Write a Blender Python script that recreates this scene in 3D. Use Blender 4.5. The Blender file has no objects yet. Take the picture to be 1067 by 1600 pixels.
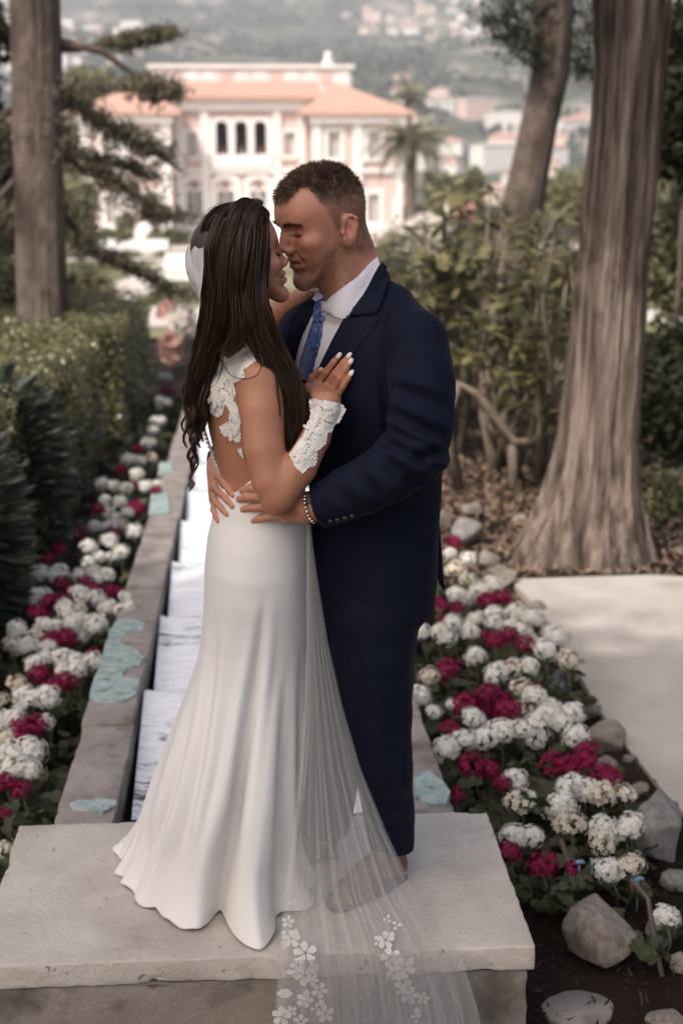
import bpy, bmesh, math, random
import numpy as np
from mathutils import Vector, Matrix, Euler, noise as mnoise, geometry as mgeo
from mathutils.bvhtree import BVHTree

R = math.radians
random.seed(7)
rng = np.random.default_rng(11)
sc = bpy.context.scene
col = sc.collection

# ------------------------------------------------------------------ camera
FPX = 2222.0                       # focal length in photo pixels (photo 1067 x 1600)
PITCH, YAW = R(15.1), R(3.82)
CAM = Vector((0.0, 0.0, 1.88))
cd = bpy.data.cameras.new('camera')
cam = bpy.data.objects.new('camera', cd)
col.objects.link(cam)
cd.sensor_fit = 'VERTICAL'
cd.sensor_height = 36.0
cd.sensor_width = 24.0
cd.lens = 36.0 * FPX / 1600.0
cd.clip_start, cd.clip_end = 0.05, 20000
cam.location = CAM
cam.rotation_euler = (math.pi / 2 - PITCH, 0, -YAW)
cd.dof.use_dof = True
cd.dof.focus_distance = 3.17
cd.dof.aperture_fstop = 3.0
cd.dof.aperture_blades = 0
sc.camera = cam

# ------------------------------------------------------------------ world, sun, exposure
SUN_EL, SUN_AZ = R(50), math.atan2(-0.72, -0.62)     # to-sun direction, azimuth measured from +Y towards +X below
to_sun = Vector((-0.66 * math.cos(SUN_EL), -0.75 * math.cos(SUN_EL), math.sin(SUN_EL))).normalized()
world = bpy.data.worlds.new('World')
sc.world = world
world.use_nodes = True
wn = world.node_tree
wn.nodes.clear()
wo = wn.nodes.new('ShaderNodeOutputWorld')
wb = wn.nodes.new('ShaderNodeBackground')
ws = wn.nodes.new('ShaderNodeTexSky')
ws.sky_type = 'NISHITA'
ws.sun_disc = False
ws.sun_elevation = SUN_EL
ws.sun_rotation = math.atan2(to_sun.x, to_sun.y)
ws.air_density = 1.0
ws.dust_density = 4.0
ws.ozone_density = 0.6
wb.inputs['Strength'].default_value = 0.15
wt_ = wn.nodes.new('ShaderNodeMix')                  # warm tint over the sky light, as white balance
wt_.data_type = 'RGBA'
wt_.blend_type = 'MULTIPLY'
wt_.inputs[0].default_value = 1.0
wt_.inputs[7].default_value = (1.0, 0.945, 0.89, 1.0)
wn.links.new(ws.outputs[0], wt_.inputs[6])
wn.links.new(wt_.outputs[2], wb.inputs['Color'])
wn.links.new(wb.outputs[0], wo.inputs['Surface'])
sd = bpy.data.lights.new('sun', 'SUN')
sd.energy = 2.6
sd.angle = R(0.6)
sd.color = (1.0, 0.955, 0.90)
sun = bpy.data.objects.new('sun', sd)
col.objects.link(sun)
sun.rotation_euler = to_sun.to_track_quat('Z', 'Y').to_euler()
sun.location = (-20, -20, 40)
sc.view_settings.view_transform = 'Standard'
sc.view_settings.look = 'None'
sc.view_settings.gamma = 1.0
sc.view_settings.use_curve_mapping = False
sc.view_settings.exposure = 0.86
sc.cycles.use_denoising = True
sc.cycles.max_bounces = 8
sc.cycles.transparent_max_bounces = 24
sc.cycles.volume_bounces = 0

# ------------------------------------------------------------------ pixel helpers
_f = Vector((math.sin(YAW) * math.cos(PITCH), math.cos(YAW) * math.cos(PITCH), -math.sin(PITCH)))
_r = Vector((math.cos(YAW), -math.sin(YAW), 0))
_u = _r.cross(_f)


def ray(px, py):
    return (_f * FPX + _r * (px - 533.5) + _u * (800 - py)).normalized()


def at_z(px, py, z):
    d = ray(px, py)
    return CAM + d * ((z - CAM.z) / d.z)


def at_y(px, py, Y):
    d = ray(px, py)
    return CAM + d * ((Y - CAM.y) / d.y)


def to_px(p):
    v = Vector(p) - CAM
    z = v.dot(_f)
    return 533.5 + FPX * v.dot(_r) / z, 800 - FPX * v.dot(_u) / z


G0, GS, GY = -0.42, 0.061, 3.7


def gz(y):
    """height of the sloping garden ground"""
    if y < GY:
        return G0
    if y < 118:
        return G0 - GS * (y - GY)
    return G0 - GS * (118 - GY)


def at_g(px, py, dz=0.0):
    """pixel -> point on the sloping ground raised by dz"""
    d = ray(px, py)
    t = (G0 + GS * GY + dz - CAM.z) / (d.z + GS * d.y)
    p = CAM + d * t
    if p.y < GY:
        return at_z(px, py, G0 + dz)
    return p


# ------------------------------------------------------------------ materials
def nn(t, kind, **kw):
    n = t.nodes.new(kind)
    for k, v in kw.items():
        setattr(n, k, v)
    return n


def rgb(c):
    return (c[0], c[1], c[2], 1.0)


def M(name, c, rough=0.6, c2=None, scale=6.0, detail=6.0, bump=0.0, bscale=None, spec=0.4, metal=0.0,
      sss=0.0, trans=0.0, sheen=0.0, lo=0.35, hi=0.65, coat=0.0, stretch=None, c3=None, s3=1.5, m3=(0.5, 0.65), dist=0.02):
    m = bpy.data.materials.new(name)
    m.use_nodes = True
    t = m.node_tree
    b = t.nodes['Principled BSDF']
    b.inputs['Base Color'].default_value = rgb(c)
    b.inputs['Roughness'].default_value = rough
    b.inputs['Specular IOR Level'].default_value = spec
    b.inputs['Metallic'].default_value = metal
    if sss:
        b.inputs['Subsurface Weight'].default_value = sss
        b.inputs['Subsurface Radius'].default_value = (0.012, 0.005, 0.003)
        b.inputs['Subsurface Scale'].default_value = 1.0
    if trans:
        b.inputs['Transmission Weight'].default_value = trans
    if sheen:
        b.inputs['Sheen Weight'].default_value = sheen
        b.inputs['Sheen Roughness'].default_value = 0.4
    if coat:
        b.inputs['Coat Weight'].default_value = coat
        b.inputs['Coat Roughness'].default_value = 0.2
    tc = nn(t, 'ShaderNodeTexCoord')
    vec = tc.outputs['Object']
    if stretch:
        mp = nn(t, 'ShaderNodeMapping')
        mp.inputs['Scale'].default_value = stretch
        t.links.new(vec, mp.inputs['Vector'])
        vec = mp.outputs[0]
    last = None
    if c2 is not None:
        nz = nn(t, 'ShaderNodeTexNoise')
        nz.inputs['Scale'].default_value = scale
        nz.inputs['Detail'].default_value = detail
        nz.inputs['Roughness'].default_value = 0.62
        t.links.new(vec, nz.inputs['Vector'])
        rp = nn(t, 'ShaderNodeValToRGB')
        rp.color_ramp.elements[0].position = lo
        rp.color_ramp.elements[1].position = hi
        rp.color_ramp.elements[0].color = rgb(c)
        rp.color_ramp.elements[1].color = rgb(c2)
        t.links.new(nz.outputs['Fac'], rp.inputs['Fac'])
        last = rp.outputs['Color']
        if c3 is not None:
            n3 = nn(t, 'ShaderNodeTexNoise')
            n3.inputs['Scale'].default_value = s3
            n3.inputs['Detail'].default_value = 5
            t.links.new(vec, n3.inputs['Vector'])
            mr = nn(t, 'ShaderNodeMapRange')
            mr.inputs['From Min'].default_value = m3[0]
            mr.inputs['From Max'].default_value = m3[1]
            t.links.new(n3.outputs['Fac'], mr.inputs['Value'])
            mx = nn(t, 'ShaderNodeMix', data_type='RGBA')
            t.links.new(mr.outputs[0], mx.inputs[0])
            t.links.new(last, mx.inputs[6])
            mx.inputs[7].default_value = rgb(c3)
            last = mx.outputs[2]
        t.links.new(last, b.inputs['Base Color'])
    if bump:
        nb = nn(t, 'ShaderNodeTexNoise')
        nb.inputs['Scale'].default_value = bscale or scale * 3
        nb.inputs['Detail'].default_value = 8
        nb.inputs['Roughness'].default_value = 0.65
        t.links.new(vec, nb.inputs['Vector'])
        bp = nn(t, 'ShaderNodeBump')
        bp.inputs['Strength'].default_value = bump
        bp.inputs['Distance'].default_value = dist
        t.links.new(nb.outputs['Fac'], bp.inputs['Height'])
        t.links.new(bp.outputs[0], b.inputs['Normal'])
    return m


def leafmat(name, c, c2, rough=0.5, translucent=0.35, spec=0.4, rnd=0.5):
    """leaf: colour varies from leaf cluster to leaf cluster, light passes through"""
    m = bpy.data.materials.new(name)
    m.use_nodes = True
    t = m.node_tree
    b = t.nodes['Principled BSDF']
    out = t.nodes['Material Output']
    b.inputs['Roughness'].default_value = rough
    b.inputs['Specular IOR Level'].default_value = spec
    g = nn(t, 'ShaderNodeNewGeometry')
    oi = nn(t, 'ShaderNodeObjectInfo')
    ad = nn(t, 'ShaderNodeMath', operation='ADD')
    t.links.new(g.outputs['Random Per Island'], ad.inputs[0])
    t.links.new(oi.outputs['Random'], ad.inputs[1])
    fr = nn(t, 'ShaderNodeMath', operation='FRACT')
    t.links.new(ad.outputs[0], fr.inputs[0])
    mx = nn(t, 'ShaderNodeMix', data_type='RGBA')
    t.links.new(fr.outputs[0], mx.inputs[0])
    mx.inputs[6].default_value = rgb(c)
    mx.inputs[7].default_value = rgb(c2)
    t.links.new(mx.outputs[2], b.inputs['Base Color'])
    tr = nn(t, 'ShaderNodeBsdfTranslucent')
    t.links.new(mx.outputs[2], tr.inputs['Color'])
    ms = nn(t, 'ShaderNodeMixShader')
    ms.inputs[0].default_value = translucent
    t.links.new(b.outputs[0], ms.inputs[1])
    t.links.new(tr.outputs[0], ms.inputs[2])
    t.links.new(ms.outputs[0], out.inputs['Surface'])
    return m


# ------------------------------------------------------------------ mesh helpers
def mesh_np(name, V, F, smooth=False):
    V = np.asarray(V, dtype=np.float32).reshape(-1, 3)
    me = bpy.data.meshes.new(name)
    if isinstance(F, np.ndarray) and F.ndim == 2:
        k = F.shape[1]
        n = len(F)
        me.vertices.add(len(V))
        me.vertices.foreach_set('co', V.ravel())
        me.loops.add(n * k)
        me.loops.foreach_set('vertex_index', F.astype(np.int32).ravel())
        me.polygons.add(n)
        me.polygons.foreach_set('loop_start', np.arange(0, n * k, k, dtype=np.int32))
        me.update(calc_edges=True)
        me.validate()
    else:
        me.from_pydata([tuple(map(float, v)) for v in V], [], [tuple(int(i) for i in f) for f in F])
        me.update()
    if smooth:
        me.polygons.foreach_set('use_smooth', np.ones(len(me.polygons), dtype=bool))
    return me


def link(name, me, mat=None, parent=None, loc=None, rot=None, scale=None):
    o = bpy.data.objects.new(name, me)
    col.objects.link(o)
    if mat is not None and me is not None and len(me.materials) == 0:
        for mm in (mat if isinstance(mat, (list, tuple)) else [mat]):
            me.materials.append(mm)
    if parent is not None:
        o.parent = parent
    if loc is not None:
        o.location = loc
    if rot is not None:
        o.rotation_euler = rot
    if scale is not None:
        o.scale = scale if hasattr(scale, '__len__') else (scale,) * 3
    return o


def mk(name, V, F, mat=None, parent=None, smooth=False, **kw):
    return link(name, mesh_np(name, V, F, smooth), mat, parent, **kw)


def tag(o, label=None, cat=None, group=None, kind=None):
    if label:
        o['label'] = label
    if cat:
        o['category'] = cat
    if group:
        o['group'] = group
    if kind:
        o['kind'] = kind
    return o


def thing(name, label, cat, loc=(0, 0, 0), rz=0.0, group=None):
    o = bpy.data.objects.new(name, None)
    o.empty_display_size = 0.2
    col.objects.link(o)
    o.location = loc
    o.rotation_euler = (0, 0, rz)
    return tag(o, label, cat, group)


def copy_tree(o, parent=None):
    c = o.copy()
    col.objects.link(c)
    c.parent = parent
    for ch in list(o.children):
        copy_tree(ch, c)
    return c


class MB:
    def __init__(s):
        s.v, s.f = [], []

    def add(s, V, F):
        o = len(s.v)
        s.v += [tuple(v) for v in V]
        s.f += [tuple(i + o for i in f) for f in F]
        return s

    def box(s, x0, x1, y0, y1, z0, z1):
        V = [(x0, y0, z0), (x1, y0, z0), (x1, y1, z0), (x0, y1, z0), (x0, y0, z1), (x1, y0, z1), (x1, y1, z1), (x0, y1, z1)]
        return s.add(V, [(3, 2, 1, 0), (4, 5, 6, 7), (0, 1, 5, 4), (1, 2, 6, 5), (2, 3, 7, 6), (3, 0, 4, 7)])

    def tube(s, pts, rad, n=8, cap=True):
        pts = [Vector(p) for p in pts]
        k = len(pts)
        rad = rad if hasattr(rad, '__len__') else [rad] * k
        V, F = [], []
        up = None
        for i, p in enumerate(pts):
            d = (pts[min(i + 1, k - 1)] - pts[max(i - 1, 0)]).normalized()
            if up is None:
                up = d.orthogonal().normalized()
            up = (up - d * up.dot(d))
            up = up.normalized() if up.length > 1e-6 else d.orthogonal().normalized()
            sd_ = d.cross(up)
            for j in range(n):
                a = 2 * math.pi * j / n
                V.append(p + (up * math.cos(a) + sd_ * math.sin(a)) * rad[i])
        for i in range(k - 1):
            for j in range(n):
                F.append((i * n + j, i * n + (j + 1) % n, (i + 1) * n + (j + 1) % n, (i + 1) * n + j))
        if cap:
            F.append(tuple(range(n - 1, -1, -1)))
            F.append(tuple((k - 1) * n + j for j in range(n)))
        return s.add(V, F)

    def prism(s, poly, z0, z1):
        """poly: xy points counter-clockwise; z0/z1 numbers or functions of (x,y)"""
        n = len(poly)
        f0 = z0 if callable(z0) else (lambda x, y: z0)
        f1 = z1 if callable(z1) else (lambda x, y: z1)
        V = [(x, y, f0(x, y)) for x, y in poly] + [(x, y, f1(x, y)) for x, y in poly]
        F = [tuple(range(n - 1, -1, -1)), tuple(range(n, 2 * n))]
        F += [(i, (i + 1) % n, n + (i + 1) % n, n + i) for i in range(n)]
        return s.add(V, F)

    def build(s, name, mat=None, parent=None, smooth=False, bevel=0.0, seg=2, **kw):
        o = mk(name, s.v, s.f, mat, parent, smooth, **kw)
        if bevel:
            b = o.modifiers.new('bevel', 'BEVEL')
            b.width = bevel
            b.segments = seg
            b.limit_method = 'ANGLE'
        return o


def grid_faces(nu, nv, wrap_u=False):
    """faces of a (nv rows x nu columns) vertex grid"""
    F = []
    for j in range(nv - 1):
        for i in range(nu if wrap_u else nu - 1):
            a, b = j * nu + i, j * nu + (i + 1) % nu
            F.append((a, b, b + nu, a + nu))
    return np.array(F, dtype=np.int32)


def leaf_quads(C, size, aspect=0.5, nrm=None, spread=1.0, fold=0.25, droop=None, seed=1):
    """one folded diamond leaf (4 verts, 2 triangles) per centre"""
    r = np.random.default_rng(seed)
    C = np.asarray(C, dtype=np.float64)
    n = len(C)
    size = np.broadcast_to(np.asarray(size, dtype=float), (n,))
    a = r.normal(size=(n, 3))
    if droop is not None:
        a = a * spread + np.asarray(droop)
    a /= np.linalg.norm(a, axis=1)[:, None] + 1e-9
    q = r.normal(size=(n, 3))
    if nrm is not None:
        q = q * 0.6 + nrm
    b = np.cross(a, q)
    b /= np.linalg.norm(b, axis=1)[:, None] + 1e-9
    c = np.cross(a, b)
    s = size[:, None]
    V = np.stack([C - a * s * 0.5, C + b * s * aspect * 0.5 + c * s * fold * 0.3, C + a * s * 0.5, C - b * s * aspect * 0.5 + c * s * fold * 0.3], axis=1).reshape(-1, 3)
    i = np.arange(n)[:, None] * 4
    F = np.concatenate([i + np.array([[0, 1, 2]]), i + np.array([[0, 2, 3]])], axis=1).reshape(-1, 3)
    return V, F


def vnoise(p, s=1.0, o=0.0):
    return mnoise.noise(Vector((p[0] * s + o, p[1] * s - o * 1.7, p[2] * s + o * 0.3)))


def blob_points(n, seed=0, power=0.5):
    """points filling the unit ball, denser towards the outside"""
    r = np.random.default_rng(seed)
    d = r.normal(size=(n, 3))
    d /= np.linalg.norm(d, axis=1)[:, None]
    return d * (r.random(n) ** power)[:, None]


def frange(a, b, n):
    return [a + (b - a) * i / (n - 1) for i in range(n)]
# ================================================================== materials of the near setting
m_stone = M('pale_stone', (0.43, 0.385, 0.335), 0.82, (0.54, 0.49, 0.435), 5, bump=0.4, bscale=60, c3=(0.33, 0.29, 0.25), s3=2.2, m3=(0.52, 0.75), spec=0.25)
m_block = M('brown_stone', (0.20, 0.165, 0.14), 0.85, (0.29, 0.25, 0.21), 4, bump=0.4, bscale=40, c3=(0.13, 0.11, 0.095), s3=3, m3=(0.5, 0.7), spec=0.2)
m_coping = M('grey_flagstone', (0.23, 0.20, 0.18), 0.8, (0.34, 0.295, 0.265), 5, bump=0.5, bscale=30, c3=(0.16, 0.125, 0.10), s3=6, m3=(0.55, 0.72), spec=0.25)
m_channel = M('wet_channel_stone', (0.075, 0.085, 0.07), 0.45, (0.13, 0.14, 0.11), 8, bump=0.4, bscale=30, spec=0.4)
m_turq = M('turquoise_glaze', (0.27, 0.40, 0.37), 0.4, (0.50, 0.57, 0.53), 22, bump=0.8, bscale=70, c3=(0.17, 0.24, 0.22), s3=26, m3=(0.54, 0.64), spec=0.5)
m_soil = M('dark_soil', (0.010, 0.0065, 0.0045), 0.95, (0.026, 0.016, 0.011), 40, bump=1.0, bscale=60, c3=(0.045, 0.027, 0.018), s3=1.3, m3=(0.5, 0.68), spec=0.15)
m_path = M('pale_concrete', (0.43, 0.39, 0.345), 0.9, (0.50, 0.455, 0.405), 2.5, bump=0.15, bscale=120, c3=(0.33, 0.295, 0.255), s3=0.9, m3=(0.48, 0.7), spec=0.2)
m_rock = M('garden_rock', (0.20, 0.165, 0.135), 0.85, (0.33, 0.285, 0.24), 5, bump=0.5, bscale=22, c3=(0.11, 0.085, 0.065), s3=3, m3=(0.52, 0.80), spec=0.25)
m_rockg = M('grey_rock', (0.16, 0.15, 0.14), 0.85, (0.30, 0.28, 0.265), 6, bump=0.5, bscale=22, c3=(0.10, 0.09, 0.08), s3=3, m3=(0.52, 0.80), spec=0.25)


def water_mat():
    m = bpy.data.materials.new('sky_painted_water')
    m.use_nodes = True
    t = m.node_tree
    b = t.nodes['Principled BSDF']
    tc = nn(t, 'ShaderNodeTexCoord')
    mp = nn(t, 'ShaderNodeMapping')
    mp.inputs['Scale'].default_value = (5.0, 26.0, 9.0)
    t.links.new(tc.outputs['Object'], mp.inputs['Vector'])
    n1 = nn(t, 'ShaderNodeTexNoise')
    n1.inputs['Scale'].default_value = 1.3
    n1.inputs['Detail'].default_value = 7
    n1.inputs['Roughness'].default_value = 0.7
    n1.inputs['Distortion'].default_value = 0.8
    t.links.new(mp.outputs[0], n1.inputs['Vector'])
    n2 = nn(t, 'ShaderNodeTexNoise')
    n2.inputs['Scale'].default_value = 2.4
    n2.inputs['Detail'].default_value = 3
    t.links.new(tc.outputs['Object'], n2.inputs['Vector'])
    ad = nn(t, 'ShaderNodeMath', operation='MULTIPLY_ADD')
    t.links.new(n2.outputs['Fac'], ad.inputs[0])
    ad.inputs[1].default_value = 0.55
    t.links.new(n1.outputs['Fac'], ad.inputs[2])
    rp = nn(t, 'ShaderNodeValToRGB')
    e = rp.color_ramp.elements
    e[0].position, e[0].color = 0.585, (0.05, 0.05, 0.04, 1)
    e[1].position, e[1].color = 0.70, (0.88, 0.88, 0.89, 1)  # sky reflection painted into the base colour as white
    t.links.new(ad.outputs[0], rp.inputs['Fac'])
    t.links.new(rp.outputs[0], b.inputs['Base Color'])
    b.inputs['Roughness'].default_value = 0.22
    b.inputs['IOR'].default_value = 1.33
    b.inputs['Specular IOR Level'].default_value = 0.5
    b.inputs['Coat Weight'].default_value = 0.6
    b.inputs['Coat Roughness'].default_value = 0.05
    bp = nn(t, 'ShaderNodeBump')
    bp.inputs['Strength'].default_value = 0.5
    bp.inputs['Distance'].default_value = 0.02
    t.links.new(n1.outputs['Fac'], bp.inputs['Height'])
    t.links.new(bp.outputs[0], b.inputs['Normal'])
    return m



def weather(m, pit=(0.10, 0.085, 0.07), scale=38.0, thr=(0.66, 0.72), stain=(0.16, 0.14, 0.12), sscale=4.0, sthr=(0.60, 0.80), amt=0.55):
    """small dark pits and broad lichen stains over an existing stone"""
    t = m.node_tree
    b_ = t.nodes['Principled BSDF']
    src = b_.inputs['Base Color'].links[0].from_socket
    tc = nn(t, 'ShaderNodeTexCoord')
    for sc_, th, colr, k in ((scale, thr, pit, 0.9), (sscale, sthr, stain, amt)):
        z = nn(t, 'ShaderNodeTexNoise')
        z.inputs['Scale'].default_value = sc_
        z.inputs['Detail'].default_value = 6
        z.inputs['Roughness'].default_value = 0.7
        t.links.new(tc.outputs['Object'], z.inputs['Vector'])
        r_ = nn(t, 'ShaderNodeMapRange')
        r_.inputs['From Min'].default_value, r_.inputs['From Max'].default_value = th
        r_.inputs['To Max'].default_value = k
        t.links.new(z.outputs['Fac'], r_.inputs['Value'])
        x = nn(t, 'ShaderNodeMix', data_type='RGBA')
        t.links.new(r_.outputs[0], x.inputs[0])
        t.links.new(src, x.inputs[6])
        x.inputs[7].default_value = rgb(colr)
        src = x.outputs[2]
    t.links.new(src, b_.inputs['Base Color'])


weather(m_stone, thr=(0.63, 0.68))
weather(m_block, pit=(0.05, 0.04, 0.03), stain=(0.07, 0.06, 0.05), sscale=6.0, sthr=(0.52, 0.72), amt=0.7)
weather(m_coping, pit=(0.07, 0.055, 0.045), stain=(0.10, 0.075, 0.06), sscale=7.0, sthr=(0.55, 0.7))
weather(m_path, pit=(0.28, 0.25, 0.22), scale=60, stain=(0.30, 0.27, 0.235), sscale=1.4, sthr=(0.5, 0.75), amt=0.6)
m_water = water_mat()


# ================================================================== ground


def ground_sheet():
    xs = sorted(set([-6000, -2500, -900, -300, -120, -60, -30] + frange(-16, 16, 65) + [30, 60, 120, 300, 900, 2500, 6000]))
    ys = sorted(set([-400, -100, -30, -10, -4] + frange(0, 24, 73) + [26, 30, 36, 45, 60, 80, 100, 118, 130, 180, 260, 350, 450, 700, 1200, 6000]))
    V = []
    for y in ys:
        for x in xs:
            z = gz(y)
            if y > 180:
                z -= min(42.0, (y - 180) * 0.16)
            if abs(x) < 17 and -1 < y < 25 and abs(x) > 0.7:
                z += 0.03 * vnoise((x, y, 0), 1.7) + 0.012 * vnoise((x, y, 3), 5.0)
            V.append((x, y, z))
    return mk('ground', V, grid_faces(len(xs), len(ys)), m_soil, smooth=True)


tag(ground_sheet(), kind='structure')

# concrete path on the right
pp = [at_g(*p, 0.02) for p in [(742, 800), (800, 912), (850, 965), (893, 1030), (928, 1105), (985, 1180), (1030, 1235), (1080, 1290), (1180, 1420), (1330, 1600)]]
poly = [(p.x, p.y) for p in pp]
poly = [(poly[1][0] - 0.02, poly[1][1] + 0.05)] + poly[1:] + [(4.5, 2.2), (4.5, 6.9), (3.1, 7.55), (2.3, 7.78)]
poly.reverse()
pm = MB()
if sum((poly[i][0] * poly[(i + 1) % len(poly)][1] - poly[(i + 1) % len(poly)][0] * poly[i][1]) for i in range(len(poly))) < 0:
    poly.reverse()
pm.prism(poly, lambda x, y: gz(y) - 0.1, lambda x, y: gz(y) + 0.034)
PATH_POLY = list(poly)
pobj = pm.build('path', m_path)
tag(pobj, kind='structure')


# ================================================================== plinth
def stone_box(x0, x1, y0, y1, z0, z1, res=0.03, amp=0.004, edge=0.012, seed=0.0, shear=0.0):
    """box with worn edges: subdivided, edges rounded and chipped by noise"""
    nx, ny, nz = (max(2, int(round((b - a) / res)) + 1) for a, b in ((x0, x1), (y0, y1), (z0, z1)))
    bm = bmesh.new()
    bmesh.ops.create_cube(bm, size=1.0)
    c = Vector(((x0 + x1) / 2, (y0 + y1) / 2, (z0 + z1) / 2))
    s = Vector((x1 - x0, y1 - y0, z1 - z0))
    for v in bm.verts:
        v.co = Vector((v.co.x * s.x, v.co.y * s.y, v.co.z * s.z)) + c
    bmesh.ops.bevel(bm, geom=bm.edges[:], offset=edge, segments=2, affect='EDGES', profile=0.6)
    for ax, n, a, b in ((0, nx, x0, x1), (1, ny, y0, y1), (2, nz, z0, z1)):
        for k in range(1, n - 1):
            co = Vector((0, 0, 0)); no = Vector((0, 0, 0))
            co[ax] = a + (b - a) * k / (n - 1); no[ax] = 1
            bmesh.ops.bisect_plane(bm, geom=bm.verts[:] + bm.edges[:] + bm.faces[:], plane_co=co, plane_no=no, dist=1e-5)
    bm.normal_update()
    for v in bm.verts:
        p = v.co
        dist = sorted([min(p.x - x0, x1 - p.x), min(p.y - y0, y1 - p.y), min(p.z - z0, z1 - p.z)])
        near = max(0.0, 1 - dist[1] / 0.03)
        ch = (max(0.0, vnoise(p, 14, seed) - 0.05) * 3.0 + max(0.0, vnoise(p, 45, seed)) * 1.2) * near
        v.co = p + v.normal * (amp * vnoise(p, 7, seed) + 0.5 * amp * vnoise(p, 22, seed)) - v.normal * (ch * max(amp, 0.003) * 1.5)
        if shear:
            v.co.z -= shear * (v.co.y - y0)
    me = bpy.data.meshes.new('stone')
    bm.to_mesh(me)
    bm.free()
    me.polygons.foreach_set('use_smooth', np.ones(len(me.polygons), dtype=bool))
    return me


plinth = thing('stone_plinth', 'pale worn stone plinth that the couple stand on', 'plinth', (0, 3.3, G0))


def child(name, me, mat, parent, wl=(0, 0, 0)):
    """link a world-space mesh under a parent that is only translated"""
    o = link(name, me, mat, parent)
    o.location = Vector(wl) - parent.location
    return o


child('cap_slab', stone_box(-0.658, 0.66, 2.962, 3.66, -0.064, 0.0, 0.016, 0.0018, 0.005, 1.0), m_stone, plinth)
child('base_block', stone_box(-0.648, 0.648, 2.972, 3.64, G0 - 0.1, -0.068, 0.022, 0.0025, 0.006, 5.0), m_block, plinth)
child('shadow_gap_fill', stone_box(-0.63, 0.63, 2.99, 3.62, -0.074, -0.058, 0.08, 0.001, 0.003, 2.0), m_channel, plinth)  # dark fill standing in for the shadow line under the cap

# ================================================================== stepped water channel
STEP, Y0C = 1.06, 4.12
CW, CO = 0.425, 0.605


def zc(y):
    return gz(y) + 0.32


chan = thing('water_channel', 'long stone channel of water steps running down to the villa between flowerbeds', 'channel', (0, 3.7, gz(3.7)))
NST = 24
for side in (-1, 1):
    k = 0
    y = 3.67
    while y < 27:
        L = random.choice([0.85, 1.06, 1.25])
        a, b = (CW, CO) if side > 0 else (-CO, -CW)
        j = random.uniform(-0.006, 0.006)
        dz = random.uniform(-0.006, 0.006)
        res = 0.05 if y < 8 else 0.15
        me = stone_box(a + j, b + j, y + 0.003, y + L - 0.003, zc(y) - 0.12 + dz, zc(y) + dz, res, 0.0028, 0.005, y * 3.1 + side, shear=GS)
        child('coping_stone', me, m_coping, chan)
        y += L
    w = MB()
    xa, xb = (CW - 0.004, CW + 0.12) if side > 0 else (-CW - 0.12, -CW + 0.004)
    w.add([(xa, 3.66, zc(3.7) - 0.6), (xb, 3.66, zc(3.7) - 0.6), (xb, 30, zc(30) - 0.6), (xa, 30, zc(30) - 0.6),
           (xa, 3.66, zc(3.7) - 0.07), (xb, 3.66, zc(3.7) - 0.07), (xb, 30, zc(30) - 0.07), (xa, 30, zc(30) - 0.07)],
          [(3, 2, 1, 0), (4, 5, 6, 7), (0, 1, 5, 4), (1, 2, 6, 5), (2, 3, 7, 6), (3, 0, 4, 7)])
    child('side_wall', mesh_np('side_wall', w.v, w.f), m_channel, chan)
fl = MB()
fl.add([(-CW, 3.66, zc(3.7) - 0.40), (CW, 3.66, zc(3.7) - 0.40), (CW, 30, zc(30) - 0.40), (-CW, 30, zc(30) - 0.40)], [(0, 1, 2, 3)])
child('channel_floor', mesh_np('channel_floor', fl.v, fl.f), m_channel, chan)

# turquoise glazed patches on the coping
def patch(pxs, parent):
    pts = [at_g(x, y, 0.327) for x, y in pxs]
    c = sum(pts, Vector()) / len(pts)
    # refine outline with noise for a broken edge
    out = []
    for i, p in enumerate(pts):
        q = pts[(i + 1) % len(pts)]
        for s in (0, 0.33, 0.66):
            r = p.lerp(q, s)
            r += Vector((vnoise(r, 35, 1), vnoise(r, 35, 9), 0)) * 0.008
            out.append((r.x, r.y))
    if sum(out[i][0] * out[(i + 1) % len(out)][1] - out[(i + 1) % len(out)][0] * out[i][1] for i in range(len(out))) < 0:
        out.reverse()
    m = MB().prism(out, lambda x, y: zc(y) - 0.02, lambda x, y: zc(y) + 0.007)
    child('glazed_patch', mesh_np('glazed_patch', m.v, m.f), m_turq, parent)


patch([(182, 968), (205, 966), (226, 972), (222, 984), (198, 988), (188, 1003), (215, 1016), (225, 1026), (217, 1040), (198, 1043), (192, 1058), (219, 1060), (215, 1082), (200, 1093), (170, 1097), (139, 1093), (148, 1060), (162, 1015), (172, 985)], chan)
patch([(108, 1255), (125, 1248), (140, 1251), (155, 1246), (184, 1249), (181, 1258), (160, 1268), (140, 1263), (115, 1262)], chan)
patch([(648, 1210), (668, 1203), (690, 1218), (703, 1236), (698, 1254), (672, 1256), (648, 1242)], chan)
patch([(237, 772), (262, 770), (266, 800), (232, 802)], chan)
patch([(250, 722), (270, 722), (270, 738), (247, 740)], chan)

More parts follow.
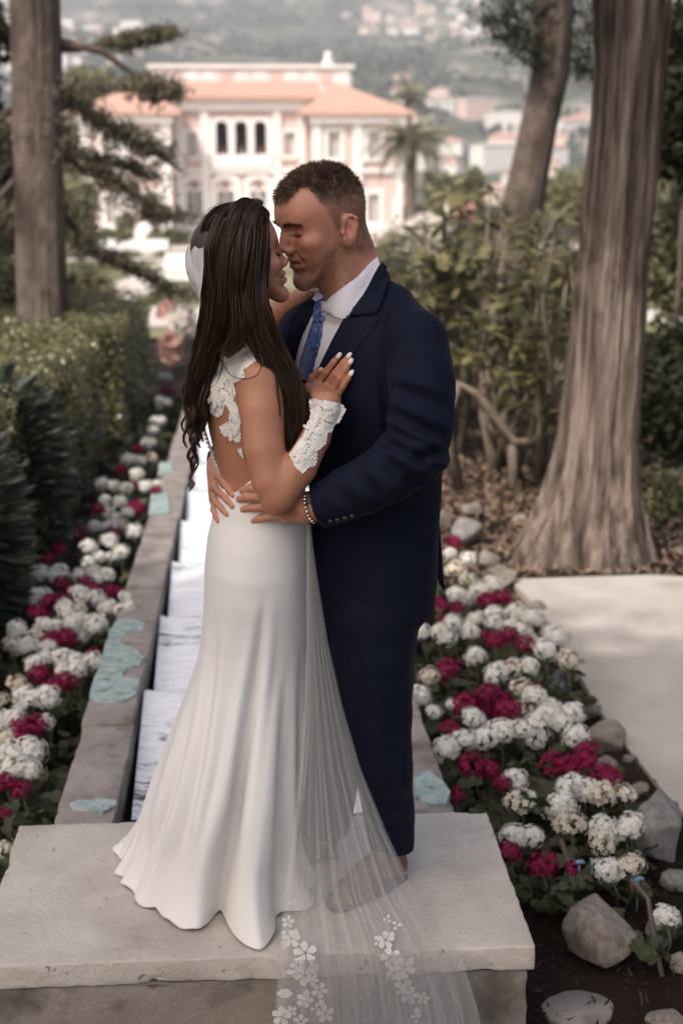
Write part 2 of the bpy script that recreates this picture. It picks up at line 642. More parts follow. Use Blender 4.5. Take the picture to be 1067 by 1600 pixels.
# water sheets
water = bpy.data.objects.new('water', None)
col.objects.link(water)
tag(water, kind='structure')
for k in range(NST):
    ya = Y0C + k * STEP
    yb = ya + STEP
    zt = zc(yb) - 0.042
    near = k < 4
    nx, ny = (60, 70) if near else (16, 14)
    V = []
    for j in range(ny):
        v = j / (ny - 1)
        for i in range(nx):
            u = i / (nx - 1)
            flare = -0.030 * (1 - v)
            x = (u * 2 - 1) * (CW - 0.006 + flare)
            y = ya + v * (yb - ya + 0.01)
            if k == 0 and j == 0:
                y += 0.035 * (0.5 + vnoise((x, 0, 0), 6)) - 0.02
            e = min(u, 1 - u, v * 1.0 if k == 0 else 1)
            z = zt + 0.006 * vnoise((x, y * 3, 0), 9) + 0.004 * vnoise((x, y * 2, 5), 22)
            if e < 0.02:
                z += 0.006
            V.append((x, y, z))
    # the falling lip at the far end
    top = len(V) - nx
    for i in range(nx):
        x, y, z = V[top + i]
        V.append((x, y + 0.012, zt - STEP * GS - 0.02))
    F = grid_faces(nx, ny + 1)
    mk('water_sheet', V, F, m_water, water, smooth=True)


# ================================================================== rocks
def rock_mesh(seed, flat=0.75, facets=18, res=3):
    r = random.Random(seed)
    bm = bmesh.new()
    for i in range(facets):
        d = Vector((r.gauss(0, 1), r.gauss(0, 1), r.gauss(0, 1) * 0.9)).normalized()
        bm.verts.new(d * r.uniform(0.86, 1.05))
    bmesh.ops.convex_hull(bm, input=bm.verts[:])
    bmesh.ops.triangulate(bm, faces=bm.faces[:])
    bmesh.ops.bevel(bm, geom=bm.edges[:], offset=0.035, segments=1, affect='EDGES', profile=0.5)
    bmesh.ops.triangulate(bm, faces=bm.faces[:])
    bmesh.ops.subdivide_edges(bm, edges=[e for e in bm.edges if e.calc_length() > 0.16], cuts=res - 1, use_grid_fill=True)
    bmesh.ops.triangulate(bm, faces=bm.faces[:])
    bm.normal_update()
    for v in bm.verts:
        v.co += v.normal * (0.07 * vnoise(v.co, 2.2, seed) + 0.025 * vnoise(v.co, 7, seed))
        v.co.z *= flat
    me = bpy.data.meshes.new('rock')
    bm.to_mesh(me)
    bm.free()
    me.polygons.foreach_set('use_smooth', np.ones(len(me.polygons), dtype=bool))
    me.set_sharp_from_angle(angle=R(28))
    return me


rocks = [  # px, py of the centre, half width px, half height px, material, label
    (1024, 1300, 66, 62, 'g', 'large rounded grey boulder edging the concrete path'),
    (945, 1158, 42, 30, 'b', 'brown wedge rock between the geraniums and the concrete path'),
    (950, 1202, 21, 18, 'b', 'small brown rock beside the large grey boulder'),
    (872, 1073, 36, 24, 'g', 'flat grey rock half under the white geraniums'),
    (921, 1112, 24, 18, 'g', 'low grey rock at the edge of the concrete path'),
    (840, 952, 18, 14, 'b', None), (782, 905, 32, 24, 'b', 'pale brown rock where the concrete path begins'),
    (728, 838, 36, 27, 'g', 'broad pale rock beside the groom under the shrubs'),
    (762, 876, 22, 16, 'b', None), (735, 800, 24, 15, 'b', None), (1056, 1380, 26, 19, 'g', 'small grey stone in the mulch near the large boulder'),
    (950, 1466, 66, 62, 'b', 'big angular brown rock sitting on the dark mulch by the plinth'),
    (1040, 1456, 30, 36, 'g', 'rough grey rock behind the big angular rock'),
    (1064, 1508, 18, 18, 'b', 'small brown rock on the mulch beside the pipe'),
    (1045, 1604, 34, 16, 'b', 'pale stone half buried in the mulch'),
    (905, 1040, 15, 10, 'b', None), (968, 1240, 14, 10, 'g', None), (12, 1372, 30, 16, 'b', 'pale stone lying in the soil beside the plinth'),
    (858, 1000, 15, 9, 'g', None), (893, 1062, 14, 9, 'b', None), (960, 1226, 16, 10, 'b', None), (985, 1190, 15, 10, 'g', None), (1000, 1236, 18, 12, 'b', None), (835, 968, 14, 9, 'b', None),
    (690, 812, 22, 12, 'b', None), (815, 812, 16, 10, 'b', None), (870, 855, 12, 7, 'b', None),
]
for i, (px, py, hw, hh, mm, lab) in enumerate(rocks):
    base = at_g(px, py + hh * 0.75)
    dist = (base - CAM).dot(_f)
    s = dist / FPX
    h = hh * 2 * s / 1.05
    o = link('rock', rock_mesh(31 + i * 7, 0.8, 15 + (i % 3) * 4), m_rock if mm == 'b' else m_rockg)
    o.scale = (hw * s, hw * s * 0.8, h * 0.5 / 0.72)
    o.rotation_euler = (0, 0, i * 1.3)
    o.scale = (hw * s * 1.0, hw * s * 1.0, h * 0.5 / 0.72)
    o.location = (base.x, base.y + hw * s * 0.55, gz(base.y) + h * 0.36)
    tag(o, lab or 'small pale rock edging the right flowerbed', 'rock', 'rocks edging the right flowerbed')

# round stepping stone
c = at_g(902, 1583)
V, F = [], []
for k, (zz, rr) in enumerate([(-0.03, 0.080), (0.000, 0.084), (0.007, 0.080), (0.009, 0.0)]):
    for i in range(28):
        a = i / 28 * 2 * math.pi
        q = rr * (1 + 0.07 * math.sin(2 * a + 1) + 0.03 * math.sin(5 * a) + 0.02 * math.sin(11 * a))
        V.append((q * math.cos(a) * 1.1, q * math.sin(a) * 1.0, zz + 0.012))
F = grid_faces(28, 4, True)
o = mk('stepping_stone', V, F, m_coping, smooth=False, loc=(c.x, c.y, gz(c.y)))
tag(o, 'round flat grey stepping stone set in the dark mulch', 'stone')

# irrigation pipes and blue emitters
m_pipe = M('brown_plastic_pipe', (0.075, 0.05, 0.042), 0.5, (0.11, 0.075, 0.06), 20)
m_blue = M('blue_plastic', (0.16, 0.30, 0.38), 0.45, (0.2, 0.36, 0.44), 20)
for pts, lab in [([(876, 1312), (888, 1350), (896, 1400), (899, 1425)], 'thin brown stake standing among the geraniums'),
                 ([(985, 1375), (1012, 1405), (1024, 1485), (1034, 1527)], 'brown irrigation pipe crossing the mulch behind the big rock')]:
    P = []
    for i, (x, y) in enumerate(pts):
        P.append(at_g(x, y, 0.16 * (1 - i / (len(pts) - 1)) + 0.015))
    b0 = P[-1]
    mb = MB().tube([p - b0 for p in P], 0.008, 8)
    o = mb.build('irrigation_pipe', m_pipe, smooth=True, loc=b0)
    tag(o, lab, 'pipe')
for px, py in [(905, 1352), (925, 1350), (996, 1378)]:
    p = at_g(px, py, 0.10)
    mb = MB().tube([(-0.018, 0, 0.008), (-0.008, 0, 0.012), (0.008, 0.002, 0.01), (0.018, 0, 0.004)], [0.004, 0.007, 0.007, 0.004], 8)
    mb.tube([(0, 0, 0.0), (0, 0.002, gz(p.y) - p.z)], 0.003, 5)
    o = mb.build('drip_emitter', m_blue, smooth=True, loc=p, rot=(0, 0, px))
    tag(o, 'small blue plastic drip emitter among the geranium leaves', 'emitter', 'blue drip emitters')

# mulch chips and litter
def chips(n, x0, x1, y0, y1, seed, s0, s1):
    r = np.random.default_rng(seed)
    C = np.stack([r.uniform(x0, x1, n), r.uniform(y0, y1, n), np.zeros(n)], axis=1)
    inside = np.zeros(n, dtype=bool)
    for i in range(len(PATH_POLY)):
        (xa, ya), (xb, yb) = PATH_POLY[i], PATH_POLY[(i + 1) % len(PATH_POLY)]
        inside ^= ((ya > C[:, 1]) != (yb > C[:, 1])) & (C[:, 0] < (xb - xa) * (C[:, 1] - ya) / (yb - ya + 1e-12) + xa)
    inside &= r.random(n) > 0.006
    C = C[~inside]
    n = len(C)
    C[:, 2] = [gz(y) + 0.012 + 0.03 * vnoise((x, y, 0), 1.7) + 0.012 * vnoise((x, y, 3), 5.0) for x, y, _ in C]
    C[:, 2] += r.uniform(0, 0.012, n)
    V, F = leaf_quads(C, r.uniform(s0, s1, n), 0.22, nrm=np.array([0, 0, 1.0]), droop=(0, 0, 0), seed=seed, fold=0.3)
    V[:, 2] = np.maximum(V[:, 2], np.repeat(C[:, 2], 4) - 0.008)
    return V, F


m_chip = leafmat('mulch_chip', (0.012, 0.007, 0.005), (0.075, 0.044, 0.030), 0.9, 0.0, 0.2)
V, F = chips(5200, 0.66, 2.4, 2.7, 5.6, 3, 0.008, 0.045)
o = mk('wood_mulch', V, F, m_chip)
tag(o, 'dark wood mulch with chips and dry needles', 'mulch', kind='stuff')
V, F = chips(14000, 0.7, 5.0, 7.2, 15, 5, 0.03, 0.10)
m_litter = leafmat('leaf_litter', (0.10, 0.062, 0.040), (0.34, 0.245, 0.175), 0.9, 0.0, 0.2)
o = mk('leaf_litter', V, F, m_litter)
tag(o, 'brown leaf litter under the shrubs', 'leaf litter', kind='stuff')
# ================================================================== geraniums
m_gleaf = leafmat('geranium_leaf', (0.026, 0.032, 0.013), (0.075, 0.082, 0.036), 0.55, 0.2, 0.35)
m_white = leafmat('white_petals', (0.70, 0.67, 0.59), (0.80, 0.78, 0.72), 0.7, 0.25, 0.2)
m_cream = leafmat('faded_petals', (0.55, 0.46, 0.34), (0.70, 0.64, 0.53), 0.7, 0.2, 0.2)
m_mag = leafmat('magenta_petals', (0.11, 0.003, 0.022), (0.30, 0.008, 0.070), 0.6, 0.25, 0.2)
m_stem = M('green_stem', (0.07, 0.085, 0.035), 0.6, (0.10, 0.10, 0.05), 30)


def head_mesh(seed, nfl=30, gap=0.0):
    r = random.Random(seed)
    V, F = [], []
    ga = math.pi * (3 - math.sqrt(5))
    for i in range(nfl):
        if r.random() < gap:
            continue
        z = 1 - 1.55 * (i + 0.5) / nfl
        q = math.sqrt(max(0, 1 - z * z))
        a = ga * i + r.uniform(-0.2, 0.2)
        d = Vector((q * math.cos(a), q * math.sin(a), z)).normalized()
        c = d * (r.uniform(0.70, 0.98) + 0.28 * vnoise(d, 1.6, seed))
        t1 = d.orthogonal().normalized()
        t2 = d.cross(t1)
        s = r.uniform(0.25, 0.34)
        a0 = r.uniform(0, 6)
        for k in range(5):
            aa = a0 + k * 2 * math.pi / 5
            e = t1 * math.cos(aa) + t2 * math.sin(aa)
            w = d.cross(e)
            up = r.uniform(-0.05, 0.22)
            o = len(V)
            V += [c, c + e * s * 0.6 + w * s * 0.36 + d * up * s * 0.4, c + e * s * 1.05 + d * up * s, c + e * s * 0.6 - w * s * 0.36 + d * up * s * 0.4]
            F.append((o, o + 1, o + 2, o + 3))
    return mesh_np('flower_head', np.array([tuple(v) for v in V]), np.array(F))


def gleaf_mesh(seed):
    r = random.Random(seed)
    V = [(0, 0, -0.10)]
    n = 18
    for ring, rr in ((1, 0.55), (2, 1.0)):
        for i in range(n):
            a = i / n * 2 * math.pi
            q = rr * (1 + (0.10 * math.cos(a * 7) if ring == 2 else 0)) * (1 - 0.35 * max(0, math.cos(a)) ** 6)
            V.append((q * math.cos(a), q * math.sin(a), 0.12 * rr * math.cos(5 * a + seed) * rr + 0.16 * rr ** 2 - 0.10 + r.uniform(-0.03, 0.03)))
    F = [(0, 1 + i, 1 + (i + 1) % n) for i in range(n)] + [(1 + i, 1 + n + i, 1 + n + (i + 1) % n, 1 + (i + 1) % n) for i in range(n)]
    return mesh_np('leaf', V, F, True)


heads = {'w': [head_mesh(i, 48, 0.02) for i in range(4)], 'm': [head_mesh(10 + i, 40, 0.06) for i in range(3)], 'c': [head_mesh(20 + i, 36, 0.15) for i in range(2)]}
hm = {'w': m_white, 'm': m_mag, 'c': m_cream}
for k, l in heads.items():
    for me in l:
        me.materials.append(hm[k])
gleaves = [gleaf_mesh(i) for i in range(4)]
for me in gleaves:
    me.materials.append(m_gleaf)
stem_me = MB().tube([(0, 0, 0), (0.06, 0.02, 0.5), (0, 0, 1)], [0.011, 0.009, 0.008], 5)
stem_me = mesh_np('stem', stem_me.v, stem_me.f, True)
stem_me.materials.append(m_stem)
NAMES = {'w': ('white geranium', 'white geraniums'), 'm': ('dark magenta geranium', 'magenta geraniums'), 'c': ('fading cream geranium', 'cream geraniums')}


def geranium(px, py, r_px, c, side, nleaf=9, hz=0.33):
    hz = float(np.interp(py, [900, 1150, 1300], [0.33, 0.26, 0.17]))
    r_px = r_px * 1.12
    rr = random.Random(int(px * 7 + py * 13))
    p = at_g(px, py, hz)
    dist = (p - CAM).dot(_f)
    rm = r_px * dist / FPX
    base = Vector((p.x, p.y, gz(p.y)))
    lab, grp = NAMES[c]
    where = 'by the concrete path' if side > 0 else 'below the clipped hedge'
    hr = 0.050
    n = max(1, round((rm / hr) ** 2 * 0.95))
    n = min(n, 6)
    ax = abs(p.x)
    spot = 'against the stone coping' if ax < 0.76 else ('at the outer edge' if ax > (1.02 if side > 0 else 0.98) else 'in the middle rows')
    num = ['', 'a single bloom', 'a pair of blooms', 'three blooms', 'four blooms', 'five blooms', 'six blooms'][n]
    t = thing('geranium', '%s with %s %s %s' % (lab, num, spot, where), 'geranium', base, 0, grp + ' ' + where)
    if n == 1:
        hr = max(0.024, min(0.054, rm * 1.1))
    for k in range(n):
        if n == 1:
            d = Vector((0, 0, 0))
        else:
            a = k / n * 6.283 + rr.uniform(-0.5, 0.5)
            q = (rm - hr * 0.6) * rr.uniform(0.75, 1.0)
            d = Vector((q * math.cos(a), rr.uniform(-0.4, 0.4) * q, q * math.sin(a) * 0.9))
        s = hr * rr.uniform(0.85, 1.15)
        kind = 'c' if (c == 'w' and rr.random() < 0.12) else c
        h = link('flower_head', rr.choice(heads[kind]), None, t, loc=(d.x, d.y, hz + d.z), rot=(rr.uniform(-0.5, 0.3), rr.uniform(-0.4, 0.4), rr.uniform(0, 6)), scale=(s * rr.uniform(0.9, 1.15), s * rr.uniform(0.9, 1.15), s * rr.uniform(0.75, 1.0)))
        sl = hz + d.z - s * 0.3
        link('stem', stem_me, None, t, loc=(d.x * 0.3, d.y * 0.3, 0), scale=(0.35, 0.35, sl), rot=(0, math.atan2(d.x * 0.7, sl), 0))
    for k in range(nleaf):
        a = rr.uniform(0, 6.283)
        q = rr.uniform(0.02, (0.085 if base.y < 4.3 else 0.12) + rm * 0.5)
        s = rr.uniform(0.022, 0.040)
        link('leaf', rr.choice(gleaves), None, t, loc=(q * math.cos(a), q * math.sin(a), rr.uniform(0.06, hz - 0.075)),
             rot=(rr.uniform(-0.7, 0.7), rr.uniform(-0.7, 0.7), rr.uniform(0, 6)), scale=s)


RB = [(715, 875, 24, 'w'), (730, 920, 30, 'w'), (770, 915, 14, 'w'), (695, 955, 28, 'm'), (772, 935, 22, 'm'), (672, 985, 25, 'w'), (715, 987, 30, 'w'), (757, 962, 24, 'w'),
      (785, 975, 24, 'w'), (817, 960, 20, 'w'), (836, 985, 32, 'w'), (872, 997, 17, 'w'), (886, 1032, 14, 'w'), (852, 1015, 20, 'w'), (772, 1000, 20, 'm'), (795, 992, 14, 'm'),
      (820, 1007, 18, 'm'), (742, 1025, 18, 'w'), (775, 1052, 20, 'w'), (817, 1048, 24, 'w'), (815, 1074, 16, 'w'), (697, 1047, 20, 'm'), (670, 1058, 20, 'w'), (656, 1090, 22, 'w'),
      (677, 1112, 12, 'w'), (705, 1100, 9, 'w'), (727, 1102, 20, 'm'), (765, 1097, 30, 'm'), (792, 1110, 18, 'm'), (835, 1082, 20, 'm'), (838, 1102, 34, 'w'), (875, 1112, 30, 'w'),
      (815, 1140, 24, 'w'), (855, 1140, 36, 'w'), (900, 1152, 24, 'w'), (740, 1122, 20, 'w'), (770, 1145, 28, 'w'), (725, 1155, 18, 'w'), (697, 1172, 23, 'w'), (705, 1140, 14, 'm'),
      (752, 1202, 27, 'm'), (712, 1243, 14, 'm'), (785, 1225, 16, 'm'), (862, 1195, 22, 'm'), (900, 1195, 27, 'm'), (915, 1172, 18, 'm'), (945, 1215, 20, 'm'), (806, 1220, 25, 'w'),
      (813, 1252, 24, 'c'), (816, 1300, 28, 'w'), (900, 1230, 28, 'w'), (875, 1260, 24, 'w'), (890, 1287, 22, 'c'), (940, 1242, 26, 'c'), (975, 1240, 17, 'w'), (960, 1295, 34, 'w'),
      (940, 1315, 26, 'w'), (982, 1290, 20, 'w'), (970, 1355, 33, 'w'), (847, 1352, 24, 'm'), (795, 1330, 18, 'm'), (892, 1357, 10, 'm'), (1040, 1430, 16, 'w'), (710, 848, 11, 'm')]
LB = [(75, 900, 22, 'w'), (94, 897, 14, 'w'), (97, 912, 14, 'm'), (137, 900, 20, 'w'), (159, 902, 18, 'w'), (134, 909, 14, 'm'), (159, 922, 22, 'm'), (184, 926, 12, 'm'), (198, 933, 12, 'w'),
      (197, 953, 18, 'w'), (169, 950, 16, 'w'), (137, 933, 20, 'w'), (112, 950, 20, 'w'), (64, 934, 18, 'w'), (89, 940, 20, 'm'), (112, 928, 12, 'm'), (61, 959, 14, 'm'), (109, 972, 26, 'w'),
      (131, 981, 28, 'w'), (150, 975, 16, 'w'), (81, 978, 20, 'w'), (103, 998, 20, 'm'), (81, 1000, 16, 'm'), (37, 997, 28, 'w'), (59, 1009, 26, 'w'), (19, 1006, 20, 'w'), (87, 1031, 24, 'w'),
      (134, 1034, 24, 'w'), (109, 1047, 22, 'w'), (56, 1040, 18, 'w'), (147, 1020, 10, 'm'), (62, 1053, 18, 'm'), (103, 1065, 18, 'm'), (84, 1072, 14, 'm'), (28, 1069, 16, 'c'), (19, 1090, 28, 'w'),
      (62, 1094, 26, 'w'), (12, 1125, 24, 'w'), (73, 1128, 11, 'w'), (47, 1134, 24, 'm'), (34, 1150, 16, 'm'), (12, 1153, 16, 'w'), (19, 1181, 20, 'w'), (47, 1175, 24, 'w'), (34, 1200, 26, 'w'),
      (9, 1222, 18, 'm'), (34, 1234, 16, 'm'), (6, 1272, 12, 'm'), (9, 1328, 16, 'c'),
      (161, 757, 12, 'w'), (179, 760, 12, 'w'), (198, 763, 12, 'w'), (207, 760, 8, 'm'), (229, 760, 12, 'w'), (244, 766, 8, 'm'), (247, 757, 8, 'w'), (173, 788, 20, 'w'), (155, 797, 9, 'm'),
      (189, 806, 18, 'w'), (213, 794, 14, 'm'), (158, 825, 16, 'w'), (186, 822, 16, 'w'), (210, 831, 14, 'w'), (176, 834, 14, 'm'), (99, 834, 18, 'c'), (124, 834, 12, 'm'), (145, 868, 22, 'w'),
      (176, 859, 22, 'w'), (170, 843, 12, 'w'), (93, 859, 12, 'm'), (74, 874, 12, 'm'), (136, 893, 10, 'm'), (229, 717, 14, 'w'), (204, 720, 12, 'w'), (216, 701, 10, 'm'), (232, 692, 10, 'w'),
      (253, 630, 12, 'w'), (262, 612, 9, 'm'), (248, 655, 11, 'w'), (240, 672, 10, 'w'), (258, 588, 9, 'w'), (214, 742, 12, 'w'), (190, 735, 11, 'm')]
for e in RB:
    geranium(*e, 1, 14)
for e in LB:
    geranium(*e, -1, 14 if e[1] > 850 else 9)

# foliage that fills the beds between the bloomers
def bed_leaves(x0, x1, y0, y1, n, seed, name, label):
    r = np.random.default_rng(seed)
    ys = y0 + (y1 - y0) * r.random(n) ** 1.2
    xs = r.uniform(x0, x1, n)
    V, F = [], []
    gm = gleaves[0]
    base = np.array([v.co[:] for v in gm.vertices])
    for i in range(n):
        s = r.uniform(0.028, 0.05)
        e = Euler((r.uniform(-0.8, 0.8), r.uniform(-0.8, 0.8), r.uniform(0, 6))).to_matrix()
        B = base @ np.array(e).T * s + np.array([xs[i], ys[i], gz(ys[i]) + r.uniform(0.03, 0.22)])
        o = len(V) * 37
        V.append(B)
    V = np.concatenate(V)
    tri = np.array([p.vertices[:] for p in gm.polygons if len(p.vertices) == 3])
    qd = np.array([p.vertices[:] for p in gm.polygons if len(p.vertices) == 4])
    t2 = np.concatenate([tri, qd[:, [0, 1, 2]], qd[:, [0, 2, 3]]])
    k = len(base)
    F = (np.arange(n)[:, None, None] * k + t2[None]).reshape(-1, 3)
    o = mk(name, V, F, m_gleaf, smooth=True)
    tag(o, label, 'foliage', kind='stuff')


bed_leaves(0.63, 1.06, 4.15, 9.0, 420, 4, 'bed_foliage', 'low geranium foliage filling the right flowerbed')
bed_leaves(-1.15, -0.63, 3.6, 16.0, 520, 6, 'bed_foliage', 'low geranium foliage filling the left flowerbed')
# ================================================================== trees, hedges and shrubs
def bark_mat(name, c, c2, c3, zs=0.12, sc_=9, bump=0.9, dist=0.05):
    return M(name, c, 0.9, c2, sc_, bump=bump, bscale=sc_ * 1.6, c3=c3, s3=3.0, m3=(0.48, 0.66), stretch=(1, 1, zs), spec=0.15, dist=dist)


m_bark_c = bark_mat('fibrous_bark', (0.085, 0.058, 0.044), (0.44, 0.345, 0.285), (0.035, 0.024, 0.019), 0.06, 18, 1.0, 0.08)
m_bark_p = bark_mat('pine_bark', (0.10, 0.075, 0.06), (0.20, 0.155, 0.13), (0.055, 0.04, 0.034), 0.45, 12)
m_twig = M('brown_stems', (0.13, 0.10, 0.075), 0.85, (0.22, 0.175, 0.135), 14, bump=0.4, bscale=40, stretch=(1, 1, 0.3), spec=0.2)
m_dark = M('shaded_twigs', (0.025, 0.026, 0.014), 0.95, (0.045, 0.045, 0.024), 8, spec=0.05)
m_hedge = leafmat('hedge_leaf', (0.055, 0.057, 0.022), (0.30, 0.275, 0.125), 0.24, 0.3, 0.8)
m_cedar = leafmat('cedar_needles', (0.075, 0.066, 0.042), (0.21, 0.18, 0.12), 0.7, 0.15, 0.2)
m_bush = leafmat('narrow_leaf', (0.020, 0.030, 0.020), (0.055, 0.070, 0.045), 0.45, 0.2, 0.5)
m_shrubl = leafmat('glossy_shrub_leaf', (0.058, 0.060, 0.026), (0.30, 0.262, 0.125), 0.32, 0.45, 0.6)
m_olive = leafmat('olive_foliage', (0.11, 0.112, 0.056), (0.29, 0.27, 0.155), 0.6, 0.3, 0.3)
m_conif = leafmat('dark_conifer', (0.018, 0.022, 0.012), (0.055, 0.058, 0.030), 0.7, 0.15, 0.2)


def trunk_mesh(rows, Y, up=None, n=72, ridges=1.0, flare=None, step=0.06, seed=0, twist=0.0, low=0.3):
    """rows: (py, left px, right px) traced top to bottom, at depth Y; continued upward to height `up`"""
    C, Rr, Z = [], [], []
    for py, xl, xr in rows:
        a, b = at_y(xl, py, Y), at_y(xr, py, Y)
        C.append(((a.x + b.x) / 2, Y)); Rr.append((b.x - a.x) / 2); Z.append(a.z)
    C, Rr, Z = C[::-1], Rr[::-1], Z[::-1]           # bottom to top
    if up:
        sx = (C[-1][0] - C[-3][0]) / (Z[-1] - Z[-3])
        for k in range(1, 7):
            z = Z[-1] + 0 if False else Z[len(rows) - 1] + (up - Z[len(rows) - 1]) * k / 6
            C.append((C[len(rows) - 1][0] + sx * (z - Z[len(rows) - 1]), Y)); Rr.append(Rr[len(rows) - 1] * (1 - 0.13 * k)); Z.append(z)
    z0 = Z[0] - low
    zs = np.arange(z0, min(Z[-1], 4.5), step).tolist() + np.arange(min(Z[-1], 4.5), Z[-1], 0.5).tolist()
    V = []
    for z in zs:
        cx = np.interp(z, Z, [c[0] for c in C])
        r = np.interp(z, Z, Rr)
        for i in range(n):
            a = 2 * math.pi * i / n + twist * (z - Z[0])
            ca, sa = math.cos(a), math.sin(a)
            d = 0.10 * vnoise((ca * 2.2, sa * 2.2, z * 0.22), 1.0, seed) + 0.085 * vnoise((ca * 6, sa * 6, z * 0.35), 1.0, seed + 3) + 0.055 * vnoise((ca * 14, sa * 14, z * 0.8), 1.0, seed + 7) + 0.05 * vnoise((ca * 27, sa * 27, z * 1.1), 1.0, seed + 9)
            q = r * (1 + ridges * d)
            if flare and z < Z[0] + flare[0]:
                t = 1 - max(0.0, (z - Z[0]) / flare[0])
                q *= 1 + flare[1] * t * t * (0.35 + 1.2 * max(0, vnoise((ca * 1.9, sa * 1.9, 0), 1.0, seed + 11)) + 0.4 * max(0, math.sin(5 * a + seed)))
            V.append((cx + q * math.cos(a), Y + q * math.sin(a), z))
    return V, grid_faces(n, len(zs), True)


def needle_cloud(C, per, size, spread, seed, flat=0.5):
    r = np.random.default_rng(seed)
    C = np.repeat(np.asarray(C, dtype=float), per, axis=0)
    off = r.normal(size=C.shape) * spread
    off[:, 2] *= flat
    return C + off


# --- big cypress on the right
TY = 8.35
cy = thing('cypress_tree', 'big old tree with a flared fibrous trunk beside the concrete path', 'tree', (at_y(900, 890, TY).x, TY, gz(TY)))
V, F = trunk_mesh([(0, 927, 1046), (100, 930, 1036), (200, 926, 1028), (300, 917, 1021), (400, 908, 1008), (500, 897, 1001), (600, 888, 996), (700, 876, 991), (770, 862, 988), (820, 848, 988), (870, 838, 988), (895, 834, 988)],
                  TY, up=9.0, n=190, ridges=1.6, flare=(0.95, 0.80), step=0.035, seed=2.0, twist=0.12)
child('trunk', mesh_np('trunk', V, F, True), m_bark_c, cy)
# crown high above the frame
def crown(n, c, r, seed, size, mat, parent, name='crown', aspect=0.5, droop=None, clumps=40, spread=0.25):
    P = blob_points(clumps, seed, 0.4) * np.array(r) + np.array(c)
    C = needle_cloud(P, n // clumps, 0, np.array(r).min() * spread, seed + 1, 0.7)
    rr = np.random.default_rng(seed)
    V, F = leaf_quads(C, rr.uniform(0.6, 1.3, len(C)) * size, aspect, seed=seed + 2, droop=droop)
    return child(name, mesh_np(name, V, F), mat, parent)


crown(9000, (3.2, 8.3, 5.7), (2.6, 2.2, 1.9), 21, 0.17, m_conif, cy, aspect=0.3, clumps=60)
crown(5200, (0.75, 6.7, 5.4), (1.2, 1.1, 1.0), 24, 0.17, m_conif, cy, name='crown', aspect=0.4, clumps=34)  # unseen extra clump placed to keep sun off the upper trunk

# --- leaning pine behind the shrubs
PY = 17.0
pi_ = thing('pine_tree', 'leaning pine with a dark tilted trunk behind the leafy shrubs', 'tree', (at_y(800, 400, PY).x, PY, gz(PY)))
V, F = trunk_mesh([(0, 836, 893), (70, 834, 892), (130, 828, 885), (200, 812, 869), (270, 795, 856), (335, 780, 846), (420, 762, 836), (520, 745, 825), (600, 733, 815)], PY, up=11, n=64, ridges=0.9, step=0.09, seed=5.0)
child('trunk', mesh_np('trunk', V, F, True), m_bark_p, pi_)
PCL = [(790, 15), (815, 40), (770, 30), (840, 80), (905, 60), (920, 110), (900, 20), (935, 40), (800, 60), (830, 5), (870, -30), (930, -40), (780, -30), (905, 95), (820, 75)]
C = needle_cloud([at_y(x, y, PY - 0.4 + 0.1 * (i % 7)) for i, (x, y) in enumerate(PCL)], 180, 0, 0.13, 8, 0.8)
V, F = leaf_quads(C, 0.11, 0.22, seed=9)
child('crown', mesh_np('crown', V, F), m_conif, pi_)
crown(6000, (5.4, 17.5, 8.0), (3.2, 2.6, 1.8), 31, 0.2, m_cedar, pi_, aspect=0.25, clumps=50)

# --- cedar on the left: trunk and sweeping boughs
CY = 13.5
ce = thing('cedar_tree', 'tall cedar with a straight trunk and drooping boughs behind the clipped hedge', 'tree', (at_y(62, 470, CY).x, CY, gz(CY)))
V, F = trunk_mesh([(0, 16, 94), (100, 20, 97), (200, 22, 98), (300, 25, 100), (400, 28, 103), (470, 29, 106), (560, 28, 110), (640, 25, 115)], CY, up=11, n=90, ridges=0.9, step=0.06, seed=8.0, flare=(0.5, 0.2))
child('trunk', mesh_np('trunk', V, F, True), m_bark_p, ce)
BOUGHS = [  # polyline px, depth offset, clumps thickness
    ([(92, 78), (150, 74), (205, 66), (262, 52)], 0.6, [(0.5, 1.0, 0.12)], 420),
    ([(92, 60), (160, 80), (200, 110), (235, 135), (262, 150)], 0.3, [(0.62, 1.0, 0.14)], 380),
    ([(96, 120), (150, 185), (220, 225), (285, 268)], 1.2, [(0.05, 0.85, 0.17)], 560),
    ([(98, 180), (130, 260), (190, 290), (245, 330), (285, 345)], 0.8, [(0.0, 0.95, 0.17)], 680),
    ([(100, 290), (150, 395), (210, 425), (300, 470)], 1.0, [(0.1, 1.0, 0.10)], 500),
    ([(20, 140), (-20, 200), (-60, 260)], 1.6, [(0.45, 1.0, 0.28)], 1000),
    ([(25, 240), (-10, 320), (-60, 390)], 1.6, [(0.45, 1.0, 0.28)], 1000),
    ([(110, 240), (150, 250), (200, 262), (240, 280)], 1.6, [(0.1, 1.0, 0.13)], 280),
]
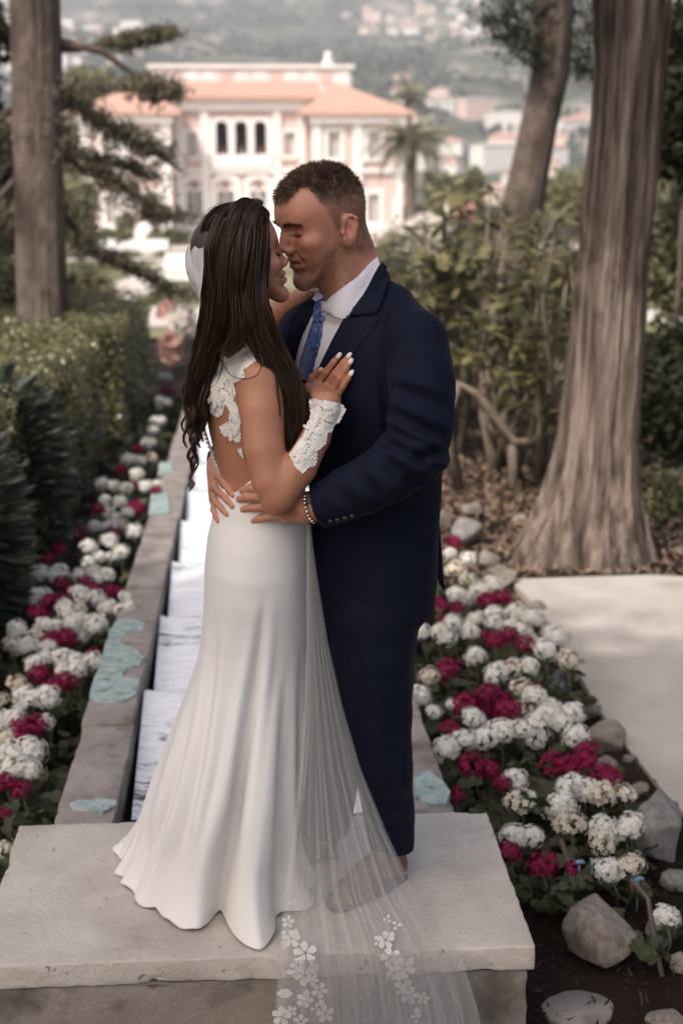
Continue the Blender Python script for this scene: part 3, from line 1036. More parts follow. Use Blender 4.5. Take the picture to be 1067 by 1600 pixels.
for bi, (pl, dy, rngs, cnt) in enumerate(BOUGHS):
    P = [at_y(x, y, CY + dy * (i / (len(pl) - 1))) for i, (x, y) in enumerate(pl)]
    P[0] = Vector((at_y(62, pl[0][1], CY).x, CY, P[0].z))
    mb = MB().tube([p - Vector(ce.location) for p in P], [0.045 * (1 - 0.7 * i / (len(P) - 1)) for i in range(len(P))], 7)
    b = mk('bough', mb.v, mb.f, m_bark_p, ce, smooth=True)
    r = random.Random(bi)
    L = []
    for a0, a1, th in rngs:
        for k in range(cnt):
            t = r.uniform(a0, a1) * (len(P) - 1)
            i = min(int(t), len(P) - 2)
            q = P[i].lerp(P[i + 1], t - i)
            th2 = th * (0.7 + 0.6 * vnoise(q, 2.5, bi))
            L.append((q.x + r.gauss(0, th2), q.y + r.gauss(0, th2 * 1.5), q.z - abs(r.gauss(0, th2 * 0.55)) + 0.05))
    Cn = needle_cloud(np.array(L), 5, 0, 0.03, bi + 40, 0.8)
    V, F = leaf_quads(Cn, 0.075, 0.22, seed=bi + 60)
    V = V - np.array(ce.location)
    mk('needles', V, F, m_cedar, b)
crown(9000, (-2.6, 15.0, 8.4), (3.0, 2.6, 1.9), 41, 0.16, m_cedar, ce, aspect=0.25, clumps=70)


# --- clipped hedges beside the left bed
def hedge(x0, x1, y0, y1, h, n, seed, label, size=0.036, rough=0.05):
    r = np.random.default_rng(seed)
    t = thing('clipped_hedge', label, 'hedge', ((x0 + x1) / 2, y0, gz(y0)), 0, 'clipped hedges beside the water channel')
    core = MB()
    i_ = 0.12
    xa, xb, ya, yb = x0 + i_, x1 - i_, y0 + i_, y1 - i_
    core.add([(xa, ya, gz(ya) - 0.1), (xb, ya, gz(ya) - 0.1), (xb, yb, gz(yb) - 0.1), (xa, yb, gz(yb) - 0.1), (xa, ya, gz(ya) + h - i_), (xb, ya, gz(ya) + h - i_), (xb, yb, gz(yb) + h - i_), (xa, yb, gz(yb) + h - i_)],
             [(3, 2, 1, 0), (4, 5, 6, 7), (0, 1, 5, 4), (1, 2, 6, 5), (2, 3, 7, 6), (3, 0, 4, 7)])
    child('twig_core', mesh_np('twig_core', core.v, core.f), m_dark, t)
    A = np.array([(x1 - x0) * (y1 - y0), (y1 - y0) * h, (x1 - x0) * h, (x1 - x0) * h * 0.6])
    w = r.choice(4, size=n, p=A / A.sum())
    u, v = r.random(n), r.random(n)
    x = np.where(w == 0, x0 + (x1 - x0) * u, np.where(w == 1, x1, x0 + (x1 - x0) * u))
    y = np.where(w == 0, y0 + (y1 - y0) * v, np.where(w == 1, y0 + (y1 - y0) * u, np.where(w == 2, y0, y1)))
    z = np.where(w == 0, h, h * v)
    nr = np.array([[0, 0, 1], [1, 0, 0.3], [0, -1, 0.3], [0, 1, 0.3]])[w]
    C = np.stack([x, y, z], axis=1)
    dsp = np.array([vnoise(c, 1.3, seed) * 0.20 + vnoise(c, 4, seed) * 0.09 for c in C])
    C += nr * dsp[:, None]
    C -= nr * (r.random(n) ** 2 * 0.14)[:, None]
    C[:, 2] += np.array([gz(q) for q in C[:, 1]])
    V, F = leaf_quads(C, r.uniform(0.7, 1.4, n) * size, 0.6, nrm=nr, seed=seed)
    f = child('foliage', mesh_np('foliage', V, F), m_hedge, t)
    return t


hedge(-3.6, -1.25, 6.9, 12.2, 1.18, 60000, 3, 'long clipped green hedge with a sunlit top in front of the cedar')
hedge(-2.6, -1.12, 12.8, 16.6, 1.2, 26000, 4, 'darker clipped hedge block behind the long sunlit hedge')

# --- narrow-leaved bushes at the left edge
def narrow_bush(cx, cy_, h, rad, n, seed, label):
    r = np.random.default_rng(seed)
    t = thing('leafy_bush', label, 'bush', (cx, cy_, gz(cy_)), 0, 'narrow leaved bushes below the hedge')
    for k in range(14):
        a = r.uniform(0, 6.28)
        q = r.uniform(0.2, 0.8) * rad
        mb = MB().tube([(0, 0, -0.05), (q * 0.4 * math.cos(a), q * 0.4 * math.sin(a), h * 0.5), (q * math.cos(a), q * math.sin(a), h * r.uniform(0.7, 0.95))], [0.014, 0.01, 0.005], 5)
        mk('stem', mb.v, mb.f, m_twig, t, smooth=True)
    P = blob_points(n, seed, 0.45) * np.array([rad, rad, h * 0.5]) + np.array([0, 0, h * 0.52])
    d = P * np.array([1, 1, 0]) / rad + np.array([0, 0, 0.15])
    V, F = leaf_quads(P, r.uniform(0.09, 0.17, n), 0.2, droop=d * 1.6, spread=0.6, seed=seed)
    mk('foliage', V, F, m_bush, t)


narrow_bush(-1.38, 7.7, 1.30, 0.42, 3600, 3, 'dark bush of long narrow leaves standing in front of the clipped hedge')
narrow_bush(-1.42, 6.5, 1.20, 0.40, 3200, 5, 'dark narrow leaved bush beside the left geraniums')
narrow_bush(-1.50, 5.6, 0.85, 0.40, 2600, 6, 'low dark narrow leaved bush behind the left geraniums')


# --- leafy shrubs on the right with bare crooked stems
def whorl_mesh(seed, n=9):
    r = random.Random(seed)
    V, F = [], []
    for k in range(n):
        a = k / n * 6.283 + r.uniform(-0.3, 0.3)
        el = r.uniform(-0.35, 0.75)
        L = r.uniform(0.75, 1.15)
        d = Vector((math.cos(a), math.sin(a), 0))
        s = Vector((-math.sin(a), math.cos(a), 0))
        o = len(V)
        for i, (t, w) in enumerate([(0.05, 0.03), (0.35, 0.16), (0.65, 0.17), (1.0, 0.01)]):
            c = d * (t * L * math.cos(el)) + Vector((0, 0, t * L * math.sin(el) - 0.35 * t * t * L))
            V += [c + s * w * L - Vector((0, 0, w * 0.25)), c + Vector((0, 0, 0)), c - s * w * L - Vector((0, 0, w * 0.25))]
        for i in range(3):
            q = o + i * 3
            F += [(q, q + 1, q + 4, q + 3), (q + 1, q + 2, q + 5, q + 4)]
    me = mesh_np('leaf_whorl', np.array([tuple(v) for v in V]), np.array(F), True)
    me.materials.append(m_shrubl)
    return me


whorls = [whorl_mesh(i) for i in range(5)]


def stem_shrub(px, py, tops, Y, seed, label):
    """base pixel on the ground, top pixels of the shoots"""
    r = random.Random(seed)
    b = at_y(px, py, Y)
    t = thing('leafy_shrub', label, 'shrub', (b.x, Y, gz(Y)), 0, 'bare stemmed shrubs beside the big tree')
    base = Vector((b.x, Y, gz(Y)))
    for k, (x, y) in enumerate(tops):
        q = at_y(x, y, Y + r.uniform(-0.7, 0.9)) - base
        s = Vector((r.uniform(-0.15, 0.15), r.uniform(-0.15, 0.15), -0.05))
        m1 = s.lerp(q, 0.35) + Vector((r.uniform(-0.18, 0.18), r.uniform(-0.15, 0.15), 0))
        m2 = s.lerp(q, 0.7) + Vector((r.uniform(-0.12, 0.12), r.uniform(-0.1, 0.1), 0.03))
        mb = MB().tube([s, m1, m2, q], [r.uniform(0.028, 0.045), 0.026, 0.018, 0.008], 7)
        mk('stem', mb.v, mb.f, m_twig, t, smooth=True)
        for j in range(r.randint(4, 6)):
            tt = 1 - 0.55 * (j / 6) ** 1.1
            p = (m2.lerp(q, (tt - 0.7) / 0.3) if tt > 0.7 else m1.lerp(m2, (tt - 0.35) / 0.35))
            p = p + (Vector((0, 0, 0)) if j == 0 else Vector((r.gauss(0, 0.16), r.gauss(0, 0.16), r.gauss(0, 0.08))))
            link('leaf_whorl', r.choice(whorls), None, t, loc=p, rot=(r.uniform(-0.4, 0.4), r.uniform(-0.4, 0.4), r.uniform(0, 6)), scale=r.uniform(0.15, 0.23))


stem_shrub(700, 705, [(600, 385), (640, 360), (625, 430), (665, 400), (690, 350), (610, 470), (650, 500), (720, 330), (700, 300), (600, 420), (670, 460), (720, 430), (640, 540), (690, 500), (705, 385), (660, 350)], 12.4, 1, 'tall leafy shrub with bare stems behind the groom')
stem_shrub(790, 735, [(740, 300), (760, 350), (790, 330), (810, 300), (745, 400), (780, 420), (820, 370), (840, 340), (765, 300), (800, 460), (745, 480), (830, 430), (860, 360), (855, 420), (770, 520)], 11.6, 2, 'leafy shrub with crooked stems between the pine and the big tree')
stem_shrub(850, 770, [(870, 340), (890, 400), (860, 470), (830, 520), (880, 520), (840, 440), (905, 330), (820, 560)], 10.8, 3, 'slender shrub leaning against the big tree trunk')
stem_shrub(760, 690, [(720, 400), (760, 440), (800, 400), (840, 480), (700, 540), (740, 560), (790, 560), (640, 460), (870, 420), (680, 420), (610, 520), (625, 560)], 14.0, 4, 'background shrub of pale olive leaves behind the crooked stems')
# crooked low limb in front of the shrubs
P = [at_y(x, y, 10.6) for x, y in [(718, 600), (745, 615), (765, 640), (800, 690), (825, 690), (872, 668)]]
b0 = Vector((P[0].x, 10.6, gz(10.6)))
mb = MB().tube([Vector((0.02, 0, 0)), P[0] - b0 - Vector((0.1, 0, 0.3)), ] + [p - b0 for p in P], [0.05, 0.045, 0.04, 0.035, 0.035, 0.04, 0.035, 0.025], 8)
fb = thing('fallen_branch', 'crooked bare branch reaching towards the big tree trunk', 'branch', b0)
mk('limb', mb.v, mb.f, m_twig, fb, smooth=True)
Q = [P[3], P[3] + Vector((0.02, 0.05, -0.35)), Vector((P[3].x + 0.12, 10.7, gz(10.7) - 0.05))]
mb = MB().tube([q - b0 for q in Q], [0.035, 0.035, 0.05], 8)
mk('limb', mb.v, mb.f, m_twig, fb, smooth=True)


# --- round-crowned trees and bushes that fill the background
def bush_tree(px, py, rx_px, rz_px, Y, n, seed, mat, size, label, cat='bush', group=None, trunk=True, name='garden_bush', core=True):
    c = at_y(px, py, Y)
    dist = (c - CAM).dot(_f)
    rx, rz = rx_px * dist / FPX, rz_px * dist / FPX
    g = gz(Y) if Y < 180 else gz(180) - min(42, (Y - 180) * .16)
    t = thing(name, label, cat, (c.x, Y, g), 0, group)
    top = c.z - g
    if trunk:
        mb = MB().tube([(0, 0, -0.1), (0.05 * rx, 0, top * 0.5), (0, 0, top)], [max(0.03, rx * 0.08), max(0.025, rx * 0.06), 0.02], 7)
        mk('trunk', mb.v, mb.f, m_twig, t, smooth=True)
    k = 26
    P = blob_points(k, seed, 0.5) * np.array([rx, rx, rz]) * 0.85
    C = needle_cloud(P, n // k, 0, min(rx, rz) * 0.30, seed + 1, 1.0) + np.array([0, 0, top])
    C[:, 2] = np.maximum(C[:, 2], 0.02)
    r = np.random.default_rng(seed)
    V, F = leaf_quads(C, r.uniform(0.6, 1.4, len(C)) * size, 0.45, seed=seed)
    mk('crown', V, F, mat, t)
    return t


bush_tree(1052, 620, 60, 150, 11.5, 5000, 1, m_conif, 0.10, 'dark leafy bush growing behind the big tree', 'bush')
bush_tree(1050, 800, 50, 70, 9.6, 4000, 2, m_hedge, 0.05, 'low green bush at the foot of the big tree', 'bush')
bush_tree(1062, 400, 60, 130, 14, 5000, 3, m_olive, 0.10, 'sunlit olive bush beyond the big tree', 'bush')
bush_tree(1075, 140, 75, 170, 13, 7000, 4, m_conif, 0.13, 'dark conifer towering behind the big tree', 'tree', name='conifer_tree')
bush_tree(-12, 260, 52, 260, 17, 9000, 5, m_conif, 0.16, 'dark conifer standing left of the cedar trunk', 'tree', name='conifer_tree')
bush_tree(10, 470, 70, 60, 15.5, 5000, 6, m_hedge, 0.07, 'sunlit bush growing at the foot of the cedar', 'bush')
bush_tree(130, 455, 50, 30, 17.5, 3500, 16, m_olive, 0.07, 'pale green bush behind the clipped hedge by the cedar', 'bush')
bush_tree(640, 470, 70, 110, 20, 6000, 7, m_olive, 0.11, 'pale olive bush behind the bare stemmed shrubs near the groom', 'bush')
bush_tree(760, 480, 80, 120, 21, 6000, 8, m_olive, 0.12, 'pale olive bush in front of the leaning pine', 'bush')
bush_tree(880, 500, 70, 130, 19, 6000, 9, m_olive, 0.11, 'pale olive bush between the pine and the big tree', 'bush')
bush_tree(700, 590, 70, 60, 16, 5000, 10, m_hedge, 0.08, 'dark green undergrowth bush behind the bare stems', 'bush')
bush_tree(800, 610, 80, 60, 16, 5000, 12, m_hedge, 0.08, 'dark green undergrowth bush below the leaning pine', 'bush')
bush_tree(890, 310, 34, 34, 45, 4000, 13, m_olive, 0.22, 'round clipped garden tree beyond the leaning pine', 'tree', name='garden_tree')

# --- the tree whose crown shades the plinth, standing left of the photographer
sh = thing('shade_tree', 'tall tree left of the photographer whose crown shades the couple', 'tree', (-7.4, -5.6, gz(0)))
mb = MB().tube([(0, 0, -0.2), (0.05, 0, 3.5), (0.25, 0.3, 7.2), (0.7, 0.8, 11.0)], [0.36, 0.28, 0.22, 0.12], 12)
mk('trunk', mb.v, mb.f, m_bark_p, sh, smooth=True)
crown(17000, (-6.1, -3.7, 11.9), (2.8, 2.8, 1.3), 71, 0.24, m_hedge, sh, aspect=0.6, clumps=120, spread=0.35)

# --- unseen trees added round the glade to cut low skylight
for i, (x, y, z, rx, rz, n_, lab) in enumerate([(-9.0, 7.5, 3.2, 2.8, 3.2, 5200, 'unseen tree added left of the glade to block skylight'), (8.0, 3.5, 3.2, 2.6, 3.2, 5200, 'unseen tree added right of the concrete path to block skylight'), (9.5, 9.5, 3.4, 2.6, 3.4, 5200, 'unseen tree added beyond the big tree to block skylight')]):
    gt = thing('garden_tree', lab, 'tree', (x, y, gz(y)))
    mb = MB().tube([(0, 0, -0.1), (0.1, 0, 1.5), (0, 0, z)], [0.2, 0.16, 0.08], 9)
    mk('trunk', mb.v, mb.f, m_bark_p, gt, smooth=True)
    P = blob_points(60, 300 + i, 0.45) * np.array([rx, rx, rz]) * 0.85
    C = needle_cloud(P, n_ // 60, 0, 0.8, 310 + i, 1.0) + np.array([0, 0, z])
    C[:, 2] = np.maximum(C[:, 2], 0.05)
    V, F = leaf_quads(C, 0.32, 0.6, seed=320 + i)
    mk('crown', V, F, m_hedge, gt)
# ================================================================== garden between the trees and the villa
m_lawn = M('dry_lawn', (0.11, 0.115, 0.05), 0.9, (0.19, 0.18, 0.09), 0.6, bump=0.3, bscale=6, c3=(0.26, 0.22, 0.14), s3=0.15, m3=(0.5, 0.62), spec=0.1)
m_gravel = M('pale_gravel', (0.46, 0.41, 0.36), 0.9, (0.56, 0.51, 0.46), 3, bump=0.2, bscale=30, spec=0.1)
m_wstone = M('white_painted', (0.70, 0.68, 0.65), 0.6, (0.78, 0.76, 0.73), 3, spec=0.3)
m_bench = M('white_bench_paint', (0.74, 0.73, 0.71), 0.5, (0.80, 0.79, 0.77), 6, spec=0.3)


def sheet(name, x0, x1, y0, y1, dz, mat, ny=24):
    ys = frange(y0, y1, ny)
    V = []
    for y in ys:
        V += [(x0, y, gz(y) + dz), (x1, y, gz(y) + dz)]
    o = mk(name, V, grid_faces(2, ny), mat)
    return tag(o, kind='structure')


sheet('lawn', -70, 70, 25, 119, 0.06, m_lawn, 40)
sheet('gravel_walk', -9, 9, 27.5, 34, 0.075, m_gravel)
sheet('gravel_walk', -4.2, -2.6, 34, 74, 0.075, m_gravel)
sheet('gravel_walk', -14, 14, 74, 79, 0.075, m_gravel)
sheet('gravel_walk', -45, 45, 96, 119, 0.075, m_gravel)
sheet('gravel_walk', -7, -3.2, 43, 48, 0.085, m_gravel)

# benches
def bench(px, py, w, label, Y=84.0):
    p = at_y(px, py, Y)
    t = thing('garden_bench', label, 'bench', (p.x, Y, gz(Y) + 0.075), 0, 'white garden benches on the lawn')
    MB().box(-w / 2, w / 2, -0.25, 0.22, 0.38, 0.44).build('seat', m_bench, t)
    MB().box(-w / 2, w / 2, 0.22, 0.28, 0.44, 0.92).build('backrest', m_bench, t)
    for s in (-1, 1):
        MB().box(s * w * 0.42 - 0.05, s * w * 0.42 + 0.05, -0.22, 0.27, -0.02, 0.379).build('leg', m_bench, t)
    MB().box(-w * 0.37, w * 0.37, -0.21, -0.18, 0.05, 0.378).build('front_panel', m_bench, t)


bench(158, 400, 1.75, 'white garden bench on the lawn nearer the cedar trunk')
bench(240, 400, 1.75, 'white garden bench on the lawn below the villa arches')
bench(288, 440, 1.25, 'white garden bench on the gravel close to the water channel', 48.0)

# low box hedges and flowering mounds of the parterre
m_wflow = leafmat('white_blossom', (0.66, 0.58, 0.52), (0.78, 0.74, 0.68), 0.7, 0.2, 0.2)
m_pflow = leafmat('pink_blossom', (0.46, 0.24, 0.20), (0.62, 0.42, 0.36), 0.7, 0.2, 0.2)
for i, (px, py, rx, rz, Y, mm, lab) in enumerate([
    (165, 372, 60, 9, 92, m_olive, 'long low box hedge behind the white benches'),
    (260, 372, 40, 9, 93, m_olive, 'low box hedge below the villa arches'),
    (175, 405, 70, 10, 80, m_hedge, 'dark box hedge behind the bench near the cedar'),
    (260, 407, 34, 8, 80, m_hedge, 'dark box hedge beside the bench below the arches'),
    (130, 430, 50, 12, 60, m_olive, 'olive shrub mound on the lawn near the cedar'),
    (225, 432, 50, 8, 58, m_olive, 'flat green mound on the lawn'),
    (175, 456, 36, 9, 40, m_wflow, 'mound of white blossom beside the gravel walk'),
    (262, 492, 14, 16, 30, m_pflow, 'mound of pink blossom at the end of the channel'),
    (285, 505, 16, 22, 24, m_wflow, 'mound of white blossom at the end of the channel'),
    (268, 545, 10, 22, 20, m_pflow, 'tall pink blossom beside the channel'),
    (235, 470, 24, 8, 36, m_olive, 'low green mound beside the gravel walk'),
    (330, 372, 40, 10, 95, m_olive, 'rounded shrub before the villa door'),
    (240, 330, 14, 12, 104, m_olive, 'clipped shrub ball in front of the villa wing'),
    (195, 350, 12, 10, 104, m_olive, 'small clipped shrub ball before the villa'),
    (612, 372, 30, 14, 60, m_wflow, 'mound of white blossom beyond the groom'),
    (672, 362, 40, 18, 56, m_wflow, 'pale blossoming mound below the palm'),
    (700, 320, 30, 30, 70, m_olive, 'round green shrub near the palm'),
    (735, 300, 16, 36, 64, m_olive, 'narrow green shrub near the leaning pine'),
    (725, 330, 12, 12, 55, m_pflow, 'mound of pink blossom near the leaning pine'),
    (120, 335, 40, 60, 70, m_olive, 'pale tree behind the cedar boughs'),
]):
    bush_tree(px, py, rx, rz, Y, 2600, 100 + i, mm, 0.006 * Y if Y > 40 else 0.16, lab, 'shrub', None, trunk=(rz > 14), name='garden_shrub')

# ================================================================== villa
m_pink = M('pink_stucco', (0.57, 0.43, 0.385), 0.85, (0.62, 0.48, 0.435), 0.8, spec=0.15)
m_trim = M('white_stucco', (0.70, 0.665, 0.635), 0.8, (0.76, 0.73, 0.70), 0.7, spec=0.15)
m_roof = M('terracotta_tiles', (0.42, 0.255, 0.195), 0.85, (0.50, 0.325, 0.255), 2.0, stretch=(3, 0.5, 0.5), bump=0.3, bscale=10, spec=0.15)
m_glass = M('dark_window', (0.10, 0.095, 0.09), 0.15, (0.16, 0.15, 0.14), 2.0, spec=0.6)
m_shut = M('grey_shutter', (0.42, 0.39, 0.36), 0.7, (0.47, 0.44, 0.41), 3.0)
VY = 120.0
vg = gz(VY)
vil = thing('pink_villa', 'pink and white villa with terracotta roof and arched loggia', 'villa', (at_y(377, 365, VY).x, VY, vg))
V0 = Vector(vil.location)


def vx(px, Y=VY):
    return at_y(px, 240, Y).x - V0.x


def vz(py, Y=VY):
    return at_y(377, py, Y).z - V0.z


def arch_loop(x0, x1, z0, z1, n=10):
    """window outline: rectangle with a round head, counter-clockwise"""
    r = (x1 - x0) / 2
    zc_ = z1 - r
    pts = [(x0, z0), (x1, z0)]
    pts += [(x0 + r + r * math.cos(a), zc_ + r * math.sin(a)) for a in [math.pi * k / n for k in range(n + 1)]]
    return pts


def rect_loop(x0, x1, z0, z1):
    return [(x0, z0), (x1, z0), (x1, z1), (x0, z1)]


def wall_panel(name, x0, x1, z0, z1, y, th, loops, mat, parent):
    """wall with real openings: front at y, thickness th"""
    outer = rect_loop(x0, x1, z0, z1)
    polys = [[Vector((a, b, 0)) for a, b in outer]] + [[Vector((a, b, 0)) for a, b in l] for l in loops]
    flat = [p for l in polys for p in l]
    tris = mgeo.tessellate_polygon(polys)
    n = len(flat)
    V = [(p.x, y, p.y) for p in flat] + [(p.x, y + th, p.y) for p in flat]
    F = [tuple(t) for t in tris] + [tuple(i + n for i in reversed(t)) for t in tris]
    o = 0
    for l in polys:
        k = len(l)
        F += [(o + i, o + (i + 1) % k, n + o + (i + 1) % k, n + o + i) for i in range(k)]
        o += k
    return mk(name, V, F, mat, parent)


def frame(loop, y, w, d, parent, mat=None, name='window_surround', sill=True):
    """moulding that runs round an opening, proud of the wall"""
    k = len(loop)
    cx = sum(p[0] for p in loop) / k
    cz = sum(p[1] for p in loop) / k
    out = []
    for (a, b) in loop:
        v = Vector((a - cx, b - cz))
        sx = (abs(v.x) + w) / max(abs(v.x), 1e-3) if abs(v.x) > 0.05 else 1
        sz = (abs(v.y) + w) / max(abs(v.y), 1e-3) if abs(v.y) > 0.05 else 1
        out.append((cx + v.x * sx, cz + v.y * sz))
    V = [(a, y, b) for a, b in loop] + [(a, y, b) for a, b in out] + [(a, y + d, b) for a, b in loop] + [(a, y + d, b) for a, b in out]
    F = []
    for i in range(k):
        j = (i + 1) % k
        F += [(i, j, k + j, k + i), (k + i, k + j, 3 * k + j, 3 * k + i), (j, i, 2 * k + i, 2 * k + j)]
    return mk(name, V, F, mat or m_trim, parent)


def window(loop, y, parent, kind='glass', w=0.35, proud=0.12):
    f = frame(loop, y - proud, w, proud + 0.05, parent, name='window_surround')
    xs = [p[0] for p in loop]
    zs = [p[1] for p in loop]
    x0, x1, z0, z1 = min(xs), max(xs), min(zs), max(zs)
    mk('pane', [(x0 - 0.1, y + 0.25, z0 - 0.1), (x1 + 0.1, y + 0.25, z0 - 0.1), (x1 + 0.1, y + 0.25, z1 + 0.1), (x0 - 0.1, y + 0.25, z1 + 0.1)], [(0, 1, 2, 3)], m_glass if kind == 'glass' else m_shut, f)
    MB().box(x0 - w - 0.08, x1 + w + 0.08, y - proud - 0.18, y - 0.01, z0 - 0.32, z0 - 0.05).build('sill', m_trim, f)
    if kind == 'glass':
        mb = MB().box((x0 + x1) / 2 - 0.05, (x0 + x1) / 2 + 0.05, y + 0.14, y + 0.22, z0, z1)
        mb.build('mullion', m_trim, f)


# centre block
yc = 0.0
zc_e, zw_e = vz(152), vz(176)
xl, xr = vx(268), vx(487)
arch3 = [arch_loop(vx(a), vx(b), vz(241), vz(189)) for a, b in ((338, 357), (368, 387), (398, 417))]
cw = [rect_loop(vx(293), vx(309), vz(243), vz(207)), rect_loop(vx(445), vx(461), vz(243), vz(207))]
gw = []
for c in (303, 352, 403, 453):
    gw += [arch_loop(vx(c - 13), vx(c - 3), vz(335), vz(297)), arch_loop(vx(c + 3), vx(c + 13), vz(335), vz(297))]
wall_panel('wall', xl, xr, -0.3, zc_e, yc, 0.6, arch3 + cw + gw, m_pink, vil)
for l in arch3:
    frame(l, yc - 0.15, 0.32, 0.2, vil, name='loggia_arch')
for l in cw:
    window(l, yc, vil, 'shut')
for l in gw:
    window(l, yc, vil, 'glass', 0.22)
# loggia room behind the arches, its balustrade and columns
ax0, ax1 = vx(330), vx(426)
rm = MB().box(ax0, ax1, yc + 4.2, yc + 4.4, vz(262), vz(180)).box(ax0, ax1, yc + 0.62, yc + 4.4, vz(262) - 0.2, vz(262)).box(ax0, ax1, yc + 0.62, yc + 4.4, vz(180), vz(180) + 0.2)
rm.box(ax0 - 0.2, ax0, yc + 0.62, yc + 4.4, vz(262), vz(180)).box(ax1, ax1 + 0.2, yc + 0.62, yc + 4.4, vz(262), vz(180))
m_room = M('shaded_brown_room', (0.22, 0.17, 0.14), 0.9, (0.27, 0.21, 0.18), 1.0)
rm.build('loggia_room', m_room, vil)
MB().box(ax0, ax1, yc - 0.45, yc - 0.02, vz(262), vz(243)).build('loggia_parapet', m_trim, vil)
for px in (333, 362.5, 392.5, 422):
    x = vx(px)
    MB().box(x - 0.28, x + 0.28, yc - 0.42, yc - 0.02, vz(243), vz(186)).build('pilaster', m_trim, vil)
for i, (px, cc) in enumerate([(348, (0.5, 0.3, 0.28)), (378, (0.62, 0.62, 0.64)), (408, (0.55, 0.35, 0.3))]):
    mp_ = M('visitor_clothes', cc, 0.8)
    p = MB().tube([(0, 0, 0), (0, 0, 0.5), (0, 0, 0.95), (0, 0, 1.3), (0, 0, 1.45), (0.02, 0, 1.55), (0.02, 0, 1.68), (0, 0, 1.74)], [0.13, 0.15, 0.16, 0.2, 0.08, 0.09, 0.1, 0.04], 10)
    o = p.build('person', mp_, smooth=True, loc=V0 + Vector((vx(px), yc + 0.9, vz(262))))
    tag(o, ['visitor in a rust top in the loggia arch nearest the benches', 'visitor in a pale top standing in the middle loggia arch', 'visitor in a rust top in the loggia arch nearest the palms'][i], 'person')
# oculus over each pair of ground arches
for c in (303, 352, 403, 453):
    x, z = vx(c), vz(289)
    ring = [(x + 0.24 * math.cos(a), z + 0.24 * math.sin(a)) for a in [k / 12 * 6.283 for k in range(12)]]
    mk('oculus', [(a, yc - 0.21, b) for a, b in ring], [tuple(range(12))], m_glass, vil)
    big = arch_loop(vx(c - 17), vx(c + 17), vz(337), vz(279))
    frame(big, yc - 0.2, 0.35, 0.16, vil, name='arch_surround')
# string courses, cornice, pilasters
MB().box(xl, xr, yc - 0.35, yc - 0.02, vz(270), vz(263)).build('string_course', m_trim, vil)
MB().box(xl - 0.1, xr + 0.1, yc - 0.5, yc - 0.02, vz(172), vz(152)).build('cornice', m_trim, vil)
MB().box(xl, xr, yc - 0.5, yc - 0.02, -0.3, vz(345)).build('plinth_band', m_trim, vil)
for px in (281, 321, 433, 472):
    x = vx(px)
    MB().box(x - 0.32, x + 0.32, yc - 0.3, yc - 0.02, vz(344.9), vz(270.1)).build('pilaster', m_trim, vil)
    MB().box(x - 0.32, x + 0.32, yc - 0.3, yc - 0.02, vz(262.9), vz(172.1)).build('pilaster', m_trim, vil)
# centre roof: low slope up to the white attic
ya = yc + 6
rf = [(xl - 0.8, yc - 1.0, zc_e + 0.05), (xr + 0.8, yc - 1.0, zc_e + 0.05), (xr + 0.8, ya, vz(123)), (xl - 0.8, ya, vz(123)), (xl - 0.8, ya, zc_e - 0.3), (xr + 0.8, ya, zc_e - 0.3), (xr + 0.8, yc - 1.0, zc_e - 0.18), (xl - 0.8, yc - 1.0, zc_e - 0.18)]
mk('roof', rf, [(0, 1, 2, 3), (7, 6, 1, 0), (6, 5, 2, 1), (4, 7, 0, 3), (5, 4, 3, 2), (7, 4, 5, 6)], m_roof, vil)
# attic with balustrade
x0, x1 = at_y(236, 110, VY + 7).x - V0.x, at_y(548, 110, VY + 7).x - V0.x
zb, zt = vz(150), vz(97, VY + 7)
att = MB().box(x0, x1, ya + 0.8, ya + 12, zb, zt - 0.5).build('attic', m_trim, vil)
MB().box(x0 - 0.3, x1 + 0.3, ya + 0.5, ya + 12.2, zt - 0.5, zt - 0.2).build('attic_cornice', m_trim, att)
for i in range(12):
    xx = x0 + (x1 - x0) * (i + 0.5) / 12
    MB().box(xx - 0.5, xx + 0.5, ya + 0.7, ya + 0.79, zb + 1.1, zt - 0.75).build('panel', m_pink if i % 3 == 1 else m_trim, att)
fx = at_y(513, 100, VY + 7).x - V0.x
fn = MB().tube([(fx, ya + 1.5, zt - 0.2), (fx, ya + 1.5, zt + 0.2), (fx, ya + 1.5, zt + 0.3), (fx, ya + 1.5, zt + 0.6), (fx, ya + 1.5, zt + 0.95)], [0.5, 0.45, 0.25, 0.42, 0.05], 10)
fn.build('finial', m_trim, att)
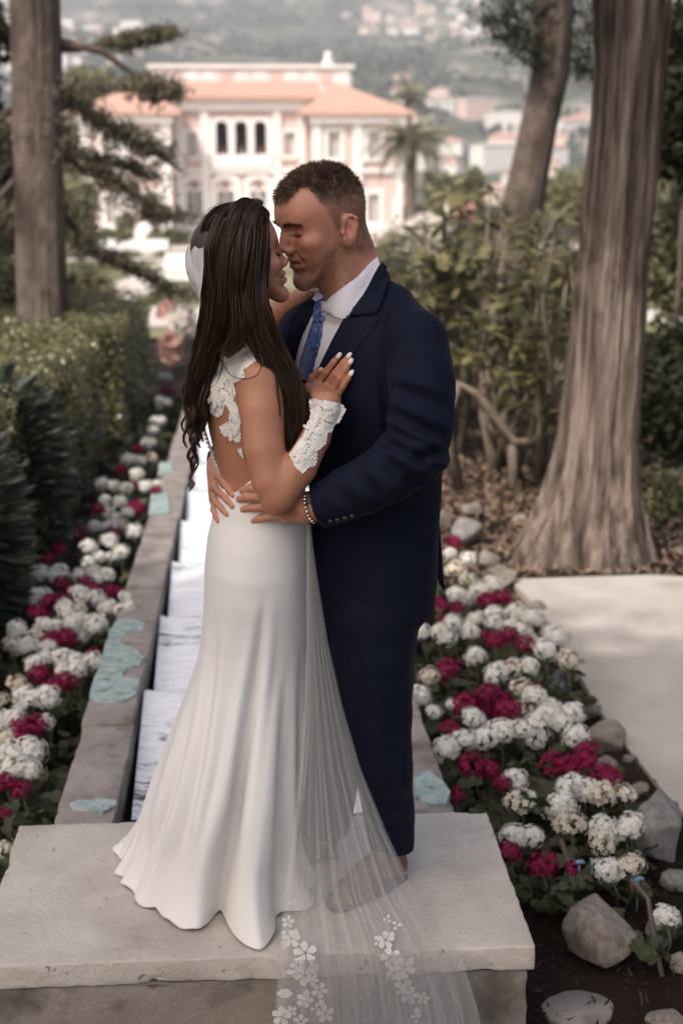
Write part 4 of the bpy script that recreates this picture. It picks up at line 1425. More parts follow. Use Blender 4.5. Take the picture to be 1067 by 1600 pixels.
# wings that come forward, hipped roofs
YW = -4.0
for s, (pa, pb), wins in ((-1, (126, 268), [(163, 181), (224, 242)]), (1, (487, 630), [(513, 531), (575, 593)])):
    a, b = at_y(pa, 240, VY + YW).x - V0.x, at_y(pb, 240, VY + YW).x - V0.x
    W = lambda p: at_y(p, 240, VY + YW).x - V0.x
    Zw = lambda p: at_y(377, p, VY + YW).z - V0.z
    up = [rect_loop(W(c), W(d), Zw(246), Zw(207)) for c, d in wins]
    lo_ = [rect_loop(W(c), W(d), Zw(348), Zw(304)) for c, d in wins]
    ze = Zw(176)
    wall_panel('wall', a, b, -0.3, ze, YW, 0.6, up + lo_, m_pink, vil)
    inner = b if s < 0 else a
    outer_ = a if s < 0 else b
    MB().box(min(inner, inner - 0.5 * -s) , max(inner, inner - 0.5 * -s), YW + 0.61, 1.0, -0.3, ze).build('side_wall', m_pink, vil)
    MB().box(min(outer_, outer_ - 0.5 * s), max(outer_, outer_ - 0.5 * s), YW + 0.61, 14.0, -0.3, ze).build('side_wall', m_pink, vil)
    for l in up + lo_:
        window(l, YW, vil, 'shut', 0.4)
    MB().box(a - 0.1, b + 0.1, YW - 0.35, YW - 0.02, Zw(270), Zw(263)).build('string_course', m_trim, vil)
    MB().box(a - 0.2, b + 0.2, YW - 0.6, YW - 0.02, Zw(192), ze).build('cornice', m_trim, vil)
    MB().box(a, b, YW - 0.45, YW - 0.02, -0.3, Zw(352)).build('plinth_band', m_trim, vil)
    for q in (a + 0.4, b - 0.4, (a + b) / 2):
        MB().box(q - 0.36, q + 0.36, YW - 0.28, YW - 0.02, Zw(351.9), Zw(270.1)).build('pilaster', m_trim, vil)
        MB().box(q - 0.36, q + 0.36, YW - 0.28, YW - 0.02, Zw(262.9), Zw(192.1)).build('pilaster', m_trim, vil)
    ov = 0.9
    ridge = at_y(377, 128, VY + 4).z - V0.z
    cx_ = (a + b) / 2 - s * 1.3
    A = [(a - ov, YW - ov, ze + 0.02), (b + ov, YW - ov, ze + 0.02), (b + ov, 15, ze + 0.02), (a - ov, 15, ze + 0.02), (cx_, 3.2, ridge), (cx_, 9, ridge),
         (a - ov, YW - ov, ze - 0.2), (b + ov, YW - ov, ze - 0.2), (b + ov, 15, ze - 0.2), (a - ov, 15, ze - 0.2)]
    mk('roof', A, [(0, 1, 4), (1, 2, 5, 4), (2, 3, 5), (3, 0, 4, 5), (6, 7, 1, 0), (7, 8, 2, 1), (8, 9, 3, 2), (9, 6, 0, 3), (9, 8, 7, 6)], m_roof, vil)
MB().box(vx(300), vx(445), -6.5, -0.6, -0.3, vz(362)).build('terrace', m_trim, vil)

# ================================================================== palms
m_frond = leafmat('palm_frond', (0.12, 0.12, 0.07), (0.36, 0.33, 0.24), 0.6, 0.2, 0.3)
m_ptrunk = bark_mat('palm_trunk_bark', (0.13, 0.10, 0.08), (0.22, 0.18, 0.15), (0.08, 0.06, 0.05), 2.0, 4)


def frond_mesh(L, droop, seed):
    r = random.Random(seed)
    V, F = [], []
    n = 16
    for i in range(n):
        t = (i + 0.5) / n
        p = Vector((t * L, 0, 0.55 * L * t - droop * L * t * t))
        w = 0.42 * math.sin(math.pi * (0.12 + 0.86 * t)) * 0.8 + 0.06
        for s in (-1, 1):
            o = len(V)
            d = Vector((0.55, s * 1.0, -0.35 + r.uniform(-0.15, 0.15))).normalized() * w * L * 0.75
            wv = Vector((0.065 * L, 0, 0))
            V += [p - wv * 0.5, p + wv * 0.5, p + d]
            F.append((o, o + 1, o + 2))
    mb = MB().tube([(t / 6 * L, 0, 0.55 * L * t / 6 - droop * L * (t / 6) ** 2) for t in range(7)], [0.03 * L * 0.4] * 7, 4)
    o = len(V)
    return mesh_np('frond', [tuple(v) for v in V] + mb.v, F + [tuple(i + o for i in f) for f in mb.f])


def palm(px, py_c, py_base, Y, L, label, nf=34, tr=0.28):
    c = at_y(px, py_c, Y)
    t = thing('palm_tree', label, 'palm', (c.x, Y, gz(Y)), 0, 'palms beside the villa')
    h = c.z - gz(Y)
    mb = MB().tube([(0, 0, -0.3), (0.05, 0, h * 0.3), (0, 0, h * 0.7), (0, 0, h)], [tr * 1.25, tr, tr * 0.95, tr * 1.2], 12)
    mk('trunk', mb.v, mb.f, m_ptrunk, t, smooth=True)
    fm = [frond_mesh(L, d, i) for i, d in enumerate((0.5, 0.8, 1.1, 1.4))]
    r = random.Random(int(px))
    for k in range(nf):
        el = r.uniform(-0.6, 0.75)
        o = link('frond', fm[k % 4], m_frond, t, loc=(0, 0, h), rot=(0, -el, k * 2.399))
    return t


palm(642, 222, 365, 104, 3.0, 'large palm with a broad pale crown before the villa wing', 64, 0.42)
palm(638, 152, 365, 128, 2.1, 'slimmer taller palm with a small top behind the large palm', 40, 0.25)
o = MB().box(-0.2, 0.2, -0.06, 0.06, 0, 1.0).box(-0.14, 0.14, -0.1, 0.1, 1.0, 1.25)
p = at_y(627, 360, 104)
o = o.build('garden_sign', M('bright_blue_paint', (0.03, 0.08, 0.55), 0.5), bevel=0.02, loc=(p.x, 104, gz(104) + 0.075))
tag(o, 'small bright blue board standing at the foot of the palms', 'board')

# umbrella pine left of the villa roof
bush_tree(148, 138, 46, 26, 138, 5200, 210, m_olive, 0.7, 'rounded umbrella pine rising behind the villa roof', 'tree', name='umbrella_pine')
bush_tree(112, 215, 44, 40, 132, 4200, 211, m_olive, 0.8, 'green tree beside the villa behind the cedar boughs', 'tree', name='garden_tree')
bush_tree(690, 300, 30, 24, 128, 3000, 212, m_olive, 0.6, 'rounded tree behind the large palm', 'tree', name='garden_tree')
bush_tree(880, 320, 60, 24, 100, 4200, 213, m_olive, 0.5, 'hedge like tree belt beyond the leaning pine', 'tree', name='garden_tree')
bush_tree(1040, 330, 80, 40, 90, 4200, 214, m_olive, 0.5, 'broad tree beyond the big tree trunk', 'tree', name='garden_tree')
bush_tree(40, 340, 70, 60, 80, 4200, 215, m_conif, 0.5, 'dark tree far behind the cedar', 'tree', name='garden_tree')

# ================================================================== hills with houses
def hz_(x, y):
    t = max(0.0, min(1.0, (y - 420) / 2500))
    base = -52 + 350 * (t ** 1.2)
    n1 = mnoise.fractal(Vector((x * 0.0012, y * 0.0012, 0.3)), 1.0, 2.0, 5)
    n2 = mnoise.fractal(Vector((x * 0.006, y * 0.006, 2.0)), 0.9, 2.0, 4)
    z = base + t * 60 * n1 + 20 * t ** 0.5 * n2
    z += 55 * max(0, min(1, (t - 0.62) / 0.1)) * max(0.0, 0.35 + vnoise((x, y, 0), 0.003, 4))
    return z


def hill_mat():
    m = bpy.data.materials.new('scrub_and_rock')
    m.use_nodes = True
    t = m.node_tree
    b = t.nodes['Principled BSDF']
    b.inputs['Roughness'].default_value = 0.95
    b.inputs['Specular IOR Level'].default_value = 0.05
    tc = nn(t, 'ShaderNodeTexCoord')
    n1 = nn(t, 'ShaderNodeTexNoise')
    n1.inputs['Scale'].default_value = 0.012
    n1.inputs['Detail'].default_value = 9
    n1.inputs['Roughness'].default_value = 0.7
    t.links.new(tc.outputs['Object'], n1.inputs['Vector'])
    r1 = nn(t, 'ShaderNodeValToRGB')
    e = r1.color_ramp.elements
    e[0].position, e[0].color = 0.38, (0.035, 0.045, 0.030, 1)
    e[1].position, e[1].color = 0.64, (0.30, 0.26, 0.22, 1)
    e2 = e.new(0.52)
    e2.color = (0.085, 0.09, 0.06, 1)
    t.links.new(n1.outputs['Fac'], r1.inputs['Fac'])
    g = nn(t, 'ShaderNodeNewGeometry')
    sx = nn(t, 'ShaderNodeSeparateXYZ')
    t.links.new(g.outputs['Normal'], sx.inputs[0])
    mr = nn(t, 'ShaderNodeMapRange')
    mr.inputs['From Min'].default_value = 0.86
    mr.inputs['From Max'].default_value = 0.66
    t.links.new(sx.outputs['Z'], mr.inputs['Value'])
    mx = nn(t, 'ShaderNodeMix', data_type='RGBA')
    t.links.new(mr.outputs[0], mx.inputs[0])
    t.links.new(r1.outputs[0], mx.inputs[6])
    mx.inputs[7].default_value = (0.36, 0.33, 0.31, 1)
    t.links.new(mx.outputs[2], b.inputs['Base Color'])
    return m


xs = frange(-1500, 1500, 190)
ys = frange(420, 3000, 150)
V = [(x, y, hz_(x, y)) for y in ys for x in xs]
o = mk('hills', V, grid_faces(len(xs), len(ys)), hill_mat(), smooth=True)
tag(o, kind='structure')

# woods on the hillside
r_ = np.random.default_rng(5)
P = []
while len(P) < 5200:
    y = 430 + 2400 * r_.random() ** 0.8
    x = r_.uniform(-0.30, 0.36) * y + 0.06 * y
    if vnoise((x, y, 0), 0.006, 3) + 0.3 * vnoise((x, y, 0), 0.02, 5) > -0.02:
        P.append((x, y, hz_(x, y) + 2.0))
P = np.array(P)
m_woods = leafmat('hill_woods', (0.030, 0.038, 0.024), (0.075, 0.082, 0.05), 0.9, 0.0, 0.05)
C = np.repeat(P, 5, axis=0) + r_.normal(size=(len(P) * 5, 3)) * np.array([5, 5, 2.5])
V, F = leaf_quads(C, r_.uniform(4, 9, len(C)), 0.8, seed=3)
o = mk('hillside_woods', V, F, m_woods)
tag(o, 'scrub woodland covering the far hillside', 'woods', kind='stuff')

m_hw = [M('house_wall_white', (0.66, 0.62, 0.57), 0.8, (0.72, 0.68, 0.63), 0.2), M('house_wall_ochre', (0.60, 0.47, 0.36), 0.8, (0.66, 0.54, 0.43), 0.2), M('house_wall_rose', (0.58, 0.42, 0.36), 0.8, (0.64, 0.48, 0.42), 0.2)]


def house_meshes(w, d, h, rh, storeys):
    wall = MB().box(-w / 2, w / 2, -d / 2, d / 2, -6, h)
    o = 0.6
    V = [(-w / 2 - o, -d / 2 - o, h), (w / 2 + o, -d / 2 - o, h), (w / 2 + o, d / 2 + o, h), (-w / 2 - o, d / 2 + o, h), (-w * 0.2, 0, h + rh), (w * 0.2, 0, h + rh)]
    roof = (V, [(0, 1, 5, 4), (1, 2, 5), (2, 3, 4, 5), (3, 0, 4), (3, 2, 1, 0)])
    wins = []
    for s in range(storeys):
        for k in range(max(2, int(w / 3.6))):
            n_ = max(2, int(w / 3.6))
            xx = -w / 2 + w * (k + 0.5) / n_
            zz = 1.0 + s * 3.1
            wins.append(MB().box(xx - 0.55, xx + 0.55, -d / 2 - 0.06, -d / 2 + 0.1, zz, zz + 1.5))
    return wall, roof, wins


HT = []
for i, (w, d, h, rh, st) in enumerate([(13, 10, 6.5, 2.2, 2), (18, 11, 9.5, 2.2, 3), (11, 9, 6.2, 2.0, 2), (24, 13, 12.5, 0.6, 4)]):
    wall, roof, wins = house_meshes(w, d, h, rh, st)
    HT.append((wall, roof, wins))


def house(x, y, i, wm, near, label, group):
    wall, roof, wins = HT[i]
    t = thing('hillside_house', label, 'house', (x, y, hz_(x, y) if y > 420 else gz(y) - min(42, max(0, y - 180) * 0.16)), random.uniform(-0.5, 0.4), group)
    link('wall', house_me(i, 'w', wm), None, t)
    link('roof', house_me(i, 'r', 0), None, t)
    if near:
        for k in range(len(wins)):
            link('window', house_me(i, 'n%d' % k, 0), None, t)


_hm = {}


def house_me(i, part, wm):
    key = (i, part, wm)
    if key not in _hm:
        wall, roof, wins = HT[i]
        if part == 'w':
            me = mesh_np('wall', wall.v, wall.f)
            me.materials.append(m_hw[wm])
        elif part == 'r':
            me = mesh_np('roof', roof[0], roof[1])
            me.materials.append(m_roof if i != 3 else m_trim)
        else:
            q = wins[int(part[1:])]
            me = mesh_np('window', q.v, q.f)
            me.materials.append(m_shut)
        _hm[key] = me
    return _hm[key]


hr = random.Random(9)
cols = ['white', 'ochre', 'rose']
placed = []
tries = 0
while len(placed) < 130 and tries < 9000:
    tries += 1
    y = 470 + 2000 * hr.random() ** 0.75
    x = hr.uniform(-0.2, 0.33) * y
    q = to_px((x, y, hz_(x, y) + 3))
    if not (-20 < q[0] < 1090 and -10 < q[1] < 330):
        continue
    dens = vnoise((x, y, 0), 0.0035, 8) + (0.35 if 600 < q[0] < 940 and q[1] > 110 else 0) + (0.25 if q[0] < 300 and q[1] < 80 else 0)
    if 240 < q[0] < 570 and q[1] > 30:
        continue
    if dens < 0.12 or any((x - a) ** 2 + (y - b) ** 2 < 24 ** 2 for a, b in placed):
        continue
    placed.append((x, y))
    i = hr.choice([0, 0, 1, 2, 2, 3])
    wm = hr.choice([0, 0, 0, 1, 2])
    house(x, y, i, wm, False, '%s %s on the distant hillside' % (cols[wm], ['two storey house with terracotta roof', 'three storey house with terracotta roof', 'small cottage with terracotta roof', 'flat roofed apartment block'][i]), '%s houses type %d on the hillside' % (cols[wm], i) if False else '%s %s on the hillside' % (cols[wm], ['houses', 'tall houses', 'cottages', 'apartment blocks'][i]))
for k, (px, py, Y, i, lab) in enumerate([(740, 292, 330, 3, 'white apartment block just beyond the garden near the pine'), (700, 268, 380, 0, 'white house below the hill beside the palm'), (905, 268, 300, 1, 'white house seen between the two big trunks'),
                                         (775, 262, 390, 0, 'white house beside the leaning pine trunk'), (880, 300, 260, 2, 'white cottage below the house between the trunks')]):
    p = at_y(px, py, Y)
    house(p.x, Y, i, 0, True, lab, None)

# ================================================================== haze
hb = MB().box(-3300, 3300, -420, 3400, -80, 520)
hazeo = hb.build('haze')
hmz = bpy.data.materials.new('pale_haze')
hmz.use_nodes = True
hmz.node_tree.nodes.clear()
ho = nn(hmz.node_tree, 'ShaderNodeOutputMaterial')
hv = nn(hmz.node_tree, 'ShaderNodeVolumePrincipled')
hv.inputs['Color'].default_value = (0.88, 0.91, 0.96, 1)
hv.inputs['Density'].default_value = 0.00032
hv.inputs['Anisotropy'].default_value = 0.0
hmz.node_tree.links.new(hv.outputs[0], ho.inputs['Volume'])
hazeo.data.materials.append(hmz)
tag(hazeo, 'pale summer haze in the air over the valley', 'haze', kind='stuff')
# ================================================================== sculpting with distance fields
YF = 3.25                           # depth at which the couple stand


def P3(px, py, dy=0.0):
    return np.array(at_y(px, py, YF + dy))


class Field:
    """signed distance field on a grid; shapes are blended in with smooth unions"""

    def __init__(s, lo, hi, h):
        s.lo = np.array(lo, dtype=np.float64)
        s.h = h
        s.n = tuple(int(math.ceil((b - a) / h)) + 1 for a, b in zip(lo, hi))
        s.F = np.full(s.n, 0.05, dtype=np.float32)

    def _win(s, lo, hi):
        a = np.clip(np.floor((np.array(lo) - s.lo) / s.h).astype(int), 0, np.array(s.n))
        b = np.clip(np.ceil((np.array(hi) - s.lo) / s.h).astype(int) + 1, 0, np.array(s.n))
        return a, b

    def op(s, fn, lo, hi, k=0.01, mode='add'):
        a, b = s._win(lo, hi)
        if (b - a).min() <= 0:
            return s
        sl = tuple(slice(i, j) for i, j in zip(a, b))
        X = (s.lo[0] + np.arange(a[0], b[0]) * s.h).astype(np.float32)[:, None, None]
        Y = (s.lo[1] + np.arange(a[1], b[1]) * s.h).astype(np.float32)[None, :, None]
        Z = (s.lo[2] + np.arange(a[2], b[2]) * s.h).astype(np.float32)[None, None, :]
        d = fn(X, Y, Z).astype(np.float32)
        f = s.F[sl]
        if mode == 'add':
            m = np.minimum(f, d)
            q = np.maximum(k - np.abs(f - d), 0) / k
            s.F[sl] = m - q * q * k * 0.25
        elif mode == 'sub':
            d = -d
            m = np.maximum(f, d)
            q = np.maximum(k - np.abs(f - d), 0) / k
            s.F[sl] = m + q * q * k * 0.25
        elif mode == 'cut':
            m = np.maximum(f, d)
            q = np.maximum(k - np.abs(f - d), 0) / k
            s.F[sl] = m + q * q * k * 0.25
        return s

    def cap(s, a, b, ra, rb, k=0.01, mode='add'):
        a, b = np.array(a, float), np.array(b, float)
        r = max(ra, rb) + k + 0.012
        ba = b - a
        l2 = max(ba.dot(ba), 1e-9)

        def fn(X, Y, Z):
            px, py, pz = X - a[0], Y - a[1], Z - a[2]
            t = np.clip((px * ba[0] + py * ba[1] + pz * ba[2]) / l2, 0, 1)
            return np.sqrt((px - t * ba[0]) ** 2 + (py - t * ba[1]) ** 2 + (pz - t * ba[2]) ** 2) - (ra + (rb - ra) * t)
        return s.op(fn, np.minimum(a, b) - r, np.maximum(a, b) + r, k, mode)

    def chain(s, pts, rad, k=0.01, mode='add'):
        for i in range(len(pts) - 1):
            s.cap(pts[i], pts[i + 1], rad[i], rad[i + 1], k if i == 0 else min(k, 0.006) if mode == 'add' else k, mode)
        return s

    def ell(s, c, r, M3=None, k=0.01, mode='add'):
        """ellipsoid; M3 rows are its local axes in world space"""
        c = np.array(c, float)
        r = np.array(r, float)
        A = np.eye(3) if M3 is None else np.array(M3, float)
        R_ = r.max() + k + 0.012

        def fn(X, Y, Z):
            px, py, pz = X - c[0], Y - c[1], Z - c[2]
            q = [(px * A[i][0] + py * A[i][1] + pz * A[i][2]) for i in range(3)]
            k0 = np.sqrt((q[0] / r[0]) ** 2 + (q[1] / r[1]) ** 2 + (q[2] / r[2]) ** 2)
            k1 = np.sqrt((q[0] / r[0] ** 2) ** 2 + (q[1] / r[1] ** 2) ** 2 + (q[2] / r[2] ** 2) ** 2)
            return k0 * (k0 - 1) / np.maximum(k1, 1e-6)
        return s.op(fn, c - R_, c + R_, k, mode)

    def zloft(s, rows, yaw, k=0.02, p=2.2, ends=0.03, mode='add', grow=0.0):
        """stack of oval sections: rows of (z, cx, cy, half width, half depth); width axis turned by yaw"""
        rows = sorted(rows)
        zs = np.array([r[0] for r in rows])
        lx, ly = math.cos(yaw), math.sin(yaw)
        m = max(max(r[3], r[4]) for r in rows) + k + 0.02 + grow
        lo = (min(r[1] for r in rows) - m, min(r[2] for r in rows) - m, zs[0] - ends - k)
        hi = (max(r[1] for r in rows) + m, max(r[2] for r in rows) + m, zs[-1] + ends + k)

        def smooth(z, c):
            return np.interp(z, zs, c)

        def fn(X, Y, Z):
            z = Z.ravel()
            # smoothed interpolation of the section table
            acc = []
            for j in range(1, 5):
                c = np.array([r[j] for r in rows])
                v = sum(smooth(z + o * 0.03, c) for o in (-1, -0.5, 0, 0.5, 1)) / 5
                acc.append(v.astype(np.float32)[None, None, :])
            cx, cy_, rw, rd = acc
            u = ((X - cx) * lx + (Y - cy_) * ly) / (rw + grow)
            v = (-(X - cx) * ly + (Y - cy_) * lx) / (rd + grow)
            q = (np.abs(u) ** p + np.abs(v) ** p) ** (1.0 / p)
            d = (q - 1) * np.minimum(rw, rd)
            e = np.maximum(zs[0] - Z, Z - zs[-1])
            w = np.maximum(ends - np.abs(d - e), 0) / ends
            return np.maximum(d, e) + w * w * ends * 0.25
        return s.op(fn, lo, hi, k, mode)

    def mesh(s):
        """surface nets"""
        F = s.F
        neg = F < 0
        n = np.array(F.shape)
        cnt = np.zeros(tuple(n - 1), dtype=np.int8)
        for dx in (0, 1):
            for dy in (0, 1):
                for dz in (0, 1):
                    cnt += neg[dx:n[0] - 1 + dx, dy:n[1] - 1 + dy, dz:n[2] - 1 + dz]
        act = (cnt > 0) & (cnt < 8)
        ci = np.argwhere(act)
        idx = np.full(act.shape, -1, dtype=np.int32)
        idx[act] = np.arange(len(ci))
        acc = np.zeros((len(ci), 3))
        num = np.zeros(len(ci))
        corner = {}
        for dx in (0, 1):
            for dy in (0, 1):
                for dz in (0, 1):
                    corner[dx, dy, dz] = F[ci[:, 0] + dx, ci[:, 1] + dy, ci[:, 2] + dz].astype(np.float64)
        for ax in range(3):
            o1, o2 = [a for a in range(3) if a != ax]
            for a in (0, 1):
                for b in (0, 1):
                    c0 = [0, 0, 0]
                    c0[o1], c0[o2] = a, b
                    c1 = list(c0)
                    c1[ax] = 1
                    f0, f1 = corner[tuple(c0)], corner[tuple(c1)]
                    m = (f0 < 0) != (f1 < 0)
                    t = np.where(m, f0 / np.where(m, f0 - f1, 1), 0)
                    p = np.zeros((len(ci), 3))
                    p[:] = c0
                    p[:, ax] += t
                    acc[m] += p[m]
                    num[m] += 1
        V = s.lo + (ci + acc / num[:, None]) * s.h
        Q = []
        for ax in range(3):
            o1, o2 = [(1, 2), (2, 0), (0, 1)][ax]
            sl0 = [slice(1, -1)] * 3
            sl1 = [slice(1, -1)] * 3
            sl0[ax] = slice(0, -1)
            sl1[ax] = slice(1, None)
            a, b = neg[tuple(sl0)], neg[tuple(sl1)]
            for flip, msk in ((False, a & ~b), (True, ~a & b)):
                e = np.argwhere(msk)
                off = np.ones(3, dtype=int)
                off[ax] = 0
                e = e + off
                q = []
                for da, db in ((-1, -1), (0, -1), (0, 0), (-1, 0)):
                    c = e.copy()
                    c[:, o1] += da
                    c[:, o2] += db
                    q.append(idx[c[:, 0], c[:, 1], c[:, 2]])
                q = np.stack(q, axis=1)
                if flip:
                    q = q[:, ::-1]
                Q.append(q)
        Q = np.concatenate(Q)
        Q = Q[(Q >= 0).all(axis=1)]
        return V, Q

    def val(s, P):
        """field sampled at points (nearest trilinear)"""
        q = (np.asarray(P) - s.lo) / s.h
        q = np.clip(q, 0, np.array(s.n) - 1.001)
        i = q.astype(int)
        f = q - i
        r = 0
        for dx in (0, 1):
            for dy in (0, 1):
                for dz in (0, 1):
                    w = (f[:, 0] if dx else 1 - f[:, 0]) * (f[:, 1] if dy else 1 - f[:, 1]) * (f[:, 2] if dz else 1 - f[:, 2])
                    r = r + w * s.F[i[:, 0] + dx, i[:, 1] + dy, i[:, 2] + dz]
        return r


def vnormals(V, Q):
    n = np.zeros_like(V)
    fn = np.cross(V[Q[:, 2]] - V[Q[:, 0]], V[Q[:, 3]] - V[Q[:, 1]])
    for c in range(3):
        n[:, c] = sum(np.bincount(Q[:, k], weights=fn[:, c], minlength=len(V)) for k in range(4))
    return n / (np.linalg.norm(n, axis=1)[:, None] + 1e-12)


def relax(V, Q, it=2, lam=0.5):
    """Laplacian smoothing"""
    E = np.concatenate([Q[:, [0, 1]], Q[:, [1, 2]], Q[:, [2, 3]], Q[:, [3, 0]]])
    i, j = np.concatenate([E[:, 0], E[:, 1]]), np.concatenate([E[:, 1], E[:, 0]])
    n = len(V)
    c = np.maximum(np.bincount(i, minlength=n), 1)[:, None]
    for _ in range(it):
        a = np.stack([np.bincount(i, weights=V[j, k], minlength=n) for k in range(3)], axis=1)
        V = V + lam * (a / c - V)
    return V


def thin(V, Q, hidden, cell):
    """merge the vertices of parts that clothing covers into a coarser mesh; returns V, faces, source index"""
    key = np.floor(V / cell).astype(np.int64)
    key = (key[:, 0] * 4001 + key[:, 1]) * 4001 + key[:, 2]
    uk, inv = np.unique(np.where(hidden, key, np.int64(10) ** 15 + np.arange(len(V))), return_inverse=True)
    n = len(uk)
    c = np.bincount(inv, minlength=n)
    V2 = np.stack([np.bincount(inv, weights=V[:, k], minlength=n) / c for k in range(3)], axis=1)
    src = np.zeros(n, dtype=int)
    src[inv] = np.arange(len(V))
    F = inv[Q]
    ok = (F[:, 0] != F[:, 1]) & (F[:, 1] != F[:, 2]) & (F[:, 2] != F[:, 3]) & (F[:, 3] != F[:, 0]) & (F[:, 0] != F[:, 2]) & (F[:, 1] != F[:, 3])
    out = [tuple(f) for f in F[ok].tolist()]
    for f in F[~ok].tolist():
        u = list(dict.fromkeys(f))
        if len(u) == 3:
            out.append(tuple(u))
    out = list({tuple(sorted(f)): f for f in out}.values())
    return V2, out, src


def px_of(V):
    v = np.asarray(V) - np.array(CAM)
    z = v @ np.array(_f)
    return 533.5 + FPX * (v @ np.array(_r)) / z, 800 - FPX * (v @ np.array(_u)) / z


def in_poly(x, y, poly):
    c = np.zeros(len(x), dtype=bool)
    n = len(poly)
    for i in range(n):
        x0, y0 = poly[i]
        x1, y1 = poly[(i + 1) % n]
        m = ((y0 > y) != (y1 > y)) & (x < (x1 - x0) * (y - y0) / (y1 - y0 + 1e-12) + x0)
        c ^= m
    return c


def poly_dist(x, z, poly):
    """signed distance to a polygon (negative inside)"""
    n = len(poly)
    d = np.full(np.broadcast(x, z).shape, 1e9, dtype=np.float32)
    for i in range(n):
        ax, az = poly[i]
        bx, bz = poly[(i + 1) % n]
        ex, ez = bx - ax, bz - az
        t = np.clip(((x - ax) * ex + (z - az) * ez) / (ex * ex + ez * ez + 1e-12), 0, 1)
        d = np.minimum(d, np.hypot(x - ax - t * ex, z - az - t * ez))
    shp = d.shape
    ins = in_poly(np.broadcast_to(x, shp).ravel(), np.broadcast_to(z, shp).ravel(), poly).reshape(shp)
    return np.where(ins, -d, d)


def smoothpoly(poly, n=4):
    """closed Catmull-Rom through the points"""
    P = [np.array(p, float) for p in poly]
    k = len(P)
    out = []
    for i in range(k):
        a, b, c, d = P[i - 1], P[i], P[(i + 1) % k], P[(i + 2) % k]
        for j in range(n):
            t = j / n
            out.append(tuple(0.5 * ((2 * b) + (c - a) * t + (2 * a - 5 * b + 4 * c - d) * t * t + (3 * b - a - 3 * c + d) * t ** 3)))
    return out


def spline(pts, n=8):
    P = [np.array(p, float) for p in pts]
    P = [2 * P[0] - P[1]] + P + [2 * P[-1] - P[-2]]
    out = []
    for i in range(1, len(P) - 2):
        a, b, c, d = P[i - 1], P[i], P[i + 1], P[i + 2]
        for j in range(n):
            t = j / n
            out.append(0.5 * ((2 * b) + (c - a) * t + (2 * a - 5 * b + 4 * c - d) * t * t + (3 * b - a - 3 * c + d) * t ** 3))
    out.append(P[-2])
    return np.array(out)


def bvh_of(V, Q):
    return BVHTree.FromPolygons([tuple(v) for v in V], [tuple(int(i) for i in f) for f in Q])


def hit(bvh, px, py, off=0.0, fallback=None):
    d = ray(px, py)
    loc, nrm, i, dist = bvh.ray_cast(CAM, d, 12)
    if loc is None:
        return None if fallback is None else Vector(P3(px, py, fallback))
    if nrm.dot(d) > 0:
        nrm = -nrm
    return loc + nrm * off


